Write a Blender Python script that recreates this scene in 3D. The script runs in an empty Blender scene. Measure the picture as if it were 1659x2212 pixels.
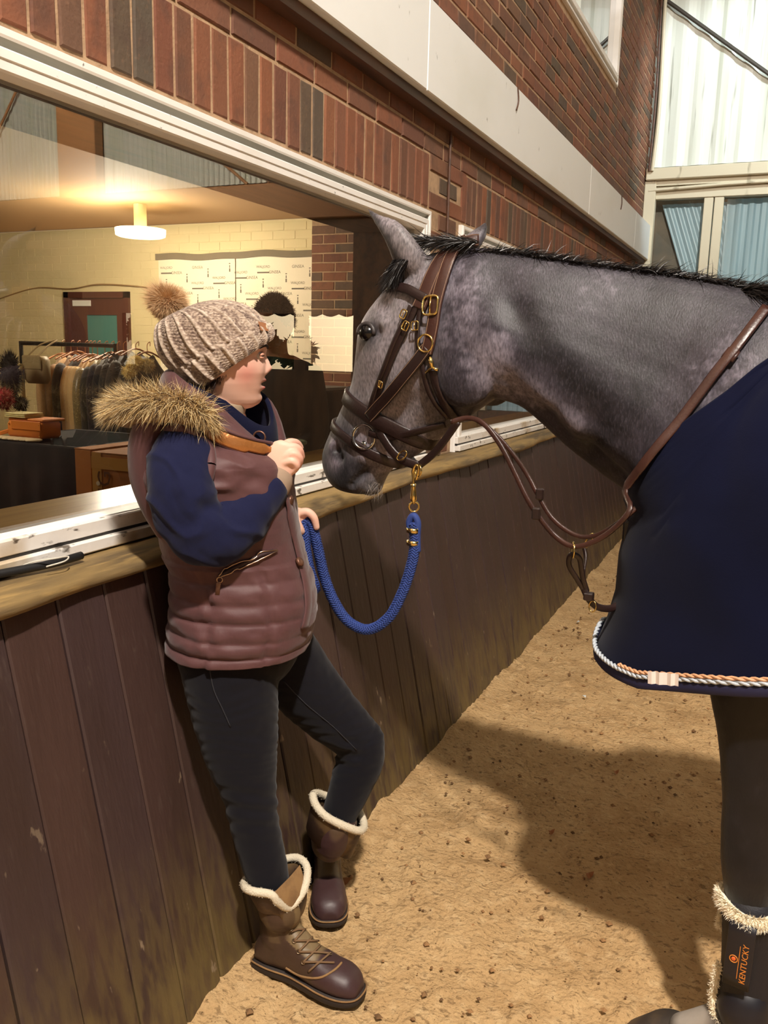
import bpy, bmesh, math, random
import numpy as np
from mathutils import Vector, Matrix
random.seed(5); RNG = np.random.RandomState(5)
C = bpy.context.scene.collection
SC = bpy.context.scene

# ---------------------------------------------------------------- camera, world, light, exposure
FPX, CX, CY, CAMZ = 1850.0, 829.5, 1106.0, 1.5          # focal length in pixels of the 1659x2212 frame
_a = np.array([860.5, -322.0, FPX]); YA = _a / np.linalg.norm(_a)
_d = np.array([-249.5, (FPX * FPX - 860.5 * 249.5) / 322.0, FPX]); _d /= np.linalg.norm(_d)
ZA = -_d; XA = np.cross(YA, ZA)
cam_d = bpy.data.cameras.new('camera'); cam = bpy.data.objects.new('camera', cam_d); C.objects.link(cam)
cam_d.sensor_fit = 'VERTICAL'; cam_d.sensor_height = 24.0; cam_d.lens = FPX * 24.0 / 2212.0
cam_d.clip_start = 0.05; cam_d.clip_end = 200
m = Matrix.Identity(4)
for i, A in enumerate((XA, YA, ZA)):
    m[i][0] = A[0]; m[i][1] = -A[1]; m[i][2] = -A[2]
m.translation = (0, 0, CAMZ)
cam.matrix_world = m
SC.camera = cam
SC.view_settings.view_transform = 'Standard'; SC.view_settings.look = 'None'
SC.view_settings.gamma = 1.0; SC.view_settings.use_curve_mapping = False
SC.view_settings.exposure = 0.0
SC.cycles.max_bounces = 8; SC.cycles.transparent_max_bounces = 16
SC.cycles.sample_clamp_indirect = 4.0

w = bpy.data.worlds.new('world'); SC.world = w; w.use_nodes = True
wn = w.node_tree.nodes; wl = w.node_tree.links
bg = wn['Background']; sky = wn.new('ShaderNodeTexSky'); sky.sky_type = 'HOSEK_WILKIE'
sky.turbidity = 7.0; sky.sun_direction = (0.2, 0.9, 0.35)
wl.new(sky.outputs[0], bg.inputs[0]); bg.inputs[1].default_value = 5.0

def lamp(name, kind, loc, energy, col, size, target=None, spot=None, sizey=None):
    L = bpy.data.lights.new(name, kind); L.energy = energy; L.color = col
    if kind == 'AREA':
        L.size = size
        if sizey: L.shape = 'RECTANGLE'; L.size_y = sizey
    else: L.shadow_soft_size = size
    if spot: L.spot_size = math.radians(spot); L.spot_blend = 0.6
    o = bpy.data.objects.new(name, L); C.objects.link(o); o.location = loc
    if target is not None:
        o.rotation_euler = (Vector(target) - Vector(loc)).to_track_quat('-Z', 'Y').to_euler()
    return o
lamp('arena_lamp_near', 'POINT', (1.3, -1.3, 6.0), 2350, (1.0, 0.905, 0.80), 0.13)
lamp('arena_lamp_middle', 'POINT', (2.6, 4.6, 5.6), 45, (1.0, 0.90, 0.76), 0.15)
lamp('arena_lamp_far', 'SPOT', (0.9, 6.6, 5.4), 620, (0.84, 0.96, 1.0), 0.15, (-0.70, 9.2, 3.75), 44)
lamp('end_wall_fill', 'SPOT', (5.6, 5.6, 6.0), 3600, (1.0, 0.86, 0.66), 0.3, (5.2, 9.2, 4.6), 80)  # added spot, brightens the end wall sheets mirrored in the window glass
lamp('overhead_fill', 'AREA', (5.0, 1.0, 6.4), 22, (0.84, 0.92, 1.0), 5.0, (4.0, 2.0, 0.0))  # added overhead fill, no fitting of its own
lamp('cool_side_fill', 'AREA', (7.5, -5.0, 3.5), 20, (0.66, 0.78, 1.0), 4.0, (0.0, 2.0, 1.2))  # added cool fill from behind the viewer, not an opening

# ---------------------------------------------------------------- small helpers
def ray(px, py):
    c = np.array([px - CX, py - CY, FPX]); return np.array([c @ XA, c @ YA, c @ ZA])
O0 = np.array([0, 0, CAMZ])
def at(px, py, X=None, Y=None, Z=None, n=None, p=None):
    """the point of the place seen at a pixel of the photo, on a given real plane"""
    r = ray(px, py)
    if n is not None:
        n = np.asarray(n, float); s = ((np.asarray(p, float) - O0) @ n) / (r @ n)
    else:
        ax, v = (0, X) if X is not None else (1, Y) if Y is not None else (2, Z)
        s = (v - O0[ax]) / r[ax]
    return O0 + s * r
def proj(P):
    q = np.atleast_2d(np.asarray(P, float)) - O0
    R_ = np.stack([XA, YA, ZA]); c = q @ R_; c0, c1, c2 = c[:, 0], c[:, 1], c[:, 2]
    return CX + FPX * c0 / c2, CY + FPX * c1 / c2, c2

def sock(nt, node, key, val):
    node.inputs[key].default_value = val
def coltup(c): return (c[0], c[1], c[2], 1.0)
def srgb(r, g, b):
    f = lambda v: ((v / 255.0) / 12.92) if v / 255.0 <= 0.04045 else (((v / 255.0) + 0.055) / 1.055) ** 2.4
    return (f(r), f(g), f(b))
MATS = {}
# overall paint tone per material (multiplies its colours)
GAIN = {'brick': (.60, .62, .64), 'brick_far': (.60, .62, .64), 'stained_kickboard': (.70, .68, .72), 'plum_gilet_fabric': (.74, .70, .75), 'dapple_grey_coat': (.60, .60, .66), 'oatmeal_knit': (.80, .78, .76), 'fair_skin': (.95, 1.0, 1.04),
        'navy_fleece': (.75, .8, 1.0), 'black_leggings': (.62, .62, .7), 'mortar': (.72, .70, .72), 'navy_jersey': (.85, .8, .95), 'dark_brown_leather': (.8, .8, .85), 'brown_leather': (.75, .78, .85),
        'worn_timber_ledge': (.78, .74, .74), 'boot_leather': (.85, .85, .9), 'boot_shaft_leather': (.85, .85, .9)}
def mat(name, col, rough=0.7, metal=0.0, layers=(), bump=None, coords='world', tint=None, spec=0.5, sheen=0.0, attr=None, alpha=None, coat=0.0):
    if name in MATS: return MATS[name]
    m = bpy.data.materials.new(name); m.use_nodes = True; MATS[name] = m
    nt = m.node_tree; N = nt.nodes; L = nt.links; b = N['Principled BSDF']
    b.inputs['Roughness'].default_value = rough; b.inputs['Metallic'].default_value = metal
    b.inputs['Specular IOR Level'].default_value = spec
    if coat: b.inputs['Coat Weight'].default_value = coat; b.inputs['Coat Roughness'].default_value = 0.25
    if sheen: b.inputs['Sheen Weight'].default_value = sheen; b.inputs['Sheen Roughness'].default_value = 0.5
    if coords == 'world': src = N.new('ShaderNodeNewGeometry').outputs['Position']
    else: src = N.new('ShaderNodeTexCoord').outputs['Object']
    cur = N.new('ShaderNodeRGB'); cur.outputs[0].default_value = coltup(col); cur = cur.outputs[0]
    if attr:
        at_ = N.new('ShaderNodeVertexColor'); at_.layer_name = attr; cur = at_.outputs['Color']
    if tint:                                     # per-piece colour: list of colours picked by a random number
        if tint[0] == 'object': r = N.new('ShaderNodeObjectInfo').outputs['Random']
        else:
            a_ = N.new('ShaderNodeAttribute'); a_.attribute_name = 'tint'; r = a_.outputs['Fac']
        cr = N.new('ShaderNodeValToRGB'); cols = tint[1]
        cr.color_ramp.interpolation = 'LINEAR'
        while len(cr.color_ramp.elements) < len(cols): cr.color_ramp.elements.new(0.5)
        for i, c in enumerate(cols):
            cr.color_ramp.elements[i].position = i / (len(cols) - 1); cr.color_ramp.elements[i].color = coltup(c)
        L.new(r, cr.inputs[0]); cur = cr.outputs[0]
    def noise(scale, detail=4.0, kind='noise', rotz=None):
        mp = N.new('ShaderNodeMapping'); L.new(src, mp.inputs[0])
        sc = scale if isinstance(scale, (tuple, list)) else (scale,) * 3
        mp.inputs['Scale'].default_value = sc
        if rotz is not None: mp.inputs['Rotation'].default_value = rotz
        if kind == 'voronoi':
            t = N.new('ShaderNodeTexVoronoi'); L.new(mp.outputs[0], t.inputs['Vector']); t.inputs['Scale'].default_value = 1.0
            return t.outputs['Distance']
        if kind == 'wave':
            t = N.new('ShaderNodeTexWave'); L.new(mp.outputs[0], t.inputs['Vector']); t.inputs['Scale'].default_value = 1.0
            t.inputs['Distortion'].default_value = 1.5
            return t.outputs['Fac']
        t = N.new('ShaderNodeTexNoise'); L.new(mp.outputs[0], t.inputs['Vector']); t.inputs['Scale'].default_value = 1.0
        t.inputs['Detail'].default_value = detail
        return t.outputs['Fac']
    for ly in layers:
        c, sc, lo, hi = ly[:4]; st = ly[4] if len(ly) > 4 else 1.0; kd = ly[5] if len(ly) > 5 else 'noise'
        rg = ly[6] if len(ly) > 6 else None      # optional (axis, v0, v1): fades the layer in along a world axis
        f = noise(sc, kind=kd, rotz=(ly[7] if len(ly) > 7 else None))
        mr = N.new('ShaderNodeMapRange'); L.new(f, mr.inputs[0])
        mr.inputs[1].default_value = lo; mr.inputs[2].default_value = hi; mr.inputs[3].default_value = 0; mr.inputs[4].default_value = st
        fac = mr.outputs[0]
        if rg:
            sx = N.new('ShaderNodeSeparateXYZ'); L.new(src, sx.inputs[0])
            m2 = N.new('ShaderNodeMapRange'); L.new(sx.outputs[rg[0]], m2.inputs[0])
            m2.inputs[1].default_value = rg[1]; m2.inputs[2].default_value = rg[2]; m2.inputs[3].default_value = 0; m2.inputs[4].default_value = 1
            mu = N.new('ShaderNodeMath'); mu.operation = 'MULTIPLY'; L.new(fac, mu.inputs[0]); L.new(m2.outputs[0], mu.inputs[1]); fac = mu.outputs[0]
        mx = N.new('ShaderNodeMixRGB'); L.new(fac, mx.inputs[0]); L.new(cur, mx.inputs[1]); mx.inputs[2].default_value = coltup(c)
        cur = mx.outputs[0]
    gv = GAIN.get(name)
    if gv:
        mg_ = N.new('ShaderNodeMixRGB'); mg_.blend_type = 'MULTIPLY'; mg_.inputs[0].default_value = 1.0; mg_.inputs[2].default_value = (gv[0], gv[1], gv[2], 1)
        L.new(cur, mg_.inputs[1]); cur = mg_.outputs[0]
    L.new(cur, b.inputs['Base Color'])
    if bump:
        sc, st = bump[:2]; dist = bump[2] if len(bump) > 2 else 0.004; kd = bump[3] if len(bump) > 3 else 'noise'
        f = noise(sc, kind=kd)
        bp = N.new('ShaderNodeBump'); bp.inputs['Strength'].default_value = st; bp.inputs['Distance'].default_value = dist
        L.new(f, bp.inputs['Height']); L.new(bp.outputs[0], b.inputs['Normal'])
    return m
def emis(name, col, power):
    m = bpy.data.materials.new(name); m.use_nodes = True
    b = m.node_tree.nodes['Principled BSDF']; b.inputs['Base Color'].default_value = coltup(col)
    b.inputs['Emission Color'].default_value = coltup(col); b.inputs['Emission Strength'].default_value = power
    return m
def glass(name, tint=(1, 1, 1), gloss=1.0, rough=0.0):
    m = bpy.data.materials.new(name); m.use_nodes = True; nt = m.node_tree; N = nt.nodes; L = nt.links
    N.remove(N['Principled BSDF']); out = N['Material Output']
    tr = N.new('ShaderNodeBsdfTransparent'); tr.inputs[0].default_value = coltup(tint)
    gl = N.new('ShaderNodeBsdfGlossy'); gl.inputs['Roughness'].default_value = rough
    fr = N.new('ShaderNodeFresnel'); fr.inputs['IOR'].default_value = 1.52
    mu = N.new('ShaderNodeMath'); mu.operation = 'MULTIPLY'; mu.inputs[1].default_value = gloss; mu.use_clamp = True
    L.new(fr.outputs[0], mu.inputs[0])
    mx = N.new('ShaderNodeMixShader'); L.new(mu.outputs[0], mx.inputs[0]); L.new(tr.outputs[0], mx.inputs[1]); L.new(gl.outputs[0], mx.inputs[2])
    L.new(mx.outputs[0], out.inputs[0]); return m

def tag(o, label=None, cat=None, group=None, kind=None):
    if label: o['label'] = label
    if cat: o['category'] = cat
    if group: o['group'] = group
    if kind: o['kind'] = kind
    return o
def thing(name, label, cat, loc=(0, 0, 0), group=None, kind=None):
    o = bpy.data.objects.new(name, None); C.objects.link(o); o.location = loc; o.empty_display_size = 0.1
    return tag(o, label, cat, group, kind)
def link(name, me, material=None, parent=None, smooth=False):
    o = bpy.data.objects.new(name, me); C.objects.link(o)
    if material is not None and not me.materials: me.materials.append(material)
    if smooth: me.polygons.foreach_set('use_smooth', [True] * len(me.polygons))
    if parent is not None:
        o.parent = parent
        o.matrix_parent_inverse = parent_inv(parent)
    return o
def parent_inv(p):
    m = Matrix.LocRotScale(p.location, p.rotation_euler, p.scale)
    q = p.parent
    while q is not None:
        m = Matrix.LocRotScale(q.location, q.rotation_euler, q.scale) @ q.matrix_parent_inverse.inverted().inverted() @ p.matrix_parent_inverse @ m if False else m
        q = None
    if p.parent is not None:
        m = Matrix.LocRotScale(p.parent.location, p.parent.rotation_euler, p.parent.scale) @ p.matrix_parent_inverse @ m
    return m.inverted()
def mesh(name, V, Fc, material=None, parent=None, smooth=False):
    me = bpy.data.meshes.new(name); me.from_pydata([tuple(map(float, v)) for v in V], [], Fc); me.update()
    return link(name, me, material, parent, smooth)

class MB:
    """collects shapes that become ONE mesh object"""
    def __init__(s): s.V = []; s.F = []
    def add(s, V, Fc):
        n = len(s.V); s.V += [tuple(map(float, v)) for v in V]; s.F += [tuple(n + i for i in f) for f in Fc]; return s
    def box(s, x0, x1, y0, y1, z0, z1, ch=0.0, M=None):
        if ch <= 0:
            V = [(x, y, z) for x in (x0, x1) for y in (y0, y1) for z in (z0, z1)]
            Fc = [(0, 1, 3, 2), (4, 6, 7, 5), (0, 4, 5, 1), (2, 3, 7, 6), (0, 2, 6, 4), (1, 5, 7, 3)]
        else:
            bm = bmesh.new(); bmesh.ops.create_cube(bm, size=1)
            for v in bm.verts:
                v.co = Vector(((x0 + x1) / 2 + v.co.x * (x1 - x0), (y0 + y1) / 2 + v.co.y * (y1 - y0), (z0 + z1) / 2 + v.co.z * (z1 - z0)))
            bmesh.ops.bevel(bm, geom=bm.edges[:], offset=ch, segments=1, affect='EDGES')
            V = [v.co[:] for v in bm.verts]; Fc = [tuple(v.index for v in f.verts) for f in bm.faces]; bm.free()
        if M is not None: V = [tuple(M @ Vector(v)) for v in V]
        return s.add(V, Fc)
    def tube(s, P, r, n=8, cap=True, flat=None, twist=None):
        """round tube (or strap when flat=(half thickness ratio)) along points P; r scalar or list"""
        P = [np.array(p, float) for p in P]; k = len(P)
        r = [r] * k if np.isscalar(r) else list(r)
        T = [P[min(i + 1, k - 1)] - P[max(i - 1, 0)] for i in range(k)]
        T = [t / (np.linalg.norm(t) + 1e-12) for t in T]
        up = np.array([0, 0, 1.0]) if abs(T[0][2]) < 0.9 else np.array([0, 1.0, 0])
        N_ = np.cross(T[0], up); N_ /= np.linalg.norm(N_)
        base = len(s.V); rings = []
        for i in range(k):
            N_ = N_ - (N_ @ T[i]) * T[i]; N_ /= np.linalg.norm(N_) + 1e-12
            B = np.cross(T[i], N_)
            for j in range(n):
                a = 2 * math.pi * (j + 0.5) / n; s.V.append(tuple(P[i] + r[i] * (math.cos(a) * N_ + math.sin(a) * B)))
        for i in range(k - 1):
            for j in range(n):
                a = base + i * n + j; b = base + i * n + (j + 1) % n
                s.F.append((a, b, b + n, a + n))
        if cap:
            s.F.append(tuple(base + j for j in range(n))[::-1]); s.F.append(tuple(base + (k - 1) * n + j for j in range(n)))
        return s
    def strap(s, P, Nrm, w, t):
        """flat strap along P, width w, thickness t; Nrm = surface normal per point"""
        P = [np.array(p, float) for p in P]; k = len(P); base = len(s.V)
        ws = [w] * k if np.isscalar(w) else w
        for i in range(k):
            T = P[min(i + 1, k - 1)] - P[max(i - 1, 0)]; T /= np.linalg.norm(T) + 1e-12
            n_ = np.array(Nrm[i], float); n_ = n_ - (n_ @ T) * T; n_ /= np.linalg.norm(n_) + 1e-12
            B = np.cross(T, n_); hw = ws[i] / 2
            e = min(t * 0.5, hw * 0.3)
            for (a, b) in ((-hw, 0), (-hw, t * .6), (-hw + e, t), (hw - e, t), (hw, t * .6), (hw, 0)):
                s.V.append(tuple(P[i] + a * B + b * n_))
        for i in range(k - 1):
            for j in range(6):
                a = base + i * 6 + j; b = base + i * 6 + (j + 1) % 6; s.F.append((a, b, b + 6, a + 6))
        s.F.append(tuple(base + j for j in range(6))[::-1]); s.F.append(tuple(base + (k - 1) * 6 + j for j in range(6)))
        return s
    def ball(s, c, r, nu=16, nv=10, M=None):
        r = (r, r, r) if np.isscalar(r) else r
        V = [(0, 0, 1)]; Fc = []
        for i in range(1, nv):
            t = math.pi * i / nv
            for j in range(nu): V.append((math.sin(t) * math.cos(2 * math.pi * j / nu), math.sin(t) * math.sin(2 * math.pi * j / nu), math.cos(t)))
        V.append((0, 0, -1)); e = len(V) - 1
        for j in range(nu): Fc.append((0, 1 + j, 1 + (j + 1) % nu)); Fc.append((e, e - nu + (j + 1) % nu, e - nu + j))
        for i in range(nv - 2):
            for j in range(nu):
                a = 1 + i * nu + j; b = 1 + i * nu + (j + 1) % nu; Fc.append((a, a + nu, b + nu, b))
        V = [Vector((v[0] * r[0], v[1] * r[1], v[2] * r[2])) for v in V]
        if M is not None: V = [M @ v for v in V]
        return s.add([v + Vector(c) for v in V], Fc)
    def torus(s, c, R, r, ax1, ax2, n=24, k=8, a0=0, a1=2 * math.pi, sx=1.0):
        ax1 = np.array(ax1, float); ax2 = np.array(ax2, float); full = abs(a1 - a0 - 2 * math.pi) < 1e-6
        P = [np.array(c) + R * (math.cos(t) * ax1 * sx + math.sin(t) * ax2) for t in np.linspace(a0, a1, n + 1)]
        return s.tube(P, r, k, cap=not full)
    def build(s, name, material=None, parent=None, smooth=False):
        return mesh(name, s.V, s.F, material, parent, smooth)

def catmull(P, n=6, closed=False):
    P = [np.array(p, float) for p in P]; out = []; k = len(P)
    for i in range(k if closed else k - 1):
        if closed: p0, p1, p2, p3 = P[i - 1], P[i], P[(i + 1) % k], P[(i + 2) % k]
        else: p0, p1, p2, p3 = P[max(i - 1, 0)], P[i], P[i + 1], P[min(i + 2, k - 1)]
        for j in range(n):
            t = j / n
            out.append(0.5 * ((2 * p1) + (-p0 + p2) * t + (2 * p0 - 5 * p1 + 4 * p2 - p3) * t * t + (-p0 + 3 * p1 - 3 * p2 + p3) * t ** 3))
    if not closed: out.append(P[-1])
    return out
def vnoise(P, scale, seed=0, octaves=3):
    """smooth value noise on an (n,3) array, -1..1"""
    P = np.asarray(P, float) * scale; tot = np.zeros(len(P)); amp = 1.0; norm = 0
    for o in range(octaves):
        Q = P * (2 ** o) + 17.3 * o + seed * 7.7; I = np.floor(Q).astype(np.int64); Fq = Q - I; Fq = Fq * Fq * (3 - 2 * Fq)
        def h(i, j, k):
            x = (i * 374761393 + j * 668265263 + k * 2147483647 + seed * 1013904223) & 0xffffffff
            x = ((x ^ (x >> 13)) * 1274126177) & 0xffffffff
            return ((x ^ (x >> 16)) & 0xffff) / 32767.5 - 1.0
        v = 0
        for dx in (0, 1):
            for dy in (0, 1):
                for dz in (0, 1):
                    wgt = (Fq[:, 0] if dx else 1 - Fq[:, 0]) * (Fq[:, 1] if dy else 1 - Fq[:, 1]) * (Fq[:, 2] if dz else 1 - Fq[:, 2])
                    v = v + wgt * h(I[:, 0] + dx, I[:, 1] + dy, I[:, 2] + dz)
        tot += amp * v; norm += amp; amp *= 0.5
    return tot / norm
def grid_faces(nu, nv, closed_u=False):
    Fc = []
    for i in range(nv - 1):
        for j in range(nu if closed_u else nu - 1):
            a = i * nu + j; b = i * nu + (j + 1) % nu; Fc.append((a, b, b + nu, a + nu))
    return Fc
def rect_frame(mb, y0, y1, z0, z1, prof, xbase=0.0):
    """mitred frame round a rectangle in the YZ plane; prof = closed list of (outward offset, x)"""
    n = len(prof); V = []
    for (sy, sz) in ((-1, -1), (1, -1), (1, 1), (-1, 1)):
        for d, x in prof:
            V.append((xbase + x, (y0 - d) if sy < 0 else (y1 + d), (z0 - d) if sz < 0 else (z1 + d)))
    Fc = []
    for c in range(4):
        for j in range(n):
            a = c * n + j; b = c * n + (j + 1) % n; e = ((c + 1) % 4) * n
            Fc.append((a, b, e + (j + 1) % n, e + j))
    mb.add(V, Fc); return mb
def text_mesh(name, s, size, M, material, parent, extrude=0.0005, font=None):
    cu = bpy.data.curves.new(name, 'FONT'); cu.body = s; cu.size = size; cu.extrude = extrude; cu.align_x = 'CENTER'; cu.align_y = 'CENTER'
    cu.resolution_u = 2
    o = bpy.data.objects.new(name, cu); C.objects.link(o)
    me = bpy.data.meshes.new_from_object(o); bpy.data.objects.remove(o); bpy.data.curves.remove(cu)
    me.transform(M); me.name = name
    return link(name, me, material, parent)
# ---------------------------------------------------------------- setting: arena shell
WX = -1.40                                               # brick face of the left wall
YE = 9.2                                                 # far end wall
BR = [srgb(154, 94, 66), srgb(166, 102, 68), srgb(134, 88, 64), srgb(160, 98, 70), srgb(112, 92, 72), srgb(168, 106, 72), srgb(138, 82, 60), srgb(104, 92, 76), srgb(156, 94, 66)]
brick_layers = [(srgb(96, 70, 58), 14.0, 0.5, 0.8, 0.7), (srgb(176, 128, 92), 60.0, 0.58, 0.8, 0.4)]
m_brick = mat('brick', BR[0], 0.85, layers=brick_layers, bump=(90.0, 0.5), tint=('object', BR))
m_brick_far = mat('brick_far', BR[0], 0.85, layers=brick_layers, bump=(90.0, 0.5), tint=('attr', BR))
m_mortar = mat('mortar', srgb(206, 172, 132), 0.95, layers=[(srgb(160, 130, 100), 22.0, 0.45, 0.7, 0.7)], bump=(120.0, 0.6))
m_white = mat('white_painted_trim', srgb(244, 240, 234), 0.42, layers=[(srgb(196, 184, 164), 3.0, 0.5, 0.75, 0.5), (srgb(70, 62, 50), (60.0, 60.0, 60.0), 0.70, 0.74, 0.8)], bump=(30.0, 0.08))
m_white_dirty = mat('grimy_white_trim', srgb(240, 234, 226), 0.5, layers=[(srgb(176, 146, 96), 5.0, 0.5, 0.68, 0.8), (srgb(72, 58, 42), (40.0, 16.0, 40.0), 0.62, 0.68, 0.9)], bump=(60.0, 0.2))
m_shade_grey = mat('shade_grey_trim', srgb(150, 148, 136), 0.6, layers=[(srgb(120, 116, 104), 4.0, 0.45, 0.7, 0.6)])  # puts the frame channel's shade into colour; also greys the hidden backing
m_beam = mat('white_beam_paint', srgb(240, 241, 238), 0.5, layers=[(srgb(216, 216, 204), (2.0, 1.2, 2.0), 0.5, 0.8, 0.5), (srgb(110, 110, 96), (70.0, 30.0, 14.0), 0.70, 0.76, 0.7)], bump=(20.0, 0.05))
m_darkwood = mat('dark_stained_wood', srgb(88, 56, 38), 0.6, layers=[(srgb(50, 32, 24), (30.0, 3.0, 30.0), 0.45, 0.65, 0.7)], bump=((40.0, 4.0, 40.0), 0.3))
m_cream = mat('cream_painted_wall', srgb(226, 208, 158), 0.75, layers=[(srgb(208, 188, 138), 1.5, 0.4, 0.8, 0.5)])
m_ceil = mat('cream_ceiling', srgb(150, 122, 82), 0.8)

wall = thing('wall_left', 'red brick arena wall along the left with white window frames', None, (WX - 0.15, 4, 0), kind='structure')
OPEN = [(-2.0, 3.37, 1.117, 2.0), (3.93, 6.9, 1.117, 2.0), (5.05, 7.20, 3.67, 4.9)]   # glazed openings y0,y1,z0,z1
MX0, MX1 = -1.70, WX - 0.0045
mw = MB()
def slab(y0, y1, z0, z1): mw.box(MX0, MX1, y0, y1, z0, z1)
slab(-6, YE, -0.2, 1.04); slab(-6, YE, 2.02, 3.60)
slab(-6, -2.0, 1.04, 2.02); slab(3.40, 3.90, 1.04, 2.02); slab(6.93, YE, 1.04, 2.02)
slab(-6, 5.02, 3.60, 6.6); slab(7.23, YE, 3.60, 6.6); slab(5.02, 7.23, 4.93, 6.6)
mw.build('mortar_core', m_mortar, wall)

def brick_verts(L, H, seed):
    r = np.random.RandomState(seed); c = 0.004; D = 0.022
    def j(): return r.uniform(-0.0018, 0.0018)
    back = [(-D, 0, 0), (-D, L, 0), (-D, L, H), (-D, 0, H)]
    mid = [(-c, 0 + j(), 0 + j()), (-c, L + j(), 0 + j()), (-c, L + j(), H + j()), (-c, 0 + j(), H + j())]
    fr = [(j(), c, c), (j(), L - c, c), (j(), L - c, H - c), (j(), c, H - c)]
    V = back + mid + fr
    Fc = [(8, 9, 10, 11)]
    for i in range(4):
        k = (i + 1) % 4; Fc += [(4 + i, 4 + k, 8 + k, 8 + i), (i, k, 4 + k, 4 + i)]
    return V, Fc
kinds = {'stretcher': (0.215, 0.065), 'soldier': (0.065, 0.205), 'half': (0.1025, 0.065)}
BM = {}
for k, (L_, H_) in kinds.items():
    BM[k] = []
    for sd in range(5):
        V, Fc = brick_verts(L_, H_, sd * 13 + len(k)); me = bpy.data.meshes.new('brick'); me.from_pydata(V, [], Fc); me.materials.append(m_brick); BM[k].append((me, V, Fc))
places = []
def blocked(y0, y1, z0, z1, margin=0.0):
    for (a, b, c_, d_) in OPEN:
        if y1 > a - 0.085 and y0 < b + 0.085 and z1 > c_ - 0.085 and z0 < d_ + 0.085: return True
    if z1 > 2.46 and z0 < 2.80: return True
    return False
def course(z, y0, y1, off, kind='stretcher'):
    L_, H_ = kinds[kind]; y = y0 + off
    while y < y1 - 0.03:
        if not blocked(y, y + L_, z, z + H_): places.append((kind, y, z))
        elif kind == 'stretcher':
            for yy in (y, y + 0.1125):
                if not blocked(yy, yy + 0.1025, z, z + H_): places.append(('half', yy, z))
        y += L_ + 0.010
course(2.1, 0.6, 3.45, 0.012, 'soldier'); course(2.1, 3.86, 6.98, 0.0, 'soldier')
for i in range(2): course(2.315 + i * 0.075, 0.7, YE, 0.1125 * i)
for i in range(17): course(1.05 + i * 0.075, 3.475, 3.83, 0.1125 * (i % 2))
for i in range(17): course(1.05 + i * 0.075, 7.0, YE, 0.1125 * (i % 2))
for i in range(30): course(2.805 + i * 0.075, 1.6, YE, 0.1125 * (i % 2))
vis = []
for k, y, z in places:
    L_, H_ = kinds[k]; P = [(WX, y, z), (WX, y + L_, z), (WX, y + L_, z + H_), (WX, y, z + H_)]
    u, v, dpt = proj(P)
    if dpt.min() < 0.3 or u.max() < -20 or u.min() > 1680 or v.max() < -20 or v.min() > 1500: continue
    area = (max(u) - min(u)) * (max(v) - min(v)); vis.append((-area, k, y, z))
vis.sort()
far = MB(); tints = []
for n, (a_, k, y, z) in enumerate(vis):
    me, V, Fc = BM[k][(n * 7) % 5]
    dx = random.uniform(-0.002, 0.002)
    if n < 300:
        o = bpy.data.objects.new('brick', me); C.objects.link(o); o.parent = wall
        o.matrix_parent_inverse = parent_inv(wall); o.location = (WX + dx, y, z)
    else:
        far.add([(v[0] + WX + dx, v[1] + y, v[2] + z) for v in V], Fc); tints += [random.random()] * len(Fc)
fo = far.build('far_brickwork', m_brick_far, wall); fo['kind'] = 'stuff'
at_ = fo.data.attributes.new('tint', 'FLOAT', 'FACE'); at_.data.foreach_set('value', tints)

# white beam along the wall, dark timber packer under it
beam = thing('trim_1', 'white painted beam running along the brick wall', None, (WX, 4, 2.6), kind='structure')
bmz = MB()
for (y0, y1) in ((-2, 3.2), (3.204, 6.2), (6.204, 8.2), (8.204, YE)): bmz.box(WX - 0.01, WX + 0.085, y0, y1, 2.475, 2.80, 0.004)
bmz.build('beam_face', m_beam, beam)
MB().box(WX - 0.01, WX + 0.055, -2, YE, 2.44, 2.474).build('beam_packer', m_darkwood, beam)
for y in (2.35, 4.36, 7.4):
    P = [(WX + 0.088, y, 2.80), (WX + 0.090, y + 0.02, 2.74), (WX + 0.090, y - 0.01, 2.69 if y != 2.35 else 2.75)]
    MB().tube(catmull(P, 4), 0.004, 5).build('loose_wire', m_darkwood, beam)
MB().tube([(WX + 0.012, 3.66, 1.05), (WX + 0.012, 3.66, 2.44)], 0.006, 6).build('movement_joint', m_darkwood, beam)  # dark tube standing in for the wall's vertical movement joint

# glazed frames
PROF = [(0.083, -0.045), (0.083, 0.012), (0.079, 0.020), (0.067, 0.020), (0.064, 0.012), (0.058, 0.006), (0.045, -0.004), (0.044, 0.020), (0.040, 0.025),
        (0.024, 0.025), (0.022, 0.022), (0.004, 0.022), (0.0, 0.018), (0.0, -0.045)]
def window(nm, y0, y1, z0, z1, mt, label, mull=()):
    wd = thing(nm, label, None, (WX, (y0 + y1) / 2, z0), kind='structure')
    fm = rect_frame(MB(), y0, y1, z0, z1, PROF, WX); o = fm.build('window_frame', mt, wd)
    mg = m_shade_grey; o.data.materials.append(mg)
    for p in o.data.polygons:
        xs = [abs(o.data.vertices[i].co.x - WX) for i in p.vertices]
        if len(p.vertices) == 4 and (p.index % 14) in (4, 5): p.material_index = 1  # sloped channel faces coloured grey for the shade in them
    for ym in mull: MB().box(WX - 0.045, WX + 0.015, ym - 0.03, ym + 0.03, z0, z1, 0.004).build('mullion', mt, wd)
    return wd
w1 = window('window_1', *OPEN[0], m_white, 'large fixed window with white frame behind the woman')
w2 = window('window_2', *OPEN[1], m_white, 'white framed window further along behind the horse')
w3 = window('window_3', *OPEN[2], m_white, 'white framed window high on the brick wall')
g = glass('window_glass', (0.90, 0.92, 0.90), 2.6)
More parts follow.
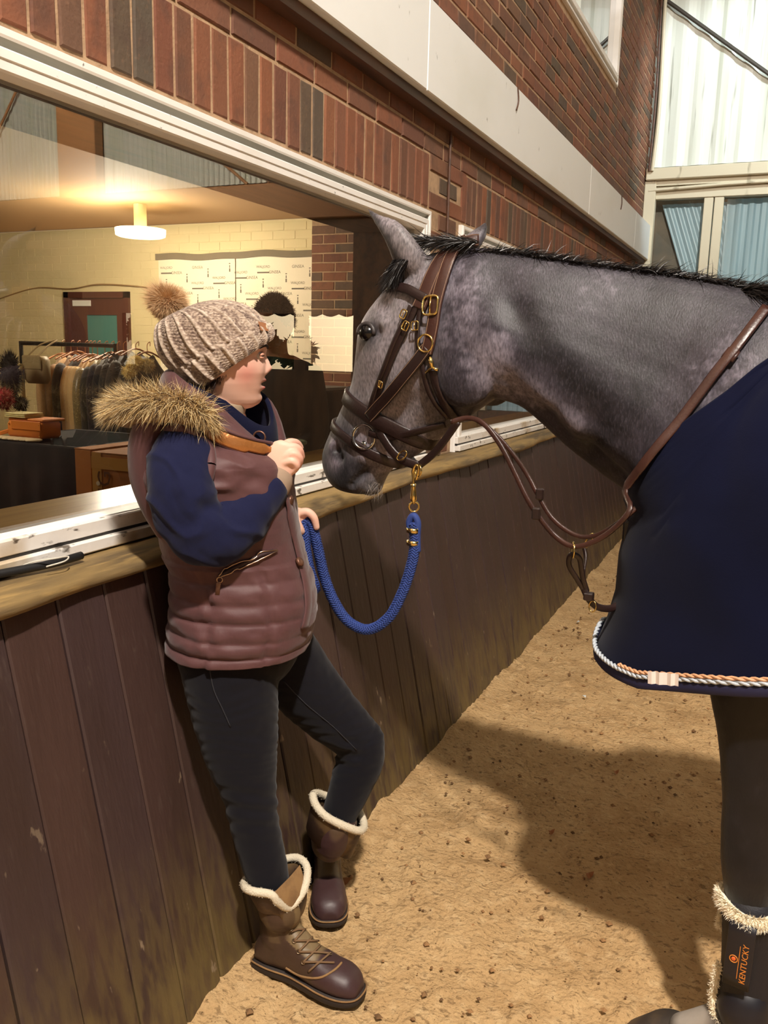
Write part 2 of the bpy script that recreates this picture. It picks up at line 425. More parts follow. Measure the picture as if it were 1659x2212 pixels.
for wd, (y0, y1, z0, z1) in zip((w1, w2, w3), OPEN):
    MB().add([(WX - 0.022, y0, z0), (WX - 0.022, y1, z0), (WX - 0.022, y1, z1), (WX - 0.022, y0, z1)], [(0, 1, 2, 3)]).build('pane', g, wd)
# stained timber lining of the reveal, grimy double sill
for wd, (y0, y1, z0, z1) in zip((w1, w2), OPEN[:2]):
    lin = MB().box(MX0, WX - 0.046, y0 - 0.03, y1 + 0.03, z1 - 0.004, z1 + 0.02).box(MX0, WX - 0.046, y1, y1 + 0.03, z0, z1).box(MX0, WX - 0.046, y0 - 0.03, y0, z0, z1)
    lin.build('reveal_lining', m_darkwood, wd)
    sl = MB().box(WX - 0.05, WX + 0.032, y0 - 0.08, y1 + 0.08, z0 - 0.036, z0 - 0.002, 0.003)
    sl.box(WX - 0.02, WX + 0.045, y0 - 0.08, y1 + 0.08, z0 - 0.070, z0 - 0.042, 0.003)
    sl.build('outer_sill', m_white_dirty, wd)
    MB().box(WX - 0.02, WX + 0.030, y0 - 0.08, y1 + 0.08, z0 - 0.044, z0 - 0.034).build('sill_gap_strip', mat('dark_gap_shade', srgb(40, 36, 32), 0.6), wd)  # dark strip painting in the shaded gap between the two sill bands
m_board = mat('varnished_sill_board', srgb(214, 172, 92), 0.28, layers=[(srgb(176, 130, 60), (40.0, 2.5, 40.0), 0.4, 0.7, 0.6)], coat=0.4)
isl = tag(MB().box(-1.73, WX - 0.05, -2.0, 6.9, 1.06, 1.097, 0.006).build('trim_2', m_board), 'varnished inner window board behind the glass', kind='structure')

# waney timber ledge along the top of the kickboards
m_ledge = mat('worn_timber_ledge', srgb(160, 134, 82), 0.7, layers=[(srgb(96, 80, 54), (14.0, 2.2, 14.0), 0.42, 0.62, 0.9), (srgb(206, 172, 104), (60.0, 6.0, 60.0), 0.55, 0.75, 0.5), (srgb(60, 46, 30), (8.0, 3.0, 8.0), 0.6, 0.7, 0.8)], bump=((60.0, 8.0, 60.0), 0.8))
NL = 340; ys = np.linspace(-1.5, YE, NL); pr = [(-1.42, 1.00), (-1.42, 1.043), (-1.33, 1.043), (-1.275, 1.040), (-1.247, 1.030), (-1.238, 1.018), (-1.243, 1.006), (-1.262, 0.998)]
V = []
for y in ys:
    a1 = 0.010 * math.sin(y * 3.1 + 1) + 0.007 * math.sin(y * 7.3) + 0.004 * math.sin(y * 17 + 2)
    for j, (x, z) in enumerate(pr):
        k_ = max(0, j - 2) / 5.0
        V.append((x + a1 * min(1, k_ * 1.6), y, z + (0.004 * math.sin(y * 5 + j) + 0.006 * math.sin(y * 2.3)) * min(1, k_)))
Fc = grid_faces(len(pr), NL, True)
led = tag(mesh('trim_3', V, Fc, m_ledge, None, True), 'rough worn timber ledge on top of the kickboards', kind='structure')

# kickboards, one object a board, leaning out at the foot
m_kick = mat('stained_kickboard', srgb(86, 56, 42), 0.5, spec=0.45, layers=[(srgb(64, 46, 38), (6.0, 6.0, 0.8), 0.4, 0.65, 0.7), (srgb(110, 96, 84), (90.0, 90.0, 5.0), 0.60, 0.75, 0.25),
    (srgb(118, 98, 60), (9.0, 9.0, 3.5), 0.44, 0.60, 0.75, 'noise', (2, 0.33, 0.06)),
    (srgb(128, 110, 62), (40.0, 40.0, 7.0), 0.40, 0.55, 0.6, 'noise', (2, 0.45, 0.02)), (srgb(170, 150, 120), (30.0, 30.0, 14.0), 0.69, 0.73, 0.7, 'noise', (2, 0.95, 0.3))],
    bump=((70.0, 70.0, 8.0), 0.45), tint=('object', [srgb(74, 54, 48), srgb(80, 58, 50), srgb(72, 56, 52), srgb(78, 56, 48), srgb(70, 54, 52), srgb(82, 60, 54)]))
kick = thing('baseboard_left', 'dark stained vertical kickboards along the arena wall', None, (-1.3, 4, 0), kind='structure')
zb, zt = -0.06, 1.004
def kx(z): return -1.07 - 0.205 * z
y = 0.42; nb = 0
while y < YE:
    wd_ = 0.1345 + random.uniform(-0.005, 0.005); d = random.uniform(-0.003, 0.0015); c = 0.004
    y0, y1 = y + 0.0018, min(y + wd_ - 0.0018, YE); V = []
    for z in (zb, zt):
        x = kx(z) + d
        V += [(x - 0.03, y0, z), (x - c, y0, z), (x, y0 + c, z), (x, y1 - c, z), (x - c, y1, z), (x - 0.03, y1, z)]
    Fc = [(i, i + 1, i + 7, i + 6) for i in range(5)] + [(5, 0, 6, 11), (0, 5, 4, 3, 2, 1), (6, 7, 8, 9, 10, 11)]
    mesh('board', V, Fc, m_kick, kick); y += wd_
MB().add([(kx(zb) - 0.031, 0, zb), (kx(zt) - 0.031, 0, zt), (kx(zt) - 0.031, YE, zt), (kx(zb) - 0.031, YE, zb)], [(0, 1, 2, 3)]).build('backing', mat('black_gap', srgb(22, 18, 16), 0.9), kick)

# sand floor: fine grid near the action, real relief
m_sand = mat('arena_sand', srgb(190, 157, 112), 0.95, spec=0.2, layers=[(srgb(160, 126, 84), 5.0, 0.42, 0.68, 0.6), (srgb(206, 176, 132), 26.0, 0.52, 0.72, 0.6),
     (srgb(98, 74, 48), (48.0, 78.0, 70.0), 0.575, 0.66, 0.55), (srgb(78, 58, 36), 170.0, 0.64, 0.70, 0.8)], bump=(70.0, 1.0, 0.012))
xs = np.concatenate([np.arange(-1.25, 1.4, 0.0125), np.arange(1.4, 4, 0.1), np.arange(4, 14.1, 1.0)]); ysn = np.concatenate([np.arange(-9, 0.8, 0.7), np.arange(0.8, 4.2, 0.0125), np.arange(4.2, YE + .05, 0.03)])
GX, GY = np.meshgrid(xs, ysn); P = np.stack([GX.ravel(), GY.ravel(), np.zeros(GX.size)], 1)
z = 0.016 * vnoise(P, 2.2, 1, 2) + 0.012 * vnoise(P, 7.0, 2, 2) + 0.014 * np.abs(vnoise(P, 20.0, 3, 3))
hoof = vnoise(P, 5.0, 9, 1); z -= 0.020 * np.clip(hoof - 0.25, 0, 1) ** 1.2
z += 0.018 * np.clip(vnoise(P * np.array([1, .6, 1]), 34.0, 5, 2) - 0.12, 0, 1)
z += np.clip((-0.97 - P[:, 0]) / 0.12, 0, 1) * 0.02
P[:, 2] = z - 0.004
me = bpy.data.meshes.new('floor'); nx, ny = len(xs), len(ysn)
idx = np.arange(nx * ny).reshape(ny, nx)
q = np.stack([idx[:-1, :-1], idx[:-1, 1:], idx[1:, 1:], idx[1:, :-1]], -1).reshape(-1, 4)
me.vertices.add(len(P)); me.vertices.foreach_set('co', P.ravel()); me.loops.add(q.size); me.loops.foreach_set('vertex_index', q.ravel())
me.polygons.add(len(q)); me.polygons.foreach_set('loop_start', np.arange(len(q)) * 4); me.update(calc_edges=True)
floor = tag(link('floor', me, m_sand, None, True), 'trampled sandy arena floor', kind='structure')
# loose clods of sand, one uncountable scatter
cl = MB()
for i in range(1500):
    x = random.uniform(-1.0, 0.7); y = random.uniform(1.2, 6.0); r = random.choice([0.003, 0.004, 0.006, 0.009]) * random.uniform(0.7, 1.3)
    ico = [(1, 0, 0), (-1, 0, 0), (0, 1, 0), (0, -1, 0), (0, 0, 0.7), (0, 0, -0.7)]
    V = [(x + r * a * random.uniform(.6, 1.2), y + r * b * random.uniform(.6, 1.2), 0.004 + r * (c_ + 0.3)) for a, b, c_ in ico]
    cl.add(V, [(0, 2, 4), (2, 1, 4), (1, 3, 4), (3, 0, 4), (2, 0, 5), (1, 2, 5), (3, 1, 5), (0, 3, 5)])
clo = cl.build('sand_clods', mat('sand_clod', srgb(150, 112, 72), 0.95, layers=[(srgb(84, 62, 40), 9.0, 0.45, 0.6, 0.8)]), floor); clo['kind'] = 'stuff'
m_leaf = mat('dead_leaf', srgb(150, 92, 44), 0.7)
for (px, py, rr) in ((738, 1905, 0.020), (1272, 1890, 0.012), (1330, 1668, 0.01), (890, 1575, 0.010), (1190, 1797, 0.010)):
    c = at(px, py, Z=0.012); nl = 9; V = [(c[0], c[1], 0.016)]
    for i in range(nl):
        a = 2 * math.pi * i / nl; r = rr * (1 + 0.35 * math.sin(3 * a)); V.append((c[0] + r * math.cos(a), c[1] + 1.3 * r * math.sin(a), 0.014 + 0.006 * math.sin(2 * a)))
    tag(mesh('fallen_leaf', V, [(0, 1 + i, 1 + (i + 1) % nl) for i in range(nl)], m_leaf), {738: 'curled brown leaf on the sand beside the rear boot', 1272: 'small brown leaf in the dark shade on the sand', 1330: 'tiny leaf at the far edge of the shade on sand', 890: 'tiny leaf on the sand near the foot of the kickboards', 1190: 'dark leaf in the middle of the shade on sand'}[px], 'leaf')

# far end wall: white corrugated cladding above a rail, glazed screens below
ew = thing('wall_back', 'far end wall with white corrugated sheets above glazed screens', None, (3, YE, 0), kind='structure')
m_corr = mat('white_corrugated_sheet', srgb(214, 218, 208), 0.38, layers=[(srgb(150, 160, 128), (7.0, 7.0, 0.5), 0.5, 0.75, 0.6), (srgb(92, 92, 74), (26.0, 26.0, 1.2), 0.62, 0.72, 0.7)], bump=((20, 20, 1.5), 0.1))
def corr(x0, x1, z0, z1, y, mt, nm, pitch=0.076, amp=0.009, par=ew):
    n = int((x1 - x0) / pitch * 6); xx = np.linspace(x0, x1, n); V = []
    for z_ in (z0, z1):
        for x in xx:
            t = (x / pitch) % 1.0; V.append((x, y - amp * min(1, max(-1, 2.2 * math.sin(2 * math.pi * t))), z_))
    return mesh(nm, V, grid_faces(n, 2), mt, par, False)
corr(-1.34, -0.02, 3.36, 6.6, YE, m_corr, 'corrugated_sheet', 0.20, 0.006); corr(0.0, 5.46, 3.47, 6.6, YE, m_corr, 'corrugated_sheet'); corr(6.1, 12, 3.47, 6.6, YE, m_corr, 'corrugated_sheet')
MB().box(-1.8, 14, YE + .05, YE + .12, 3.06, 6.7).box(-1.8, -1.40, YE - .01, YE + .12, -.1, 6.7).build('sky_leak_blocker', m_shade_grey, ew)  # unseen backing, added to stop sky leaking in around the sheets
m_brownpost = mat('brown_steel_post', srgb(150, 104, 62), 0.6)
MB().box(5.46, 6.1, YE - 0.16, YE, 3.4, 6.6, 0.01).build('post', m_brownpost, ew)
MB().box(0.0, 12, YE - 0.10, YE + 0.02, 3.02, 3.44, 0.01).build('rail', m_brownpost, ew)
m_framep = mat('off_white_screen_frame', srgb(200, 190, 164), 0.55, layers=[(srgb(120, 108, 80), (12.0, 12.0, 3.0), 0.6, 0.7, 0.6)])
MB().box(-1.39, 0.6, YE - 0.14, YE, 3.22, 3.33, 0.008).box(-1.36, 0.6, YE - 0.09, YE, 3.17, 3.22).build('gutter_board', m_framep, ew)
MB().box(-1.38, 0.6, YE - 0.06, YE + 0.03, 3.05, 3.17, 0.004).build('frame_head', m_framep, ew)
MB().box(-1.40, -1.29, YE - 0.10, YE, 0.3, 3.22, 0.006).build('frame_post', m_framep, ew)
MB().tube([(-1.36, YE - 0.09, 3.13), (-0.66, YE - 0.09, 3.155), (0.3, YE - 0.09, 3.17)], 0.016, 8).build('cable_conduit', m_framep, ew)
for (x0, x1) in ((-0.84, -0.755), (-0.745, -0.66), (0.1, 0.2)): MB().box(x0, x1, YE - 0.05, YE + 0.02, 0.9, 3.05, 0.005).build('frame_post', m_framep, ew)
for (xa, za, xb, zb_) in ((-1.36, 4.87, 0.6, 3.35), (-0.1, 3.4, 2.0, 5.5), (6.6, 5.2, 8.0, 3.4), (3.75, 3.86, 3.2, 3.45), (3.75, 3.86, 5.4, 5.4), (2.9, 3.4, 2.9, 6.5)):
    MB().tube([(xa, YE - 0.06, za), (xb, YE - 0.06, zb_)], 0.018, 8).build('brace', m_brownpost if xa > -1 else mat('dark_brace', srgb(58, 52, 44), 0.6), ew)
m_blue = mat('translucent_blue_sheet', srgb(196, 220, 228), 0.35, layers=[(srgb(166, 190, 200), (9.0, 9.0, 1.0), 0.4, 0.7, 0.5)])
corr(-0.64, 0.6, 0.9, 3.05, YE + 0.12, m_blue, 'cladding_sheet', 0.11, 0.010)
# leaning sheet in the narrow left light
V = []; nn = 60
for (xa, z_) in ((-1.25, 3.03), (-0.95, 2.2), (-0.62, 1.2)):
    for i in range(nn):
        x = xa + (-0.66 + 0.0 - xa) * i / (nn - 1) if False else xa + 0.62 * i / (nn - 1); V.append((x, YE + 0.14 + 0.008 * math.sin(i * 0.9), z_))
mesh('cladding_sheet', V, grid_faces(nn, 3), m_blue, ew)
MB().box(-1.42, 0.6, YE + 0.22, YE + 0.25, 0.8, 3.10).build('backing_board', mat('grey_board', srgb(128, 118, 104), 0.8, layers=[(srgb(160, 140, 118), 4.0, 0.4, 0.6, 0.7)]), ew)
for (x0, x1) in ((-1.28, -0.84), (-0.66, 0.1)):
    MB().add([(x0, YE + 0.03, 0.95), (x1, YE + 0.03, 0.95), (x1, YE + 0.03, 3.05), (x0, YE + 0.03, 3.05)], [(0, 1, 2, 3)]).build('pane', glass('screen_glass', (0.9, 0.96, 0.98), 1.0), ew)
# lower screen: brown rails with open lights to the trees outside
lo = MB()
LIGHTS = [(1.77, 2.41), (2.57, 3.12), (4.36, 4.62), (5.02, 5.22)]
xs_ = [0.2] + [v for l in LIGHTS for v in l] + [12]
for i in range(0, len(xs_), 2): lo.box(xs_[i], xs_[i + 1], YE - 0.02, YE + 0.06, 1.27, 1.94)
lo.box(0.2, 12, YE - 0.02, YE + 0.06, -0.1, 1.27).box(0.2, 12, YE - 0.02, YE + 0.06, 1.94, 3.05)
lo.build('boarding', mat('dull_brown_boarding', srgb(104, 80, 58), 0.8, layers=[(srgb(70, 56, 44), (9, 9, 1.5), 0.4, 0.6, 0.7)]), ew)
MB().box(-1.4, 0.19, YE - 0.02, YE + 0.1, -0.1, 0.9).build('plinth', m_darkwood, ew)
# scalloped edge of the sheet just inside the lights
xx = np.linspace(1.6, 3.2, 120); V = [(x, YE + 0.09, 1.94 - 0.03 * abs(math.sin(x * 14))) for x in xx] + [(x, YE + 0.09, 2.1) for x in xx]
mesh('scalloped_edge', V, grid_faces(120, 2), m_darkwood, ew)

# remaining shell: roof, right wall, rear wall
m_roof = mat('grey_roof_lining', srgb(96, 98, 98), 0.85)
tag(MB().box(-1.8, 14, -9, YE + 0.1, 6.6, 6.7).build('ceiling', m_roof), 'grey arena roof lining', kind='structure')
tag(MB().box(14, 14.1, -9, YE, -0.1, 6.6).build('wall_right', m_roof), 'far side wall of the arena', kind='structure')
tag(MB().box(-1.8, 14, -9.1, -9, -0.1, 6.6).build('wall_front', m_roof), 'arena wall behind the viewer', kind='structure')
# cables beside the corner
MB().tube(catmull([(WX + 0.04, YE - 0.16, 3.3), (WX + 0.05, YE - 0.15, 4.0), (WX + 0.035, YE - 0.16, 4.9), (WX + 0.04, YE - 0.16, 6.0)], 6), 0.012, 6).build('cable', m_darkwood, ew)
MB().tube(catmull([(WX + 0.07, YE - 0.16, 3.3), (WX + 0.09, YE - 0.15, 3.9), (WX + 0.07, YE - 0.16, 4.9), (WX + 0.07, YE - 0.16, 6.0)], 6), 0.016, 6).build('cable', m_framep, ew)

# garden seen through the lights
m_fol = mat('hedge_leaves', srgb(92, 128, 84), 0.7, layers=[(srgb(150, 176, 120), 3.0, 0.45, 0.65, 0.8)])
grd = tag(MB().box(-20, 20, YE + 0.3, 40, -0.3, -0.1).build('ground', mat('wet_yard', srgb(150, 156, 150), 0.9)), 'pale yard outside the arena', kind='structure')
for i, (x, y, zc, r, lb) in enumerate(((4.75, 13.0, 1.5, 0.28, 'leafy garden tree outside, reflected beside the horse'), (5.95, 13.8, 1.6, 0.33, 'second garden tree outside, half hidden in the reflection'), (8.9, 14.0, 1.9, 0.35, 'distant garden tree top outside'))):
    t = thing('garden_tree', lb, 'tree', (x, y, 0)); fb = MB()
    rs = np.random.RandomState(i + 3)
    for k_ in range(900):
        d_ = rs.normal(size=3); d_ /= np.linalg.norm(d_); rr = r * rs.uniform(0.45, 1.0) * (1 + 0.25 * math.sin(5 * d_[0] + 4 * d_[2]))
        c = np.array([x, y, zc]) + d_ * rr * np.array([1, .8, 1]); e1 = rs.normal(size=3) * 0.05; e2 = rs.normal(size=3) * 0.05
        fb.add([c - e1, c + e2, c + e1, c - e2], [(0, 1, 2, 3)])
    f_ = fb.build('foliage', m_fol, t); f_['kind'] = 'stuff'
    MB().tube([(x, y, -0.1), (x + 0.05, y, zc)], [0.09, 0.05], 8).build('trunk', m_darkwood, t)
# ---------------------------------------------------------------- the room behind the glass
RY = 6.7
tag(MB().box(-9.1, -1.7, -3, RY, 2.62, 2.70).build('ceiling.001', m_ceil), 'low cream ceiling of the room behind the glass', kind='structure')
tag(MB().box(-9.1, -9.0, -3, RY, -0.1, 2.62).build('wall_side', m_cream), 'cream side wall of the room behind the glass', kind='structure')
tag(MB().box(-9.1, -1.7, -3.1, -3, -0.1, 2.62).build('wall_near', m_cream), 'cream near wall of the room behind the glass', kind='structure')
tag(MB().box(-9.1, -1.7, -3, RY, -0.12, -0.02).build('floor.001', mat('room_floor', srgb(92, 66, 46), 0.5)), 'brown floor of the room behind the glass', kind='structure')
rw = thing('wall_end', 'cream painted brick end wall of the room behind the glass', None, (-5, RY, 0), kind='structure')
DX0, DX1, DZ = -6.60, -5.78, 2.02                        # door opening
c_ = MB()
for (x0, x1, z0, z1) in ((-9, DX0, -.1, 2.62), (DX1, -3.66, -.1, 2.62), (DX0, DX1, DZ, 2.62)): c_.box(x0, x1, RY + .004, RY + .1, z0, z1)
c_.build('wall_core', m_cream, rw)
bk = MB(); i = 0; z = -0.02
while z < 2.56:
    x = -9 + (0.1125 if i % 2 else 0)
    while x < -3.70:
        if not (x + .215 > DX0 - .02 and x < DX1 + .02 and z < DZ + .03):
            for (a, b) in (((x, x + .215)),): bk.add([(a, RY, z), (b, RY, z), (b, RY, z + .066), (a, RY, z + .066), (a, RY + .01, z - .003), (b, RY + .01, z - .003), (b, RY + .01, z + .069), (a, RY + .01, z + .069)],
                [(0, 1, 2, 3), (0, 4, 5, 1), (3, 2, 6, 7), (0, 3, 7, 4), (1, 5, 6, 2)])
        x += .225
    z += .075; i += 1
o = bk.build('painted_brickwork', m_cream, rw); o['kind'] = 'stuff'
# bare brick pier at the end of the wall
pier = thing('wall_pier', 'bare red brick pier at the far end of the room', None, (-3.4, RY, 0), kind='structure')
MB().box(-3.66, -3.20, RY - 0.21, RY + .1, -.1, 2.62).build('mortar_core', m_mortar, pier)
me_s, Vs, Fs = BM['stretcher'][0]
for i in range(34):
    z = -0.02 + i * 0.075
    for x in ((-3.66, -3.435) if i % 2 else (-3.66 - 0.0, -3.5475, -3.3225)):
        o = bpy.data.objects.new('brick', BM['half' if (i % 2 == 0 and x != -3.5475) else 'stretcher'][i % 5][0]); C.objects.link(o); o.parent = pier
        o.location = (x + (0.1025 if (i % 2 == 0 and x != -3.5475) else 0.215), RY - 0.214, z); o.rotation_euler = (0, 0, math.pi / 2); o.rotation_euler = (0, 0, -math.pi / 2); o.location.x = x
        o.matrix_parent_inverse = parent_inv(pier)
MB().box(-3.20, -1.7, RY - 0.02, RY + .1, -.1, 2.62).build('wall_end_panel', mat('dull_grey_panel', srgb(104, 98, 90), 0.8))
bpy.data.objects['wall_end_panel']['kind'] = 'structure'; bpy.data.objects['wall_end_panel']['label'] = 'dull grey panel beside the brick pier in the room'
# door with a teal pane
dr = thing('door_1', 'dark wooden door with a teal glass pane and a small sign', None, ((DX0 + DX1) / 2, RY, 0), kind='structure')
m_dw = mat('mahogany_door', srgb(84, 42, 30), 0.5)
MB().box(DX0, DX0 + .06, RY - .03, RY + .06, 0, DZ).box(DX1 - .06, DX1, RY - .03, RY + .06, 0, DZ).box(DX0, DX1, RY - .03, RY + .06, DZ - .06, DZ).build('door_frame', m_dw, dr)
lf = MB().box(DX0 + .06, DX0 + .26, RY, RY + .04, 0, DZ - .06).box(DX1 - .17, DX1 - .06, RY, RY + .04, 0, DZ - .06).box(DX0 + .26, DX1 - .17, RY, RY + .04, DZ - .22, DZ - .06).box(DX0 + .26, DX1 - .17, RY, RY + .04, 0, .95)
lf.build('door_leaf', m_dw, dr)
MB().box(DX0 + .26, DX1 - .17, RY + .015, RY + .025, .95, DZ - .22).build('door_pane', mat('teal_door_pane', srgb(66, 128, 120), 0.25), dr)
MB().box(DX0 + .10, DX0 + .33, RY - .012, RY - .002, 1.885, 1.94).build('door_sign', mat('white_card', srgb(228, 226, 214), 0.5), dr)
MB().tube([(DX1 - .11, RY - .03, 1.0), (DX1 - .2, RY - .03, 1.0)], .01, 8).build('door_handle', mat('dull_steel', srgb(150, 150, 150), 0.3, 1.0), dr)
# ceiling light, lit
cl_c = at(304, 512, Y=5.7)
lt = thing('ceiling_light', 'lit round drum ceiling light inside the room', 'light', (cl_c[0], 5.7, cl_c[2]))
MB().tube([(cl_c[0], 5.7, 2.62), (cl_c[0], 5.7, cl_c[2] + .07)], .05, 20).build('light_base', m_cream, lt)
MB().tube([(cl_c[0], 5.7, cl_c[2] + .06), (cl_c[0], 5.7, cl_c[2] + .01), (cl_c[0], 5.7, cl_c[2])], [.20, .195, .17], 28).build('light_diffuser', emis('lit_diffuser', (1.0, 0.80, 0.48), 9.0), lt, True)
lamp('room_lamp', 'POINT', (cl_c[0], 5.5, cl_c[2] - 0.12), 125, (1.0, 0.86, 0.68), 0.18)
lamp('room_lamp_near', 'POINT', (-4.6, 2.6, 2.35), 80, (1.0, 0.86, 0.68), 0.2)
# printed sheet of logos with a grey roll above it
pb = thing('logo_banner', 'white banner printed all over with small grey sponsor words', 'banner', (-4.5, RY - .03, 2.3))
m_pap = mat('white_banner_paper', srgb(236, 222, 190), 0.6); m_ink = mat('grey_print', srgb(112, 104, 88), 0.7)
bx0, bx1, bz0, bz1 = -5.40, -3.67, 1.22, 2.31
for (a, b) in ((bx0, -4.545), (-4.535, bx1)): MB().box(a, b, RY - .035, RY - .028, bz0, bz1).build('banner_sheet', m_pap, pb)
nx_ = 70; V = []
for k, (dz, dy) in enumerate(((0, 0), (.0, -.02), (.055, -.02), (.058, 0))):
    for i in range(nx_):
        x = bx0 - .02 + (bx1 - bx0 + .03) * i / (nx_ - 1); V.append((x, RY - .036 + dy, bz1 - .012 + dz + 0.007 * math.sin(x * 5.5) + 0.004 * math.sin(x * 13)))
mesh('banner_roll', V, grid_faces(nx_, 4), mat('grey_roll', srgb(118, 106, 84), 0.8), pb)
R90 = Matrix.Rotation(math.pi / 2, 4, 'X')
t1 = text_mesh('w', 'WALJORD', 0.05, Matrix.Identity(4), m_ink, None, 0); t2 = text_mesh('w', 'GINSEA', 0.055, Matrix.Identity(4), m_ink, None, 0)
def txt_data(o): V = [v.co[:] for v in o.data.vertices]; Fc = [tuple(p.vertices) for p in o.data.polygons]; bpy.data.objects.remove(o); return V, Fc
T1, T2 = txt_data(t1), txt_data(t2)
pr_ = MB(); row = 0
def put(T, x, z, s=1.0):
    pr_.add([(x + v[0] * s, RY - .0365, z + v[1] * s) for v in T[0]], T[1])
for iu in range(-2, 16):
    for iv in range(-9, 12):
        x = bx0 + .09 + iu * .118 + 0.0; z = bz1 - .08 - iv * .138 - iu * .047
        if not (bx0 + .07 < x < bx1 - .07 and bz0 + .05 < z < bz1 - .06): continue
        k = (iu + 2 * iv) % 3
        if k == 0: put(T1, x, z, .62); pr_.box(x - .068 * .62 - .02, x + .045 + .02, RY - .0366, RY - .0362, z - .055, z - .042)
        elif k == 1: put(T2, x, z, .66)
        else:
            for q, (w_, h_) in enumerate(((.014, .03), (.009, .024), (.016, .008))): pr_.box(x - w_ / 2, x + w_ / 2, RY - .0366, RY - .0362, z - .04 + q * .034, z - .04 + q * .034 + h_)
pr_.build('banner_print', m_ink, pb)['kind'] = 'stuff'
tag(MB().tube(catmull([(-7.6, RY - .02, 1.93), (-7.0, RY - .02, 2.06), (-6.5, RY - .03, 2.05), (-6.1, RY - .04, 2.09), (-5.5, RY - .02, 2.05), (-5.2, RY - .02, 1.98)], 8), .006, 5).build('wall_cable', mat('tan_cable', srgb(150, 116, 70), 0.7)), 'thin tan cable looping across the wall above the door', 'cable')

# clothes rail
RK = 5.0
ra, rb = at(45, 741, Y=RK), at(249, 747, Y=RK)
rail = thing('clothes_rail', 'black metal clothes rail crowded with coats inside the room', 'clothes rail', (ra[0], RK, 0))
m_blk = mat('black_metal', srgb(30, 28, 26), 0.35, 0.4)
MB().tube([ra, rb], .016, 10).build('rail_bar', m_blk, rail)
for e in (ra, rb):
    MB().tube([(e[0], RK, e[2] + .015), (e[0], RK, .08)], .016, 8).build('upright', m_blk, rail)
    MB().tube([(e[0], RK - .28, .05), (e[0], RK + .28, .05)], .018, 8).build('foot', m_blk, rail)
rs = np.random.RandomState(8)
def garment(px, top, L, colr, label, thick=.05, wY=.40, fuzzy=False, rough=.85, group='coats on the clothes rail', sleeve=True, metal=0.0, layers=()):
    near = at(px, 800, Y=RK - wY / 2); x = near[0]; zt_ = ra[2] - top
    t = thing('hanging_coat', label, 'coat', (x, RK, zt_), group)
    nm = 'cloth_%d_%d_%d' % tuple(int(255 * v) for v in colr) + ('s' if metal else '')
    m = mat(nm, colr, rough, metal, layers=layers, bump=(30.0, 0.4), sheen=.3)
    nu, nv = 28, 16; V = []
    for i in range(nv):
        f = i / (nv - 1); z = zt_ - L * f
        sw = min(1.0, .22 + 5.2 * f) if f < .15 else 1.0 + .10 * f
        for j in range(nu):
            a = 2 * math.pi * j / nu; fold = 1 + .35 * math.sin(a * 5 + px) * f
            yy = math.copysign(abs(math.cos(a)) ** .6, math.cos(a)) * wY / 2 * sw; xx = math.sin(a) * thick * .5 * (0.6 + .6 * f) * fold
            V.append((x + xx, RK + yy, z - .05 * abs(math.cos(a)) * (1 - f)))
    Fc = grid_faces(nu, nv, True) + [tuple(range(nu))[::-1], tuple(range((nv - 1) * nu, nv * nu))]
    mesh('coat_body', V, Fc, m, t, True)
    if sleeve:
        MB().tube(catmull([(x, RK - wY * .40, zt_ - .08), (x + .01, RK - wY * .56, zt_ - .22), (x + .015, RK - wY * .56, zt_ - L * .5), (x + .01, RK - wY * .52, zt_ - L * .78)], 4), [.03] + [.042] * 11 + [.034], 10).build('sleeve', m, t, True)
    MB().tube(catmull([(x, RK - .16, zt_ - .03), (x, RK, zt_ + .02), (x, RK + .16, zt_ - .03)], 4), .007, 6).tube(catmull([(x, RK, zt_ + .02), (x, RK, ra[2] + .01), (x, RK + .03, ra[2] + .03), (x, RK + .03, ra[2])], 3), .003, 5).build('coat_hanger', mat('wood_hanger', srgb(170, 110, 60), 0.5), t)
    if fuzzy:
        fz = MB()
        for k in range(260):
            zz = zt_ - .02 - rs.rand() * L * .45; yy = RK - wY / 2 * (1 if rs.rand() < .6 else rs.uniform(-1, 1)); p = np.array([x + rs.uniform(-1, 1) * thick * .6, yy, zz]); d = rs.normal(size=3) * .03 + np.array([0, -.02, -.01])
            e = rs.normal(size=3) * .004; fz.add([p - e, p + e, p + d], [(0, 1, 2)])
        o = fz.build('fur', m, t); o['kind'] = 'stuff'
    return t
seq = [('sequin', srgb(200, 160, 60))]
garment(92, .09, .92, srgb(176, 138, 92), 'tan knitted cardigan at the left end of the rail, next to the grey bag', .08)
garment(112, .08, .95, srgb(150, 112, 72), 'brown cardigan hanging just right of the tan cardigan', .07)
garment(126, .07, 1.0, srgb(52, 42, 34), 'dark brown coat between the two groups of tan coats', .075)
garment(143, .09, .90, srgb(186, 146, 92), 'caramel coat right of the dark brown coat', .045)
garment(151, .09, .90, srgb(196, 160, 108), 'pale camel coat second in the right hand tan group', .04)
garment(159, .09, .90, srgb(206, 172, 118), 'cream beige coat third in the right hand tan group', .04)
garment(170, .10, .98, srgb(120, 104, 66), 'olive gold sequinned jacket beside the cream beige coat', .06, rough=.35, layers=[(srgb(214, 190, 130), 160.0, .6, .66, .9)])
garment(186, .09, 1.0, srgb(44, 40, 30), 'dark olive coat right of the gold sequinned jacket', .06)
garment(200, .07, 1.0, srgb(30, 22, 30), 'black beaded dress with glinting specks on the rail', .06, layers=[(srgb(210, 200, 190), 200.0, .70, .74, .9)])
garment(213, .07, 1.0, srgb(24, 22, 28), 'black coat right of the beaded dress', .06)
garment(227, .06, 1.0, srgb(34, 32, 32), 'black coat with a rust collar edge near the rail end', .07)
garment(243, .04, 1.0, srgb(38, 36, 34), 'charcoal fur coat at the right end of the rail', .12, .5, True)
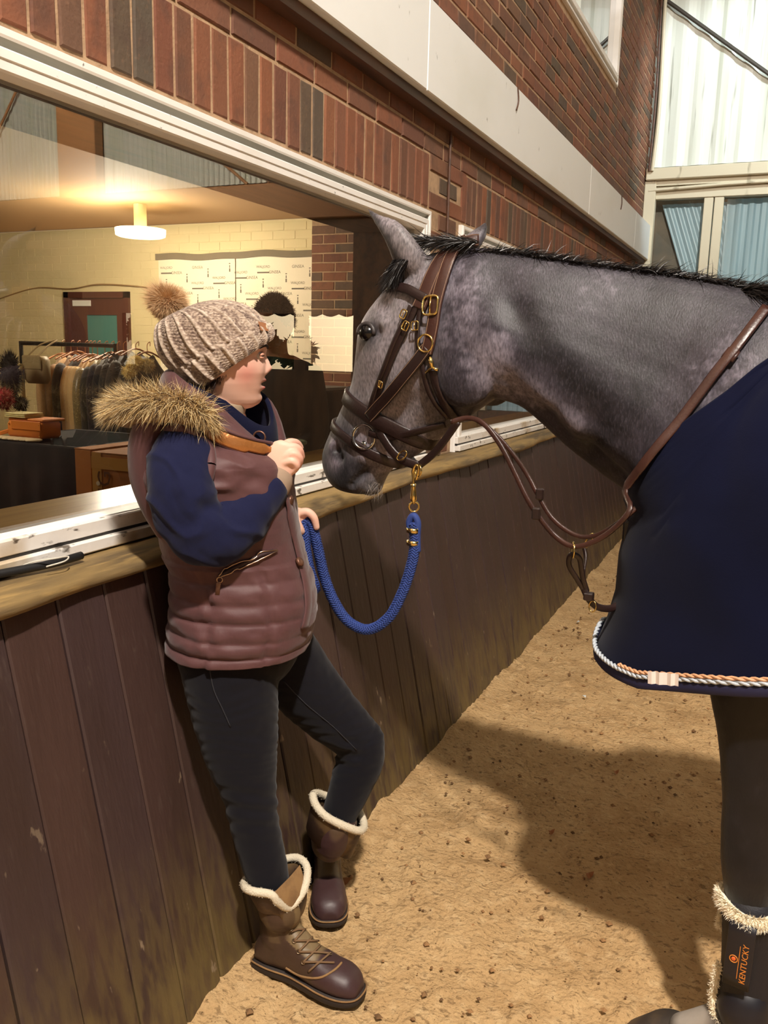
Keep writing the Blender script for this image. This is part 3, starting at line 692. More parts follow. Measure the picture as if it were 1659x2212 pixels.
garment(268, .06, 1.0, srgb(30, 28, 26), 'bulky black fur coat beyond the right end of the rail', .16, .5, True)
# grey bag hung on the rail end
def px_box(name, x0, x1, y0, y1, Y, dep, mt, parent=None, ch=.01):
    A = at(x0, y0, Y=Y); B = at(x1, y1, Y=Y)
    return MB().box(A[0], B[0], Y, Y + dep, B[2], A[2], ch).build(name, mt, parent)
bagc = at(68, 800, Y=4.55)
bag = thing('grey_handbag', 'pale grey structured handbag hanging from the left end of the rail', 'handbag', tuple(bagc))
m_bag = mat('grey_bag_leather', srgb(150, 132, 96), 0.55)
A = at(42, 768, Y=4.55); B = at(94, 830, Y=4.55)
MB().box(A[0] + .01, B[0] - .01, 4.55, 4.66, B[2], A[2], .03).build('bag_body', m_bag, bag, True)
MB().box(A[0] + .02, B[0] - .02, 4.545, 4.56, (A[2] + B[2]) / 2, A[2] + .004, .008).build('bag_flap', m_bag, bag)
MB().tube(catmull([(A[0] + .03, 4.6, A[2]), (A[0] + .05, 4.7, A[2] + .08), ((A[0] + B[0]) / 2, 4.8, A[2] + .115), (B[0] - .10, 4.7, A[2] + .07), (B[0] - .09, 4.6, A[2])], 6), .006, 6).build('bag_handle', m_bag, bag)
# black cloth table with goods
TY0, TY1 = 3.45, 4.25
tz = at(60, 952, Y=TY0 + .1)[2]
tl, tr = at(-60, 950, Y=TY0)[0], at(166, 950, Y=TY0)[0]
tbl = thing('display_table', 'table draped to the floor in black cloth inside the room', 'table', ((tl + tr) / 2, 3.85, 0))
MB().box(tl + .03, tr - .03, TY0 + .03, TY1 - .03, tz - .04, tz - .008).build('table_top', m_darkwood, tbl)
for sx in (tl + .08, tr - .08):
    for sy in (TY0 + .08, TY1 - .08): MB().box(sx - .02, sx + .02, sy - .02, sy + .02, 0, tz - .04).build('leg', m_darkwood, tbl)
m_bc = mat('black_table_cloth', srgb(20, 19, 20), 0.95, layers=[(srgb(44, 36, 32), 6.0, .5, .7, .6)])
V = []; loop = []
for (xa, ya, xb, yb) in ((tl, TY0, tr, TY0), (tr, TY0, tr, TY1), (tr, TY1, tl, TY1), (tl, TY1, tl, TY0)):
    for i in range(24): loop.append((xa + (xb - xa) * i / 24, ya + (yb - ya) * i / 24))
cx_, cy_ = (tl + tr) / 2, (TY0 + TY1) / 2; nl = len(loop)
for k, (s, z) in enumerate(((0.9, tz), (.985, tz), (1.0, tz - .012), (1.02, tz - .2), (1.03, tz - .5), (1.04, .02))):
    for i, (x, y) in enumerate(loop):
        wv = (.012 * math.sin(i * 1.3) + .008 * math.sin(i * 2.9)) * max(0, k - 2)
        V.append((cx_ + (x - cx_) * (s + wv), cy_ + (y - cy_) * (s + wv * 1.6), z))
mesh('table_cloth', V, grid_faces(nl, 6, True) + [tuple(range(nl))], m_bc, tbl, True)
# orange handbag, folded cloth, white fur strip, red pompom hat, black fur scarf, cream strip
oc = at(48, 920, Y=TY0 + .12)
ob = thing('orange_handbag', 'orange leather handbag lying on the black table', 'handbag', (oc[0], TY0 + .2, tz))
m_or = mat('orange_leather', srgb(206, 122, 48), 0.5, bump=(200.0, 0.2))
A = at(11, 906, Y=TY0 + .10); B = at(90, 944, Y=TY0 + .10); zt2 = A[2] + .0
MB().box(A[0], B[0], TY0 + .10, TY0 + .26, tz + .012, zt2, .018).build('bag_body', m_or, ob, True)
MB().box(A[0] + .01, B[0] + .004, TY0 + .11, TY0 + .28, zt2 - .004, zt2 + .012, .006).box(A[0] + .05, B[0], TY0 + .094, TY0 + .10, zt2 - .05, zt2, .003).build('bag_flap', m_or, ob)
MB().tube(catmull([(A[0] + .02, TY0 + .12, tz + .05), (A[0] - .04, TY0 + .1, tz + .03), (A[0] - .09, TY0 + .12, tz + .012)], 5), .012, 6).build('bag_strap', m_or, ob)
for rv in ((B[0] - .012, TY0 + .096, zt2 - .02), (A[0] + .03, TY0 + .096, zt2 - .02), (B[0] - .012, TY0 + .096, tz + .03)): MB().ball(rv, .004, 8, 6).build('rivet', mat('brass', srgb(214, 176, 96), 0.25, 1.0), ob)
fx0, fx1 = at(14, 900, Y=TY0 + .12)[0], at(60, 900, Y=TY0 + .12)[0]
nf = 10; V = []
for k in range(4):
    for i in range(nf): x = fx0 + (fx1 - fx0) * i / (nf - 1); V += [(x, TY0 + .10 + .0, zt2 + .014 + k * .007 + .002 * math.sin(i)), (x, TY0 + .24, zt2 + .016 + k * .007)]
fc = thing('folded_pouch', 'folded cream cloth pouch with dark lettering lying on the orange bag', 'pouch', (fx0, TY0 + .15, zt2 + .014))
m_cc = mat('cream_cloth', srgb(206, 196, 140), 0.9)
for k in range(3): MB().box(fx0 + .004 * k, fx1 - .003 * k, TY0 + .10, TY0 + .24, zt2 + .014 + k * .009, zt2 + .021 + k * .009, .003).build('cloth_fold', m_cc, fc)
text_mesh('pouch_print', 'NL LINC', .035, Matrix.Translation((fx0 + .075, TY0 + .14, zt2 + .0405)), mat('dark_print', srgb(50, 48, 40), .8), fc, 0)
def furry(name, label, cat_, c, r, col, n=900, ln=.03, group=None, squash=(1, 1, 1), core=.72):
    t = thing(name, label, cat_, tuple(c), group); m = mat('fur_%d%d%d' % tuple(int(99 * v) for v in col), col, .9)
    MB().ball(c, (r * core * squash[0], r * core * squash[1], r * core * squash[2]), 16, 10).build('core', m, t, True)
    f = MB(); c = np.array(c, float)
    for k in range(n):
        d = rs.normal(size=3); d /= np.linalg.norm(d); p = c + d * r * core * np.array(squash) * .95; q = p + d * (r * (1 - core) + ln * rs.uniform(-.3, .5)) + rs.normal(size=3) * .006
        s = np.cross(d, rs.normal(size=3)); s /= np.linalg.norm(s); f.add([p - s * .0022, p + s * .0022, q], [(0, 1, 2)])
    o = f.build('fur', m, t); o['kind'] = 'stuff'; return t
furry('fur_pompom', 'yellowish cream fur pompom, the upper left of the three past the rail', 'pompom', at(293, 785, Y=4.6), .06, srgb(236, 216, 150))
furry('fur_pompom', 'yellowish cream fur pompom, the lowest of the three past the rail', 'pompom', at(280, 803, Y=4.55), .05, srgb(240, 220, 156))
furry('fur_pompom', 'pale fur pompom, the rightmost of the three past the rail', 'pompom', at(318, 790, Y=4.65), .05, srgb(222, 206, 160))
furry('fur_hat', 'deep red fur pompom hat at the left edge above the table', 'hat', at(6, 862, Y=3.8), .075, srgb(150, 30, 44), squash=(1, 1, 1.05))
furry('fur_scarf', 'black fur scarf hanging at the left edge before the rail', 'scarf', at(22, 812, Y=4.3), .12, srgb(20, 18, 16), 1600, .05, squash=(.75, .6, 1.7))
furry('fur_hat', 'glossy black fur hat behind the folded pouch', 'hat', at(44, 872, Y=3.95), .05, srgb(26, 22, 22))
A = at(38, 785, Y=4.5); B = at(57, 872, Y=4.5)
tag(mesh('cream_scarf', [(A[0], 4.5, A[2]), (A[0] + .02, 4.5, A[2]), (B[0], 4.47, B[2]), (A[0] + .0, 4.5, B[2]), (A[0] + .01, 4.53, A[2]), (B[0] - .02, 4.52, B[2])], [(0, 1, 2, 3), (1, 4, 5, 2), (4, 0, 3, 5), (3, 2, 5), (0, 4, 1)], mat('cream_silk', srgb(232, 218, 160), .5)), 'narrow cream scarf hanging in front of the grey bag', 'scarf')
wf = MB(); P0 = at(0, 948, Y=TY0 + .06); P1 = at(76, 952, Y=TY0 + .06)
for i in range(7):
    x = P0[0] - .02 + (P1[0] - P0[0]) * i / 6; wf.ball((x, TY0 + .07, tz + .010), (.042, .05, .011), 12, 8)
tag(wf.build('fur_strip', mat('white_fur_strip', srgb(214, 196, 160), .95, bump=(120.0, 1.0)), None, True), 'flat cream fur strip along the front of the black table', 'fur')
# cardboard boxes
m_card = mat('cardboard', srgb(178, 116, 52), 0.8, layers=[(srgb(150, 94, 40), 4.0, .4, .7, .5)]); m_tape = mat('parcel_tape', srgb(206, 160, 88), .35)
def carton(x0, x1, y0, Y, dep, label, tapex=None, mark=False):
    A = at(x0, y0, Y=Y); B = at(x1, y0, Y=Y); t = thing('cardboard_box', label, 'box', ((A[0] + B[0]) / 2, Y + dep / 2, 0), 'cardboard boxes by the window')
    MB().box(A[0], B[0], Y, Y + dep, .0, A[2] - .003, .004).build('box_body', m_card, t)
    MB().box(A[0], B[0], Y, Y + dep * .495, A[2] - .003, A[2] + .001).box(A[0], B[0], Y + dep * .505, Y + dep, A[2] - .003, A[2] + .001).build('box_flap', m_card, t)
    if tapex:
        T_ = at(tapex[0], y0, Y=Y)[0], at(tapex[1], y0, Y=Y)[0]; MB().box(T_[0], T_[1], Y - .002, Y, .0, A[2]).build('tape', m_tape, t)
    if mark:
        M_ = Matrix.Translation((at(226, 1000, Y=Y)[0], Y - .003, A[2] - .2)) @ R90 @ Matrix.Rotation(math.pi / 2, 4, 'Z')
        text_mesh('box_print', 'DHL UNG'[4:], .11, M_, mat('brown_print', srgb(104, 64, 30), .8), t, 0)
        MB().box(A[0], B[0], Y - .0025, Y, A[2] - .075, A[2] - .02).build('tape', m_tape, t)
        MB().tube([(at(213, 1044, Y=Y)[0], Y - .004, at(213, 1044, Y=Y)[2]), (at(213, 1044, Y=Y)[0], Y - .001, at(213, 1044, Y=Y)[2])], .011, 12).build('box_sticker', mat('white_sticker', srgb(230, 220, 200), .5), t)
    return t
carton(197, 372, 976, 3.0, .32, 'large taped cardboard box beside the window board', (198, 218), True)
carton(160, 196, 968, 3.25, .4, 'narrow cardboard box squeezed between the black table and large box')
carton(242, 345, 958, 3.72, .33, 'cardboard box standing behind the large taped box')
# black draped cabinet and green tray to the right
A = at(470, 832, Y=5.2); B = at(694, 955, Y=5.2)
cb = thing('draped_cabinet', 'cabinet under a black cloth near the brick pier', 'cabinet', ((A[0] + B[0]) / 2, 5.4, 0))
MB().box(A[0], B[0], 5.2, 5.7, 0, A[2] - .02).build('cabinet_body', m_darkwood, cb)
MB().box(A[0] - .01, B[0] + .01, 5.18, 5.72, .1, A[2] - .01, .01).build('cloth', m_bc, cb); MB().box(A[0], B[0], 5.19, 5.71, A[2] - .01, A[2] + .01, .004).build('cabinet_top', mat('grey_top', srgb(110, 110, 104), .6), cb)
A = at(636, 960, Y=2.9); B = at(712, 988, Y=2.9)
gt = thing('green_tub', 'shallow green tub just inside the window board', 'tub', ((A[0] + B[0]) / 2, 3.1, 0))
cxx = -1.84; MB().tube([(cxx, 3.0, B[2] - .15), (cxx, 3.0, A[2] - .01)], [.09, .11], 28).build('tub_body', mat('dark_green_plastic', srgb(48, 84, 48), .4), gt, True)
MB().torus((cxx, 3.0, A[2] - .008), .11, .008, (1, 0, 0), (0, 1, 0), 32, 6).build('tub_rim', mat('pale_green_plastic', srgb(130, 150, 118), .4), gt, True)
MB().box(cxx - .10, cxx + .10, 2.9, 3.1, 0, B[2] - .15).build('stand', m_darkwood, gt)
# ---------------------------------------------------------------- shared body-building tools
from mathutils.bvhtree import BVHTree
def unit(v): v = np.asarray(v, float); return v / (np.linalg.norm(v) + 1e-12)
def sil_ring(A, B, n, p, w, k=0.0, ex=1.0, nseg=28, fix=True):
    """cross-section ring whose outline spans pixels A..B on the vertical plane (n,p); half width w along n; egg factor k"""
    Pa, Pb = at(A[0], A[1], n=n, p=p), at(B[0], B[1], n=n, p=p); c = (Pa + Pb) / 2; u = Pa - Pb; a = np.linalg.norm(u) / 2; u = unit(u)
    if fix:
        q = np.array(proj(np.stack([c, c + u * .01, c + np.asarray(n) * .01]))); du = (q[:2, 1] - q[:2, 0]) / .01; dl = (q[:2, 2] - q[:2, 0]) / .01
        lu = np.linalg.norm(du); lam = abs(dl @ (du / lu)); e = a * lu; a = math.sqrt(max(e * e - (lam * w) ** 2, (e * .35) ** 2)) / lu
    return ring(c, u * a, unit(n) * w, k, ex, nseg)
def ring(c, ua, wb, k=0.0, ex=1.0, nseg=28):
    out = []
    for i in range(nseg):
        t = 2 * math.pi * i / nseg; ct, st = math.cos(t), math.sin(t)
        x = math.copysign(abs(ct) ** ex, ct); y = math.copysign(abs(st) ** ex, st)
        out.append(np.asarray(c) + ua * x + np.asarray(wb) * y * (1 + k * x))
    return out
def loft(mb, rings, cap=True, sub=1):
    if sub > 1:
        R_ = np.array(rings); new = catmull(list(R_), sub); rings = new
    nseg = len(rings[0]); V = [p for r in rings for p in r]
    Fc = grid_faces(nseg, len(rings), True)
    if cap:
        Fc += [tuple(range(nseg))[::-1], tuple(range((len(rings) - 1) * nseg, len(rings) * nseg))]
    mb.add(V, Fc); return mb
def ell_tube(mb, P, R1, R2=None, up=(0, 1, 0), nseg=20, sub=5, ex=1.0):
    """tapering limb: centres P, half sizes R1 across / R2 along `up`"""
    R2 = R1 if R2 is None else R2
    Q = catmull([np.array(list(p) + [a, b], float) for p, a, b in zip(P, R1, R2)], sub); rings = []
    for i, q in enumerate(Q):
        T = unit(Q[min(i + 1, len(Q) - 1)][:3] - Q[max(i - 1, 0)][:3]); b = np.array(up, float); b = unit(b - (b @ T) * T); a = np.cross(T, b)
        rings.append(ring(q[:3], a * q[3], b * q[4], 0, ex, nseg))
    # rounded ends
    def endcap(q, T, r0, s): return [[q + (v - q) * f + T * s * g for v in r0] for f, g in ((.8, .5), (.45, .8))]
    c0, c1 = Q[0][:3], Q[-1][:3]; T0 = unit(Q[0][:3] - Q[1][:3]); T1 = unit(Q[-1][:3] - Q[-2][:3])
    rings = endcap(c0, T0, rings[0], Q[0][3] * .8)[::-1] + rings + endcap(c1, T1, rings[-1], Q[-1][3] * .8)
    return loft(mb, rings)
def remesh(name, mb, voxel, smooth=6, factor=0.5):
    me = bpy.data.meshes.new('tmp'); me.from_pydata(mb.V, [], mb.F); me.update()
    bm = bmesh.new(); bm.from_mesh(me); bmesh.ops.recalc_face_normals(bm, faces=bm.faces); bm.to_mesh(me); bm.free()
    o = bpy.data.objects.new('tmp', me); C.objects.link(o)
    r = o.modifiers.new('r', 'REMESH'); r.mode = 'VOXEL'; r.voxel_size = voxel; r.adaptivity = 0
    s = o.modifiers.new('s', 'SMOOTH'); s.iterations = smooth; s.factor = factor
    dg = bpy.context.evaluated_depsgraph_get(); out = bpy.data.meshes.new_from_object(o.evaluated_get(dg)); out.name = name
    bpy.data.objects.remove(o); bpy.data.meshes.remove(me)
    return out
def verts_of(me):
    V = np.empty(len(me.vertices) * 3); me.vertices.foreach_get('co', V); return V.reshape(-1, 3)
def normals_of(me):
    V = np.empty(len(me.vertices) * 3); me.vertices.foreach_get('normal', V); return V.reshape(-1, 3)
def setv(me, V): me.vertices.foreach_set('co', np.ascontiguousarray(V).ravel()); me.update()
def brush(V, N, c, r, amount, dirv=None, sq=None):
    d = V - np.asarray(c); 
    if sq is not None: d = d / np.asarray(sq)
    w_ = np.exp(-(np.sum(d * d, 1)) / (r * r)); V += (N if dirv is None else np.asarray(dirv)) * (w_ * amount)[:, None]
def vcol(me, col, name='paint'):
    a_ = me.color_attributes.new(name, 'FLOAT_COLOR', 'POINT'); rgba = np.ones((len(me.vertices), 4)); rgba[:, :3] = col; a_.data.foreach_set('color', rgba.ravel())
def bvh_of(me):
    V = [v.co.copy() for v in me.vertices]; return BVHTree.FromPolygons(V, [tuple(p.vertices) for p in me.polygons])
def cast(bv, px, py, off=0.0):
    r = Vector(unit(ray(px, py))); h = bv.ray_cast(Vector(O0), r)
    if h[0] is None: return None
    n_ = h[1] if h[1].dot(r) < 0 else -h[1]; return np.array(h[0]) + np.array(n_) * off, np.array(n_)
def strands(P, D, L, W, seg=2, droop=0.0, jit=0.3, rs=RNG):
    """flat tapering hair strips: roots P, directions D, lengths L, width W -> MB"""
    mb = MB(); P = np.asarray(P); D = np.asarray(D)
    for i in range(len(P)):
        p = P[i].copy(); d = D[i].copy(); l = L if np.isscalar(L) else L[i]; s = unit(np.cross(d, rs.normal(size=3))); step = l / seg; row = []
        for k in range(seg):
            wd = W * (1 - k / seg); row += [p - s * wd / 2, p + s * wd / 2]
            d = unit(d + rs.normal(size=3) * jit * .5 + np.array([0, 0, -droop])); p = p + d * step
        row.append(p); Fc = [(2 * k, 2 * k + 1, 2 * k + 3, 2 * k + 2) for k in range(seg - 1)] + [(2 * seg - 2, 2 * seg - 1, 2 * seg)]
        mb.add(row, Fc)
    return mb

# ---------------------------------------------------------------- the grey horse
HY = 1.93
YAW = math.radians(15)
HD = np.array([-math.cos(YAW), math.sin(YAW), 0]); HL = np.array([-math.sin(YAW), -math.cos(YAW), 0])   # head forward, head left
hp = np.array(at(1000, 700, Y=1.90))
NL_ = np.array([0, -1.0, 0])
hb = MB()
def nplane(y): return dict(n=NL_, p=np.array([0, y, 0]))
neck = [((1780, 655), (1480, 1330), 1.93, .215, -.35), ((1690, 632), (1398, 1160), 1.93, .175, -.40), ((1600, 612), (1362, 1072), 1.93, .145, -.42), ((1500, 594), (1300, 1022), 1.925, .122, -.42), ((1400, 580), (1240, 975), 1.92, .108, -.42),
        ((1290, 566), (1180, 922), 1.91, .098, -.40), ((1190, 552), (1130, 880), 1.90, .090, -.36), ((1100, 540), (1085, 864), 1.895, .084, -.3), ((1020, 535), (1040, 850), 1.89, .078, -.2), ((960, 545), (1000, 800), 1.90, .06, 0)]
loft(hb, [sil_ring(A, B, NL_, np.array([0, y, 0]), w_, k) for A, B, y, w_, k in neck], sub=4)
head = [((985, 535), (1075, 690), .060, .0, 1), ((930, 548), (1092, 775), .078, .0, .9), ((880, 588), (1080, 848), .092, .05, .85), ((838, 632), (1035, 888), .098, .12, .85), ((800, 690), (992, 918), .094, .20, .85),
        ((785, 755), (958, 944), .078, .20, .85), ((773, 815), (930, 966), .066, .16, .85), ((752, 862), (900, 986), .058, .10, .88), ((730, 905), (872, 1000), .054, .02, .9), ((712, 942), (852, 1012), .055, .0, .9), ((700, 978), (836, 1032), .056, .02, .92), ((703, 1012), (826, 1052), .052, .02, .95), ((716, 1040), (800, 1068), .040, 0, 1), ((735, 1056), (780, 1068), .02, 0, 1)]
loft(hb, [sil_ring(A, B, HL, hp, w_, k, ex) for A, B, w_, k, ex in head], sub=4)
def H(px, py, lat=0.0): return at(px, py, n=HL, p=hp + HL * lat)
def HS(px, py, lat, s): return H(px, py, lat) - (0 if s > 0 else 2 * lat) * HL
# lower lip and chin, orbital ridges, nostril flare, jowl plates
hb.ball(H(800, 1046, 0), (.034, .036, .030), 16, 12)
for s in (1, -1):
    ec = HS(826, 712, .066, s)
    hb.ball(ec, (.036, .026, .030), 16, 12)
    hb.ball(HS(730, 975, .036, s), (.026, .02, .030), 14, 10)
    hb.ball(HS(1005, 800, .052, s), (.075, .030, .085), 18, 12)
    # ears
    if s > 0: root, mid, tip = H(868, 580, .065), H(832, 512, .085), H(792, 449, .085)
    else: root, mid, tip = H(1000, 545, -.07), H(1036, 505, -.105), H(1050, 480, -.125)
    fwd = unit(np.cross(unit(tip - root), HL))
    if s > 0: P_ = [H(905, 592, .03), H(886, 562, .06), H(864, 524, .078), H(845, 498, .085), H(813, 471, .088), H(792, 449, .09)]; R1 = [.044, .042, .033, .027, .011, .003]; R2 = [.03, .030, .024, .018, .009, .003]
    else: P_ = [H(975, 575, -.03), root, mid, tip]; R1 = [.03, .03, .020, .004]; R2 = [.03, .024, .014, .004]
    ell_tube(hb, P_, R1, R2, up=HL, nseg=16, sub=4)
# trunk, quarters, legs
X0 = .12
trunk = [(-.05, 1.16, .22, .17), (.12, 1.22, .36, .23), (.35, 1.27, .38, .27), (.7, 1.27, .36, .30), (1.1, 1.27, .35, .31), (1.5, 1.30, .34, .30), (1.85, 1.30, .32, .27), (2.08, 1.26, .24, .18)]
loft(hb, [ring(np.array([x, HY, z]), np.array([0, 0, a]), np.array([0, w_, 0]), -.05, .95) for x, z, a, w_ in trunk], sub=4)
hb.ball((-.10, HY, 1.14), (.15, .19, .18), 20, 14)
for s, yl in ((-1, HY - .17), (1, HY + .17)):
    dx = 0 if s < 0 else .14
    hb.ball((.06 + dx * .3, HY + s * .14, 1.18), (.19, .11, .30), 20, 14)
    if s < 0:
        Lp = lambda px, py: at(px, py, Y=yl)
        P_ = [Lp(1672, 1330), Lp(1650, 1480), Lp(1642, 1600), Lp(1634, 1720), Lp(1622, 1810), Lp(1620, 1880), Lp(1617, 1950), Lp(1614, 2040), Lp(1606, 2130), Lp(1592, 2190), Lp(1530, 2210), Lp(1472, 2225)]
        P_ = [np.array(p) for p in P_]
        R1 = [.13, .105, .080, .066, .058, .056, .046, .040, .040, .044, .036, .034]; R2 = [.075, .07, .058, .050, .045, .046, .036, .030, .032, .036, .032, .034]
    else:
        o_ = np.array([dx, 0, 0])
        P_ = [np.array(q_) + np.array([.13, 0, 0]) for q_ in (np.array([.14, yl, 1.05]), np.array([.13, yl, .85]), np.array([.12, yl, .65]), np.array([.11, yl, .50]), np.array([.11, yl, .42]), np.array([.11, yl, .30]), np.array([.11, yl, .18]), np.array([.08, yl, .10]), np.array([.04, yl, .04]))]
        R1 = [.12, .09, .066, .054, .05, .038, .038, .034, .034]; R2 = [.07, .06, .048, .044, .04, .028, .032, .03, .032]
    ell_tube(hb, P_, R1, R2, up=(0, 1, 0), nseg=18, sub=4)
    # hind leg: stifle, hock, shank
    P_ = [(1.85, yl, 1.15), (1.72, yl, .92), (1.84, yl, .70), (2.02, yl, .55), (2.00, yl, .42), (1.99, yl, .20), (1.93, yl, .11), (1.88, yl, .05)]
    ell_tube(hb, P_, [.20, .15, .09, .06, .048, .042, .038, .04], [.10, .09, .06, .045, .034, .034, .034, .036], up=(0, 1, 0), nseg=18, sub=4)
hme = remesh('horse', hb, 0.0055, 8, .5)
V = verts_of(hme); N_ = normals_of(hme)
# sculpting: cheek crest, eye socket, nostrils, mouth, jugular groove, shoulder, temple hollow
HR = lambda px, py, lat: at(px, py, n=HL, p=hp + HL * lat)
for s in (1, -1):
    off = HL * s
    brush(V, N_, HS(812, 716, .098, s), .016, -.012)
    brush(V, N_, HS(840, 668, .085, s), .022, -.008)
    brush(V, N_, HS(832, 700, .10, s), .018, .006)
    for t in np.linspace(0, 1, 7): brush(V, N_, HS(865 + (800 - 865) * t, 810 + (870 - 810) * t, .07, s), .016, .0045)
    for t in np.linspace(0, 1, 6): brush(V, N_, HS(905 - 60 * t, 850 + 70 * t, .062, s), .022, -.005)
    brush(V, N_, HS(722, 972, .058, s), .013, -.020); brush(V, N_, HS(730, 990, .060, s), .012, -.014)
    brush(V, N_, HS(712, 960, .055, s), .012, .006)
    for t in np.linspace(0, 1, 9): brush(V, N_, HS(758 + 52 * t, 1050 - 42 * t ** .7, .048, s), .009, -.011)
    brush(V, N_, HS(786, 985, .05, s), .022, .010)
near = lambda px, py, y=HY - .11: at(px, py, Y=y)
for a_, b_ in (((1110, 850), (1180, 930)), ((1180, 930), (1270, 1010)), ((1270, 1010), (1350, 1080))):
    for t in np.linspace(0, 1, 5):
        q = near(a_[0] + (b_[0] - a_[0]) * t, a_[1] + (b_[1] - a_[1]) * t - 40, HY - .09); brush(V, N_, q, .030, -.008)
for t in np.linspace(0, 1, 6):
    brush(V, N_, near(1060 + 330 * t, 700 + 190 * t, HY - .10), .06, .007)
for t in np.linspace(0, 1, 14):
    a_ = np.array(catmull([(1060., 700.), (1110., 780.), (1175., 850.), (1235., 915.), (1265., 965.)], 4))[min(16, int(t * 16))]
    brush(V, N_, near(a_[0], a_[1], HY - .10), .024, .0055); brush(V, N_, near(a_[0] + 48, a_[1] - 34, HY - .10), .032, -.0055)
brush(V, N_, near(1480, 840, HY - .13), .11, -.012); brush(V, N_, near(1080, 620, HY - .08), .05, -.006)
brush(V, N_, near(1600, 760, HY - .15), .10, .010)
setv(hme, V); N_ = normals_of(hme)
V += N_ * (0.0012 * vnoise(V, 14, 4, 3))[:, None]; setv(hme, V); N_ = normals_of(hme)
hbv = bvh_of(hme)
# coat colours, with light along the jugular ridge worked into them
u, v_, dd = proj(V)
def g3(c, r): d = V - np.asarray(c); return np.exp(-np.sum(d * d, 1) / (r * r))
dark = np.array(srgb(34, 30, 36)); mid = np.array(srgb(78, 71, 80)); light = np.array(srgb(206, 196, 206)); blk = np.array(srgb(16, 14, 15)); facec = np.array(srgb(184, 174, 166))
n1 = vnoise(V, 7, 11, 3); n2 = vnoise(V, 26, 12, 3); n3 = vnoise(V, 90, 13, 2)
f = np.clip(.42 + .30 * n1 + .22 * n2 + .20 * n3, 0, 1)
headness = np.clip(((V - hp) @ HD + .02) / .10, 0, 1) * (V[:, 2] > 1.0)
f = np.clip(f + .30 * headness * (V[:, 2] > 1.15), 0, 1)
for (px, py, lat, r, am) in ((1080, 800, .09, .07, .45), (1150, 830, .10, .06, .55), (1240, 900, .1, .05, .5), (1090, 745, .09, .035, .4), (1200, 870, .1, .03, .5), (1245, 925, .1, .03, .4), (1160, 760, .1, .05, -.35), (1230, 830, .1, .05, -.35), (1130, 570, .08, .06, .35), (1000, 610, .08, .05, .35), (1020, 690, .09, .07, .25), (940, 860, .08, .05, -.25), (880, 900, .07, .04, -.3)):  # pale line on the jugular ridge is painted light; other spots are coat tone
    f = np.clip(f + am * g3(at(px, py, Y=1.9 - lat), r), 0, 1)
for (px, py, r, am) in ((1120, 640, .09, -.30), (1180, 760, .09, -.38), (1280, 880, .08, -.30), (1440, 700, .12, -.28), (1320, 1010, .09, -.30), (1500, 640, .06, .3), (1570, 720, .10, .12), (1380, 980, .06, .15)):
    f = np.clip(f + am * g3(near(px, py, HY - .11), r), 0, 1)
f = f[:, None]; col = np.where(f < .5, dark + (mid - dark) * f * 2, mid + (light - mid) * (f - .5) * 2)
fz = headness[:, None] * np.clip((V[:, 2:3] - 1.15) / .2, 0, 1) * .6; col = col * (1 - fz) + facec * fz
muz = np.clip(((V - H(790, 985)) @ HD) / .05 + .6, 0, 1) * headness; muz *= np.clip((1.37 - V[:, 2]) / .06, 0, 1); muzc = np.array(srgb(36, 32, 33)) * (1 + .4 * n2[:, None]); col = col * (1 - muz[:, None] * .85) + muzc * muz[:, None] * .85
chin = np.clip(g3(H(805, 1050), .05) * 1.3, 0, 1)[:, None]; col = col * (1 - chin * .6) + np.array(srgb(120, 124, 116)) * chin * .6
br = np.clip(sum(g3(cast(hbv, a_, b_)[0], .022) for a_, b_ in ((722, 935), (716, 965), (720, 1000), (735, 950), (775, 975), (783, 960)) if cast(hbv, a_, b_)) * 1.0, 0, 1)[:, None]; col = col * (1 - br * .6) + np.array(srgb(190, 174, 178)) * br * .6
lg = np.clip((1.02 - V[:, 2]) / .15, 0, 1) * (V[:, 0] > -.35); lg = lg[:, None]; col = col * (1 - lg * .93) + blk * (1 + .5 * n2[:, None]) * lg * .93
pas = np.clip(g3(at(1484, 2185, Y=HY - .19), .045) * 1.8, 0, 1)[:, None]; col = col * (1 - pas) + np.array(srgb(196, 186, 166)) * pas
eyed = sum(g3(HS(802, 720, .085, s), .034) for s in (1, -1)); eyed = np.clip(eyed * 1.3, 0, 1)[:, None]; col = col * (1 - eyed * .9) + blk * eyed * .9
for c_, r in [(cast(hbv, a_, b_)[0], r_) for a_, b_, r_ in ((799, 456, .011), (806, 467, .010), (814, 480, .010), (823, 496, .010), (831, 512, .010), (841, 529, .011), (850, 546, .012), (858, 562, .014), (866, 580, .018), (760, 1018, .030), (742, 1040, .025), (782, 1012, .022), (738, 985, .016), (838, 512, .008)) if cast(hbv, a_, b_)] + [(H(1048, 485, -.12), .030)]: w_ = np.clip(g3(c_, r) * 1.5, 0, 1)[:, None] * .7; col = col * (1 - w_) + blk * w_
nos = sum(g3(HS(722, 978, .05, s), .016) for s in (1, -1)); nos = np.clip(nos, 0, 1)[:, None]; col = col * (1 - nos) + np.array(srgb(24, 20, 20)) * nos
cr_ = np.array([at(a, b, Y=1.91) for a, b in ((1060, 530), (1150, 538), (1240, 552), (1330, 562), (1420, 574), (1510, 589), (1600, 607), (1690, 627))])
cz = np.interp(V[:, 0], cr_[:, 0], cr_[:, 2]); w_ = (np.clip((V[:, 2] - cz + .030) / .018, 0, 1) * (V[:, 0] > cr_[0, 0]))[:, None] * .85; col = col * (1 - w_) + blk * w_
col = col * (1 - .24 * (1 - headness)[:, None] * (V[:, 2:3] > 1.0) * (1 - w_))
vcol(hme, np.clip(col, 0, 1))
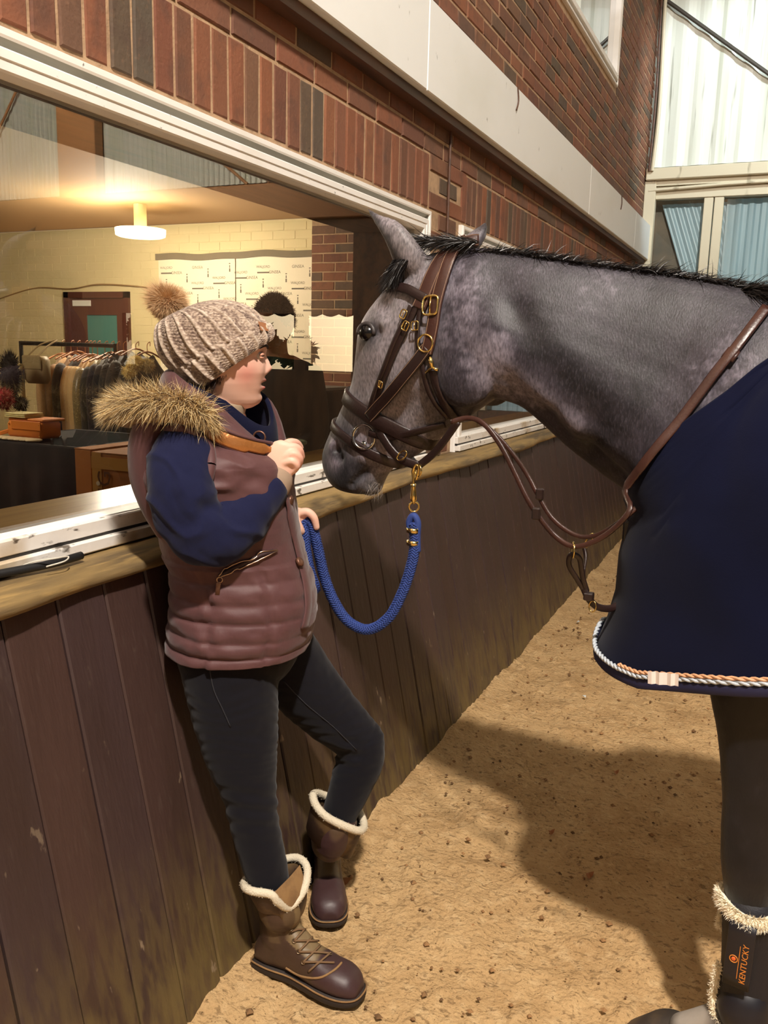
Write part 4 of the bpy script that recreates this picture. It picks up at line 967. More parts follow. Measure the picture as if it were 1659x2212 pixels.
m_coat = mat('dapple_grey_coat', (.2, .2, .2), 0.5, attr='paint', spec=0.35, sheen=0.06, layers=[(srgb(190, 180, 190), (300.0, 300.0, 100.0), .50, .85, .15, 'noise', (2, .95, 1.15), (0, .6, 0)), (srgb(14, 12, 16), (230.0, 230.0, 80.0), .38, .78, .75, 'noise', (2, .6, 1.1), (0, .6, 0))], bump=((300.0, 300.0, 90.0), .4, .0015))
horse = thing('horse', 'dapple grey horse with its head lowered towards the woman', 'horse', (.6, HY, 0))
HB = link('body', hme, m_coat, horse, True)
hbv = bvh_of(hme)
# eye
for s in (1, -1):
    q = HS(800, 718, .078, s)
    h = cast(hbv, 797, 719) if s > 0 else None
    c_ = (h[0] - unit(ray(797, 719)) * -.014) if h else q
    MB().ball(c_, (.024, .024, .022), 20, 14).build('eye', mat('horse_eye', srgb(10, 8, 8), .22), horse, True)
    lid = []
    for t in np.linspace(-.2, math.pi + .2, 12): lid.append(np.array(c_) + HL * s * .010 + np.array([HD[0], HD[1], 0]) * math.cos(t) * .024 + np.array([0, 0, 1]) * math.sin(t) * .021)
    MB().tube(lid, .0058, 8).build('eyelid', mat('dark_eyelid', srgb(52, 46, 46), .5), horse, True)
# mane along the crest, forelock, tuft at the withers
rs = np.random.RandomState(21); m_mane = mat('black_mane', srgb(24, 20, 20), .42)
crest = catmull([at(1000, 536, Y=1.89), at(1100, 534, Y=1.895), at(1190, 547, Y=1.90), at(1290, 560, Y=1.91), at(1400, 574, Y=1.92), at(1500, 589, Y=1.925), at(1600, 607, Y=1.93), at(1700, 630, Y=1.93)], 40)
P_, D_, L_ = [], [], []
for i in range(5200):
    c0 = crest[rs.randint(len(crest))] + np.array([rs.normal() * .006, rs.uniform(-.030, .018), -.012]); P_.append(c0); D_.append(unit(np.array([.55 + rs.normal() * .2, .55 + rs.normal() * .4, .38 + rs.normal() * .15]))); L_.append(rs.uniform(.03, .055))
mn = strands(P_, D_, L_, .0022, 3, .35, .25, rs).build('mane', m_mane, horse); mn['kind'] = 'stuff'
P_, D_, L_ = [], [], []
for i in range(2600):       # forelock falling before the ear
    t = rs.rand(); h = cast(hbv, 868 - 22 * t + rs.normal() * 7, 560 + 50 * t); c0 = h[0] if h and rs.rand() < .7 else H(872 - 20 * t, 565 + 30 * t, rs.uniform(-.05, .045)); P_.append(c0); D_.append(unit(HD * .55 + np.array([-.1, -.28, -.80]) + rs.normal(size=3) * .20)); L_.append(rs.uniform(.035, .07))
for i in range(1300):       # hair swept over the poll
    t = rs.rand(); c0 = H(905 + 130 * t, 528 - 4 * math.sin(t * 3) , rs.uniform(-.04, .045)) + np.array([0, 0, .004]); P_.append(c0); D_.append(unit(np.array([-.9, -.35, .02]) + rs.normal(size=3) * .22)); L_.append(rs.uniform(.04, .08))
for i in range(900):        # tuft at the withers
    c0 = at(1600 + 90 * rs.rand(), 622 + 18 * rs.rand(), Y=HY - .03); P_.append(c0); D_.append(unit(np.array([.9, -.25, .05]) + rs.normal(size=3) * .22)); L_.append(rs.uniform(.06, .11))
fl = strands(P_, D_, L_, .0024, 4, .12, .22, rs).build('forelock', m_mane, horse); fl['kind'] = 'stuff'
P_, D_, L_ = [], [], []
for i in range(160):
    c0 = H(790 + 40 * rs.rand(), 1040 + 30 * rs.rand(), rs.uniform(-.03, .04)); P_.append(c0); D_.append(unit(rs.normal(size=3) * .5 + np.array([-.3, -.2, -1]))); L_.append(rs.uniform(.02, .04))
wh = strands(P_, D_, L_, .0007, 2, .1, .2, rs).build('whiskers', mat('grey_whisker', srgb(150, 140, 130), .6), horse); wh['kind'] = 'stuff'
# tail and hooves
P_, D_, L_ = [], [], []
for i in range(900): P_.append(np.array([2.26, HY, 1.36]) + rs.normal(size=3) * .02); D_.append(unit(np.array([.25, 0, -1]) + rs.normal(size=3) * .08)); L_.append(rs.uniform(.5, .85))
tl_ = strands(P_, D_, L_, .006, 4, .1, .06, rs).build('tail', m_mane, horse); tl_['kind'] = 'stuff'
MB().tube([(2.16, HY, 1.36), (2.26, HY, 1.37), (2.30, HY, 1.25)], [.05, .035, .02], 10).build('dock', m_mane, horse, True)
m_hoof = mat('dark_hoof', srgb(58, 50, 44), .5, layers=[(srgb(110, 92, 70), 20.0, .5, .7, .6)])
hc = at(1425, 2235, Y=HY - .17)
for (x, y, z0) in ((hc[0] - .01, HY - .17, 0), (.17, HY + .17, 0), (1.86, HY - .17, 0), (1.86, HY + .17, 0)):
    loft(MB(), [ring(np.array([x - .012, y, .002]), np.array([.068, 0, 0]), np.array([0, .062, 0])), ring(np.array([x, y, .035]), np.array([.060, 0, 0]), np.array([0, .055, 0])), ring(np.array([x + .022, y, .078]), np.array([.046, 0, .012]), np.array([0, .044, 0]))]).build('hoof', m_hoof, horse, True)
# ---------------------------------------------------------------- bridle, headcollar, reins
m_lea = mat('dark_brown_leather', srgb(42, 26, 23), .40, spec=.5, bump=(160.0, .15), layers=[(srgb(34, 22, 18), 14.0, .45, .7, .6)])
m_lea2 = mat('brown_leather', srgb(70, 40, 31), .36, spec=.5, bump=(160.0, .15), layers=[(srgb(44, 26, 20), 14.0, .45, .7, .5)])
m_stitch = mat('stitching', srgb(150, 120, 96), .7)
m_brass = mat('polished_brass', srgb(232, 204, 130), .18, 1.0); m_steel = mat('bit_steel', srgb(190, 190, 186), .2, 1.0)
bridle = thing('bridle', 'dark brown leather bridle with brass buckles on the horse head', 'bridle', tuple(hp))
UPV = np.array([0, 0, 1.0])
collar = thing('headcollar', 'brown leather headcollar with large brass buckle over the bridle', 'headcollar', tuple(hp))
def surf_strap(name, pix, w, t, mt, parent, off=.001, n=7, ext0=None, ext1=None, stitch=False):
    P, Nn = [], []
    for px, py in catmull([np.array(p, float) for p in pix], n):
        h = cast(hbv, px, py, off)
        if h is None: continue
        P.append(h[0]); Nn.append(h[1])
    P = [p for p in P]
    if ext0: P = [np.array(e[0]) for e in ext0] + P; Nn = [np.array(e[1]) for e in ext0] + Nn
    if ext1: P += [np.array(e[0]) for e in ext1]; Nn += [np.array(e[1]) for e in ext1]
    for _ in range(3):
        for i in range(1, len(P) - 1): P[i] = P[i] * .5 + (P[i - 1] + P[i + 1]) * .25; Nn[i] = unit(Nn[i] * .5 + (Nn[i - 1] + Nn[i + 1]) * .25)
    P = [p + n_ * .002 for p, n_ in zip(P, Nn)]
    o = MB().strap(P, Nn, w, t).build(name, mt, parent, True)
    if stitch:
        s_ = MB()
        for sd in (-1, 1):
            Q = []
            for i in range(len(P)):
                T = unit(P[min(i + 1, len(P) - 1)] - P[max(i - 1, 0)]); B = np.cross(T, unit(Nn[i])); Q.append(P[i] + B * sd * w * .40 + Nn[i] * (t + .0002))
            s_.tube(Q, .0006, 4)
        s_.build('stitching', m_stitch, o)['kind'] = 'stuff'
    return P, Nn, o
def nose_ring(pa, pb, w, t, name, parent, mt, w_head=.062, over=1.0):
    """band that goes right round the nose: image pixels pa (front) .. pb (back)"""
    A, B = at(pa[0], pa[1], n=HL, p=hp), at(pb[0], pb[1], n=HL, p=hp); c = (A + B) / 2; u = (A - B) / 2
    P, Nn = [], []
    for i in range(41):
        a = 2 * math.pi * i / 40; d = unit(u) * math.cos(a) * np.linalg.norm(u) + HL * math.sin(a) * w_head; dn = unit(d)
        far_ = c + dn * .3; h = hbv.ray_cast(Vector(far_), Vector(-dn), .3)
        q = np.array(h[0]) if h[0] is not None else c + d
        nn = np.array(h[1]) if h[0] is not None else dn
        if nn @ dn < 0: nn = -nn
        P.append(q + dn * .003); Nn.append(nn)
    for _ in range(4):
        Q = [p.copy() for p in P]
        for i in range(41): P[i] = Q[i] * .5 + (Q[(i - 1) % 40] + Q[(i + 1) % 40]) * .25
        P[40] = P[0]
    P = [p + unit(p - c) * .002 for p in P]
    return MB().strap(P, [unit(p - c) for p in P], w, t).build(name, mt, parent, True)
def buckle(px, py, sx, sy, ang, parent, mt=m_brass, r=.0022, name='buckle'):
    h = cast(hbv, px, py, .016)
    if h is None: return
    n_ = h[1]; up = unit(np.array([0, 0, 1.]) - n_ * n_[2]); rt = np.cross(up, n_); c, s = math.cos(ang), math.sin(ang)
    a = rt * c + up * s; b = -rt * s + up * c; P = []
    for i in range(24):
        t = 2 * math.pi * i / 24; P.append(h[0] + a * sx * math.copysign(abs(math.cos(t)) ** .45, math.cos(t)) + b * sy * math.copysign(abs(math.sin(t)) ** .45, math.sin(t)))
    P.append(P[0]); mb = MB().tube(P, r, 8, cap=False).tube([h[0] - b * sy, h[0] + b * sy * .0 + n_ * .002, h[0] + b * sy], r * .7, 6)
    return mb.build(name, mt, parent, True)
# headcollar
surf_strap('crownpiece', [(1030, 522), (1002, 530), (978, 556), (962, 600), (948, 650), (940, 700), (932, 740), (926, 762)], .030, .004, m_lea2, collar, .007, stitch=True)
surf_strap('cheek_strap', [(926, 752), (905, 780), (878, 812), (848, 846), (820, 876), (802, 900)], .030, .005, m_lea, collar, .006, stitch=True)
nose_ring((757, 848), (900, 935), .038, .008, 'noseband', collar, m_lea)
surf_strap('throat_strap', [(938, 800), (945, 830), (958, 862), (975, 890), (990, 908)], .022, .004, m_lea, collar, .003)
buckle(937, 663, .0185, .021, .05, collar, r=.0026)
rg0 = cast(hbv, 925, 742, .013); MB().torus(rg0[0], .019, .0024, unit(np.cross(rg0[1], UPV)), UPV, 24, 8).build('ring', m_brass, collar, True)
def brassbit(P, r, name, parent, n=8): return MB().tube(P, r, n).build(name, m_brass, parent, True)
h0 = cast(hbv, 935, 770, .012)[0]; h1 = cast(hbv, 939, 792, .012)[0]; h2 = cast(hbv, 926, 803, .012)[0]; h3 = cast(hbv, 953, 799, .012)[0]
brassbit([h0, (h0 + h1) / 2, h1], [.003, .006, .0045], 'snap_hook', collar); brassbit([h2, h1, h3], .0034, 'hook_bar', collar)
# chin assembly hanging clear of the jaw
def HP(px, py, lat=.055): return H(px, py, lat)
J = [HP(806, 905, .06), HP(828, 945, .06), HP(846, 972, .058), HP(868, 992, .052), HP(905, 1006, .040)]
MB().strap(catmull(J, 5), [HL] * 21, .022, .006).build('chin_strap', m_lea, collar, True)
J2 = [HP(905, 1006, .04), HP(935, 982, .045), HP(962, 950, .05), HP(990, 910, .055)]
MB().strap(catmull(J2, 5), [HL] * 16, .018, .005).build('jaw_strap', m_lea, collar, True)
far_j = [HP(905, 1006, .04), HP(890, 992, -.02), HP(868, 960, -.06), HP(830, 915, -.062)]
MB().strap(catmull(far_j, 5), [unit(np.array([0, 0, -1.]) + HL * .1)] * 16, .020, .005).build('chin_strap', m_lea, collar, True)
cr = HP(903, 1016, .045); MB().torus(cr, .014, .0024, HL * .35 - HD * .93, (0, 0, 1), 24, 8).build('ring', m_brass, collar, True)
bk = HP(868, 984, .062); MB().torus(bk, .017, .0018, unit(HD * .6 + np.array([0, 0, .8])), unit(HD * .8 - np.array([0, 0, .6])), 16, 6, sx=.5).build('buckle', m_brass, collar, True)
# bridle
surf_strap('headpiece', [(1010, 524), (985, 535), (958, 560), (936, 600), (920, 640), (908, 668)], .038, .005, m_lea2, bridle, .004, stitch=True)
surf_strap('browband', [(846, 624), (862, 623), (885, 628), (905, 638), (924, 648)], .022, .006, m_lea, bridle, .006, ext0=[(H(838, 634, -.05), HD), (H(838, 628, -.01), unit(HD + HL * .2))])
surf_strap('cheekpiece', [(904, 660), (890, 690), (874, 722), (858, 755), (842, 792), (826, 835), (812, 872), (800, 905)], .015, .004, m_lea, bridle, .003)
surf_strap('cheekpiece', [(892, 662), (880, 690), (866, 716), (850, 752), (836, 790), (820, 832), (806, 870), (796, 902)], .013, .004, m_lea, bridle, .0055)
surf_strap('throatlatch', [(912, 664), (906, 700), (906, 745), (915, 790), (926, 838), (944, 872), (968, 900)], .012, .004, m_lea, bridle, .003)
nose_ring((722, 908), (866, 1000), .026, .006, 'drop_noseband', bridle, m_lea, .056)
surf_strap('bit_strap', [(800, 935), (840, 944), (880, 936), (925, 924), (962, 914)], .016, .004, m_lea, bridle, .003)
for px, py, sx, sy, a_ in ((880, 682, .008, .010, -.4), (884, 706, .008, .010, -.4), (904, 706, .009, .010, .1), (832, 828, .006, .008, -.4)): buckle(px, py, sx, sy, a_, bridle, r=.0016)
# bit rings, cheek squares
c = HP(786, 944, .062); MB().torus(c, .030, .0036, unit(HD + HL * .25), (0, 0, 1), 32, 8).build('bit_ring', m_steel, bridle, True)
MB().tube([HP(786, 958, .058), HP(800, 965, .02), HP(800, 965, -.03)], .007, 8).build('bit_mouthpiece', m_steel, bridle, True)
c = HP(812, 902, .068); MB().torus(c, .017, .0026, unit(HD + HL * .2), (0, 0, 1), 24, 8).build('ring', m_steel, collar, True)
c = HP(800, 896, .066); MB().torus(c, .012, .0024, unit(HD + HL * .2), (0, 0, 1), 24, 8).build('ring', m_steel, bridle, True)
# fold of lip over the bit
# reins: from the bit back under the jaw, hanging, then up over the neck in front of the rug
def P3(px, py, Y): return at(px, py, Y=Y)
rein_n = [P3(975, 912, 1.80), P3(1010, 903, 1.80), P3(1045, 915, 1.78), P3(1082, 962, 1.77), P3(1112, 1020, 1.76), P3(1140, 1078, 1.75), P3(1168, 1120, 1.75), P3(1200, 1158, 1.75), P3(1236, 1180, 1.74), P3(1275, 1174, 1.73), P3(1322, 1146, 1.72), P3(1362, 1100, 1.71)]
rein_f = [P3(978, 900, 1.88), P3(1020, 903, 1.90), P3(1068, 935, 1.90), P3(1112, 985, 1.90), P3(1142, 1030, 1.90), P3(1162, 1068, 1.89), P3(1192, 1118, 1.88), P3(1235, 1152, 1.87), P3(1275, 1160, 1.86), P3(1318, 1142, 1.84), P3(1372, 1100, 1.80), P3(1420, 1040, 1.9)]
up_n = []
for px, py in ((1388, 1052), (1408, 1005), (1435, 962), (1470, 915), (1510, 862), (1550, 808), (1585, 765), (1620, 718), (1655, 672), (1690, 632)):
    h = cast(hbv, px, py, .040 if px < 1395 else .030 if px < 1415 else .020 if px < 1440 else .011)
    if h: up_n.append((h[0], h[1]))
Q = catmull(rein_n + [p for p, _ in up_n], 4); nr = len(rein_n)
nn = [np.array([-.25, -.95, .2])] * len(Q)
for i, q in enumerate(Q):
    if i >= nr * 4:
        h = hbv.find_nearest(Vector(q)); d_ = q - np.array(h[0]); nn[i] = unit(np.array(up_n[min(len(up_n) - 1, (i - nr * 4) // 4)][1]))
reins = thing('reins', 'long brown leather reins looping from the bit up over the neck', 'reins', tuple(Q[0]))
MB().strap(Q, nn, [.011] * (nr * 4) + [.020] * (len(Q) - nr * 4), .005).build('near_rein', m_lea2, reins, True)
MB().strap(catmull(rein_f, 4), [np.array([-.25, -.95, .2])] * (len(rein_f) * 4 - 3), .010, .005).build('far_rein', m_lea2, reins, True)
for a_, b_ in ((1158, 1108), (1166, 1066)):
    p_ = P3(a_, b_, 1.745 if b_ > 1080 else 1.885); MB().box(p_[0] - .008, p_[0] + .010, p_[1] - .008, p_[1] + .004, p_[2] - .014, p_[2] + .012, .003).build('rein_stop', m_lea, reins)
p_ = cast(hbv, 1580, 772, .010)[0]; h_ = cast(hbv, 1580, 772, .010)[1]
T_ = unit(cast(hbv, 1600, 745, .01)[0] - p_); MB().strap([p_ - T_ * .012, p_, p_ + T_ * .012], [h_] * 3, .026, .004).build('rein_keeper', m_lea2, reins, True)
mg = thing('martingale', 'dark leather martingale strap with brass rings under the reins', 'martingale', tuple(P3(1240, 1200, 1.76)))
MB().torus(P3(1238, 1188, 1.742), .016, .0022, unit(np.array([.35, -.94, 0])), (0, 0, 1), 24, 8).build('ring', m_brass, mg, True)
MB().torus(P3(1272, 1168, 1.865), .016, .0022, unit(np.array([.6, -.6, .5])), unit(np.array([.3, .1, .95])), 24, 8).build('ring', m_brass, mg, True)
lp = [P3(1262, 1275, 1.78), P3(1245, 1248, 1.77), P3(1230, 1222, 1.76), P3(1231, 1202, 1.75), P3(1240, 1197, 1.745), P3(1252, 1206, 1.75), P3(1256, 1225, 1.76), P3(1260, 1250, 1.77), P3(1268, 1276, 1.78)]
MB().strap(catmull(lp, 5), [np.array([0, -1, 0])] * 41, .011, .004).build('ring_strap', m_lea, mg, True)
MB().strap(catmull([P3(1262, 1182, 1.86), P3(1266, 1205, 1.85), P3(1262, 1240, 1.82), P3(1268, 1272, 1.79)], 5), [np.array([-.6, -.8, 0])] * 16, .009, .004).build('ring_strap', m_lea, mg, True)
MB().strap(catmull([P3(1258, 1262, 1.78), P3(1272, 1292, 1.78), P3(1290, 1310, 1.79), P3(1318, 1314, 1.81), P3(1342, 1302, 1.84), P3(1362, 1285, 1.88), P3(1400, 1262, 1.93)], 5), [np.array([-.1, -1, .1])] * 31, .015, .005).build('breast_strap', m_lea, mg, True)
MB().box(*[v for a in [(P3(1272, 1288, 1.775)[0] - .010, P3(1272, 1288, 1.775)[0] + .010), (1.765, 1.785), (P3(1272, 1288, 1.775)[2] - .008, P3(1272, 1288, 1.775)[2] + .008)] for v in a], .002).build('keeper', m_lea, mg)
MB().torus(P3(1280, 1310, 1.775), .012, .0016, unit(np.array([.9, -.3, .1])), (0, 0, 1), 20, 6, sx=.7).build('buckle', m_brass, mg, True)

# ---------------------------------------------------------------- navy rug
rug = thing('horse_rug', 'navy blue fleece rug with rope piping over the horse', 'rug', (.8, HY, 1.2))
m_rug = mat('navy_fleece', srgb(15, 18, 38), .97, sheen=.06, spec=.08, bump=(330.0, .2, .001), layers=[(srgb(10, 12, 26), 6.0, .4, .7, .5)])
m_bind = mat('navy_binding', srgb(24, 24, 58), .7); m_rope = mat('silver_rope', srgb(176, 184, 192), .45); m_rope2 = mat('tan_rope', srgb(206, 156, 118), .5)
X1 = .22
def Wz(z): return float(np.interp(z, [.80, .95, 1.1, 1.2, 1.3, 1.4, 1.5, 1.6, 1.66, 1.70], [.300, .290, .285, .285, .275, .255, .222, .160, .10, .02]))
def Xf(z): return float(np.interp(z, [.80, .86, .93, 1.0, 1.08, 1.18, 1.3, 1.4, 1.5, 1.6, 1.7], [-.30, -.322, -.300, -.286, -.285, -.270, -.20, -.14, -.06, .04, .2]))
top_px = [(1362, 1096), (1382, 1070), (1402, 1042), (1440, 1000), (1480, 958), (1530, 905), (1590, 843), (1659, 776), (1740, 700)]
tops = []
for (px, py), y in zip(top_px, (1.90, 1.82, 1.78, 1.75, 1.73, 1.71, 1.70, 1.72, 1.80)):
    h = cast(hbv, px, py, .012); tops.append(h[0] if h and px < 1700 and px > 1370 else at(px, py, Y=y))
tx = [p[0] for p in tops]; tzv = [p[2] for p in tops]
NC = 90; cols = []
for i in range(NC):
    t = i / (NC - 1)
    cols.append(t)
def col_point(t, z, side):
    """t 0..0.35 wraps the chest, beyond runs back along the side"""
    if t < .35: ph = t / .35 * math.pi / 2; x = X1 - (X1 - Xf(z)) * math.cos(ph) ** .9; y = Wz(z) * math.sin(ph) ** .8
    else: x = X1 + (t - .35) / .65 * 1.95; y = Wz(z)
    xx = x; fold = .010 * math.sin(xx * 17 + 1) * np.clip((1.15 - z) / .3, 0, 1) + .006 * math.sin((z * .8 + xx) * 26) * np.clip((z - .9) / .3, 0, 1)
    return np.array([x, HY + side * (y + fold * (1 if t > .12 else t / .12)), z])
def ztop(x): return float(np.interp(x, tx, tzv, right=1.685)) if x < tx[-1] else 1.685
NR = 46
for side, nm in ((-1, 'near_side'), (1, 'far_side')):
    V = []; hem = []; neckl = []
    for t in cols:
        zt_ = 1.13
        for _ in range(8): zt_ = ztop(col_point(t, zt_, side)[0])
        ph = min(1, t / .35); zb_ = .842 + .27 * min(.45, max(0, col_point(t, .85, side)[0] + .2)) + .045 * (1 - math.sin(ph * math.pi / 2)) ** 2 - .004 * math.sin(t * 20)
        colm = []
        for k in range(NR):
            f = k / (NR - 1); z = zt_ + (zb_ - zt_) * f; p = col_point(t, z, side)
            q_, n_, i_, d_ = hbv.find_nearest(Vector((p[0], HY - abs(p[1] - HY), p[2])), .2)
            if q_ is not None and z > .95:
                q_ = np.array(q_); n_ = np.array(n_); pm = np.array([p[0], HY - abs(p[1] - HY), p[2]]); sd_ = (pm - q_) @ n_
                if sd_ < .012 and abs(n_[1]) + abs(n_[0]) > .2: pm = q_ + n_ * .012; p = np.array([pm[0], HY + side * abs(HY - pm[1]), pm[2]])
            if False: yy = Wz(z) if z < 1.6 else Wz(z); p[1] = HY + side * (yy if k else .0) + (p[1] - HY - side * Wz(z)) * (1 if k else 0)
            colm.append(p)
        V += colm; hem.append(colm[-1]); neckl.append(colm[0])
    me = bpy.data.meshes.new(nm); me.from_pydata([tuple(v) for v in V], [], grid_faces(NR, NC)); me.update()
    o = link(nm, me, m_rug, rug, True); md = o.modifiers.new('thick', 'SOLIDIFY'); md.thickness = .006; md.offset = 0
    def offs(P, dz, out): return [p + np.array([0, side * out, dz]) + (np.array([-out, 0, 0]) if i < NC * .25 else 0) for i, p in enumerate(P)]
    MB().strap(offs(hem, .004, .003), [unit(np.array([-1.0 if i < NC * .2 else 0, side * (1.0 if i > 3 else .2), 0])) for i in range(NC)], .022, .004).build('binding', m_bind, o, True)
    Hd = catmull(offs(hem, .020, .006), 4)
    def rope(P, r, mt, nm2):
        """two-strand twisted cord"""
        mb = MB(); L = 0
        for ph in (0, math.pi):
            Q = []
            for i in range(len(P)):
                T = unit(P[min(i + 1, len(P) - 1)] - P[max(i - 1, 0)]); a = unit(np.cross(T, [0, .3, 1])); b = np.cross(T, a); w_ = i * 1.15 + ph
                Q.append(P[i] + (a * math.cos(w_) + b * math.sin(w_)) * r * .5)
            mb.tube(Q, r * .62, 5)
        return mb.build(nm2, mt, o, True)
    rope(Hd, .0055, m_rope, 'rope_piping'); rope(catmull(offs(hem, .0285, .006), 4)[int(NC * .5):], .0045, m_rope2, 'tan_piping')
    rope(catmull(offs(neckl, -.020, .010)[int(NC * .20):int(NC * .5)], 4), .0055, m_rope, 'neck_piping')
# chest closure and white label
cb_ = P3(1360, 1145, 1.86)
MB().box(cb_[0] - .012, cb_[0] + .012, 1.84, 1.92, cb_[2] - .022, cb_[2] + .022, .004).build('chest_buckle', mat('black_plastic', srgb(24, 22, 24), .35), rug)
la = [at(px, py, Y=HY - .304) for px, py in ((1400, 1448), (1467, 1455), (1466, 1481), (1400, 1475))]
V = []
for k in range(9):
    for (a_, b_) in ((la[0], la[1]), (la[3], la[2])): p = a_ + (b_ - a_) * k / 8; V.append(p + np.array([0, -.004 - .003 * math.sin(k * 2.4), 0]))
mesh('care_label', V, [(2 * k, 2 * k + 2, 2 * k + 3, 2 * k + 1) for k in range(8)], mat('white_label', srgb(226, 214, 206), .7), rug)

# ---------------------------------------------------------------- tendon boot
tb = thing('tendon_boot', 'black horse leg boot with sheepskin trim and orange lettering', 'horse boot', tuple(at(1605, 2080, Y=HY - .17)))
YB = HY - .17
def bp_(px, py, d=0): return at(px, py, Y=YB - d)
m_tb = mat('black_neoprene', srgb(20, 19, 26), .6, bump=(300.0, .2)); m_shell = mat('black_shell', srgb(24, 23, 30), .45)
ell_tube_ = ell_tube(MB(), [bp_(1618, 1955), bp_(1615, 2040), bp_(1612, 2120), bp_(1606, 2180), bp_(1600, 2205)], [.054, .050, .052, .060, .055], [.046, .042, .044, .050, .046], up=(0, 1, 0))
ell_tube_.build('boot_body', m_tb, tb, True)
ell_tube(MB(), [bp_(1612, 2150, .012), bp_(1606, 2180, .014), bp_(1600, 2200, .012)], [.048, .054, .046], [.042, .048, .042]).build('fetlock_cup', m_shell, tb, True)
# strap face with lettering
f0, f1 = bp_(1606, 1995, .052), bp_(1588, 2130, .056)
ax = unit(f0 - f1); n0 = np.array([-.18, -.98, 0]); n0 = unit(n0 - (n0 @ ax) * ax); bx = np.cross(ax, n0)
for off_, w_ in ((0, .052),):
    P = [f1 + (f0 - f1) * k / 6 for k in range(7)]; MB().strap(P, [n0] * 7, w_, .004).build('strap_panel', m_shell, tb, True)
m_oj = mat('orange_print', srgb(214, 130, 48), .6)
M_ = Matrix.Identity(4)
for i in range(3): M_[i][0] = ax[i]; M_[i][1] = -bx[i] * -1 if False else bx[i]; M_[i][2] = n0[i]
hand = np.cross(ax, bx) @ n0
if hand < 0:
    for i in range(3): M_[i][1] = -bx[i]; bx_s = -bx
else: bx_s = bx
tp = f1 + (f0 - f1) * .40 + n0 * .0044 - bx_s * .012
M_.translation = tp
text_mesh('lettering', 'KENTUCKY', .0165, M_, m_oj, tb, .0002)
lm = MB(); lc = tp + bx_s * .011; lm.box(-.036, .036, -.0006, .0006, 0, .0004); lm.V = [tuple(lc + ax * v[0] + bx_s * v[1] + n0 * v[2]) for v in lm.V]; lm.build('lettering_rule', m_oj, tb)
ec_ = lc + bx_s * .010 + ax * .004
MB().torus(ec_, .0075, .0010, ax, bx_s, 24, 6).build('emblem_ring', m_oj, tb)
MB().ball(ec_, (.0045, .002, .0045), 10, 8).build('emblem_head', mat('deep_orange_print', srgb(220, 96, 40), .6), tb)
# sheepskin trim
m_fleece = mat('cream_sheepskin', srgb(250, 240, 216), .9)
P_, D_, L_ = [], [], []
core = MB()
for i in range(4500):
    a_ = rs.uniform(0, 2 * math.pi); z_ = rs.uniform(-1, 1); base = bp_(1618, 1950); d = np.array([math.cos(a_), math.sin(a_), 0]); P_.append(base + d * np.array([.056, .048, 0]) + np.array([0, 0, z_ * .010 - .004 + .008 * math.sin(a_ * 2 + 1)])); D_.append(unit(d + np.array([0, 0, z_ * .9]) + rs.normal(size=3) * .25)); L_.append(rs.uniform(.009, .018))
edge = catmull([bp_(1561, 1975), bp_(1556, 2000)], 8) + []
low = catmull([bp_(1553, 2085, .01), bp_(1546, 2120, .01), bp_(1540, 2160, .012), bp_(1548, 2195, .02), bp_(1575, 2225, .03)], 12)
for i in range(2600):
    c0 = low[rs.randint(len(low))] if rs.rand() < .75 else edge[rs.randint(len(edge))]; d = unit(rs.normal(size=3)); P_.append(c0 + d * .003); D_.append(d); L_.append(rs.uniform(.008, .014))
sk = strands(P_, D_, L_, .0035, 2, .0, .5, rs).build('sheepskin_trim', m_fleece, tb); sk['kind'] = 'stuff'
MB().tube([p for p in low], .006, 8).build('sheepskin_roll', m_fleece, tb, True)
MB().tube([bp_(1618, 1950) + np.array([.054 * math.cos(t), .046 * math.sin(t), .008 * math.sin(t * 2 + 1) - .004]) for t in np.linspace(0, 6.283, 30)], .010, 8, cap=False).build('sheepskin_roll', m_fleece, tb, True)
# ---------------------------------------------------------------- the woman
GA = math.radians(32)
GD = np.array([math.cos(GA), math.sin(GA), 0]); GN = np.array([math.sin(GA), -math.cos(GA), 0])     # her forward; her right (towards the viewer)
G0 = np.array([-1.08, 1.62, 0.0]); UP = np.array([0, 0, 1.0])
def G(px, py, lat=0.0): return at(px, py, n=GN, p=G0 + GN * lat)
def gring(A, B, w, k=0, ex=.9, lat=0.0, nseg=28, fix=False): return sil_ring(A, B, GN, G0 + GN * lat, w, k, ex, nseg, fix)
woman = thing('person', 'woman in knitted bobble hat and plum gilet leaning on the kickboards', 'person', (G0[0], G0[1], 0))
m_skin = mat('fair_skin', srgb(226, 168, 140), .5, attr='paint', spec=.35)
m_navyk = mat('navy_jersey', srgb(24, 28, 54), .92, sheen=.08, spec=.15, bump=(600.0, .3, .001))
m_plum = mat('plum_gilet_fabric', srgb(96, 62, 60), .58, sheen=.15, spec=.35, bump=(26.0, .35, .006), layers=[(srgb(84, 52, 54), 7.0, .45, .7, .5)])
m_leg = mat('black_leggings', srgb(23, 22, 29), .85, sheen=.08, spec=.15, bump=((14.0, 14.0, 60.0), .25, .002))

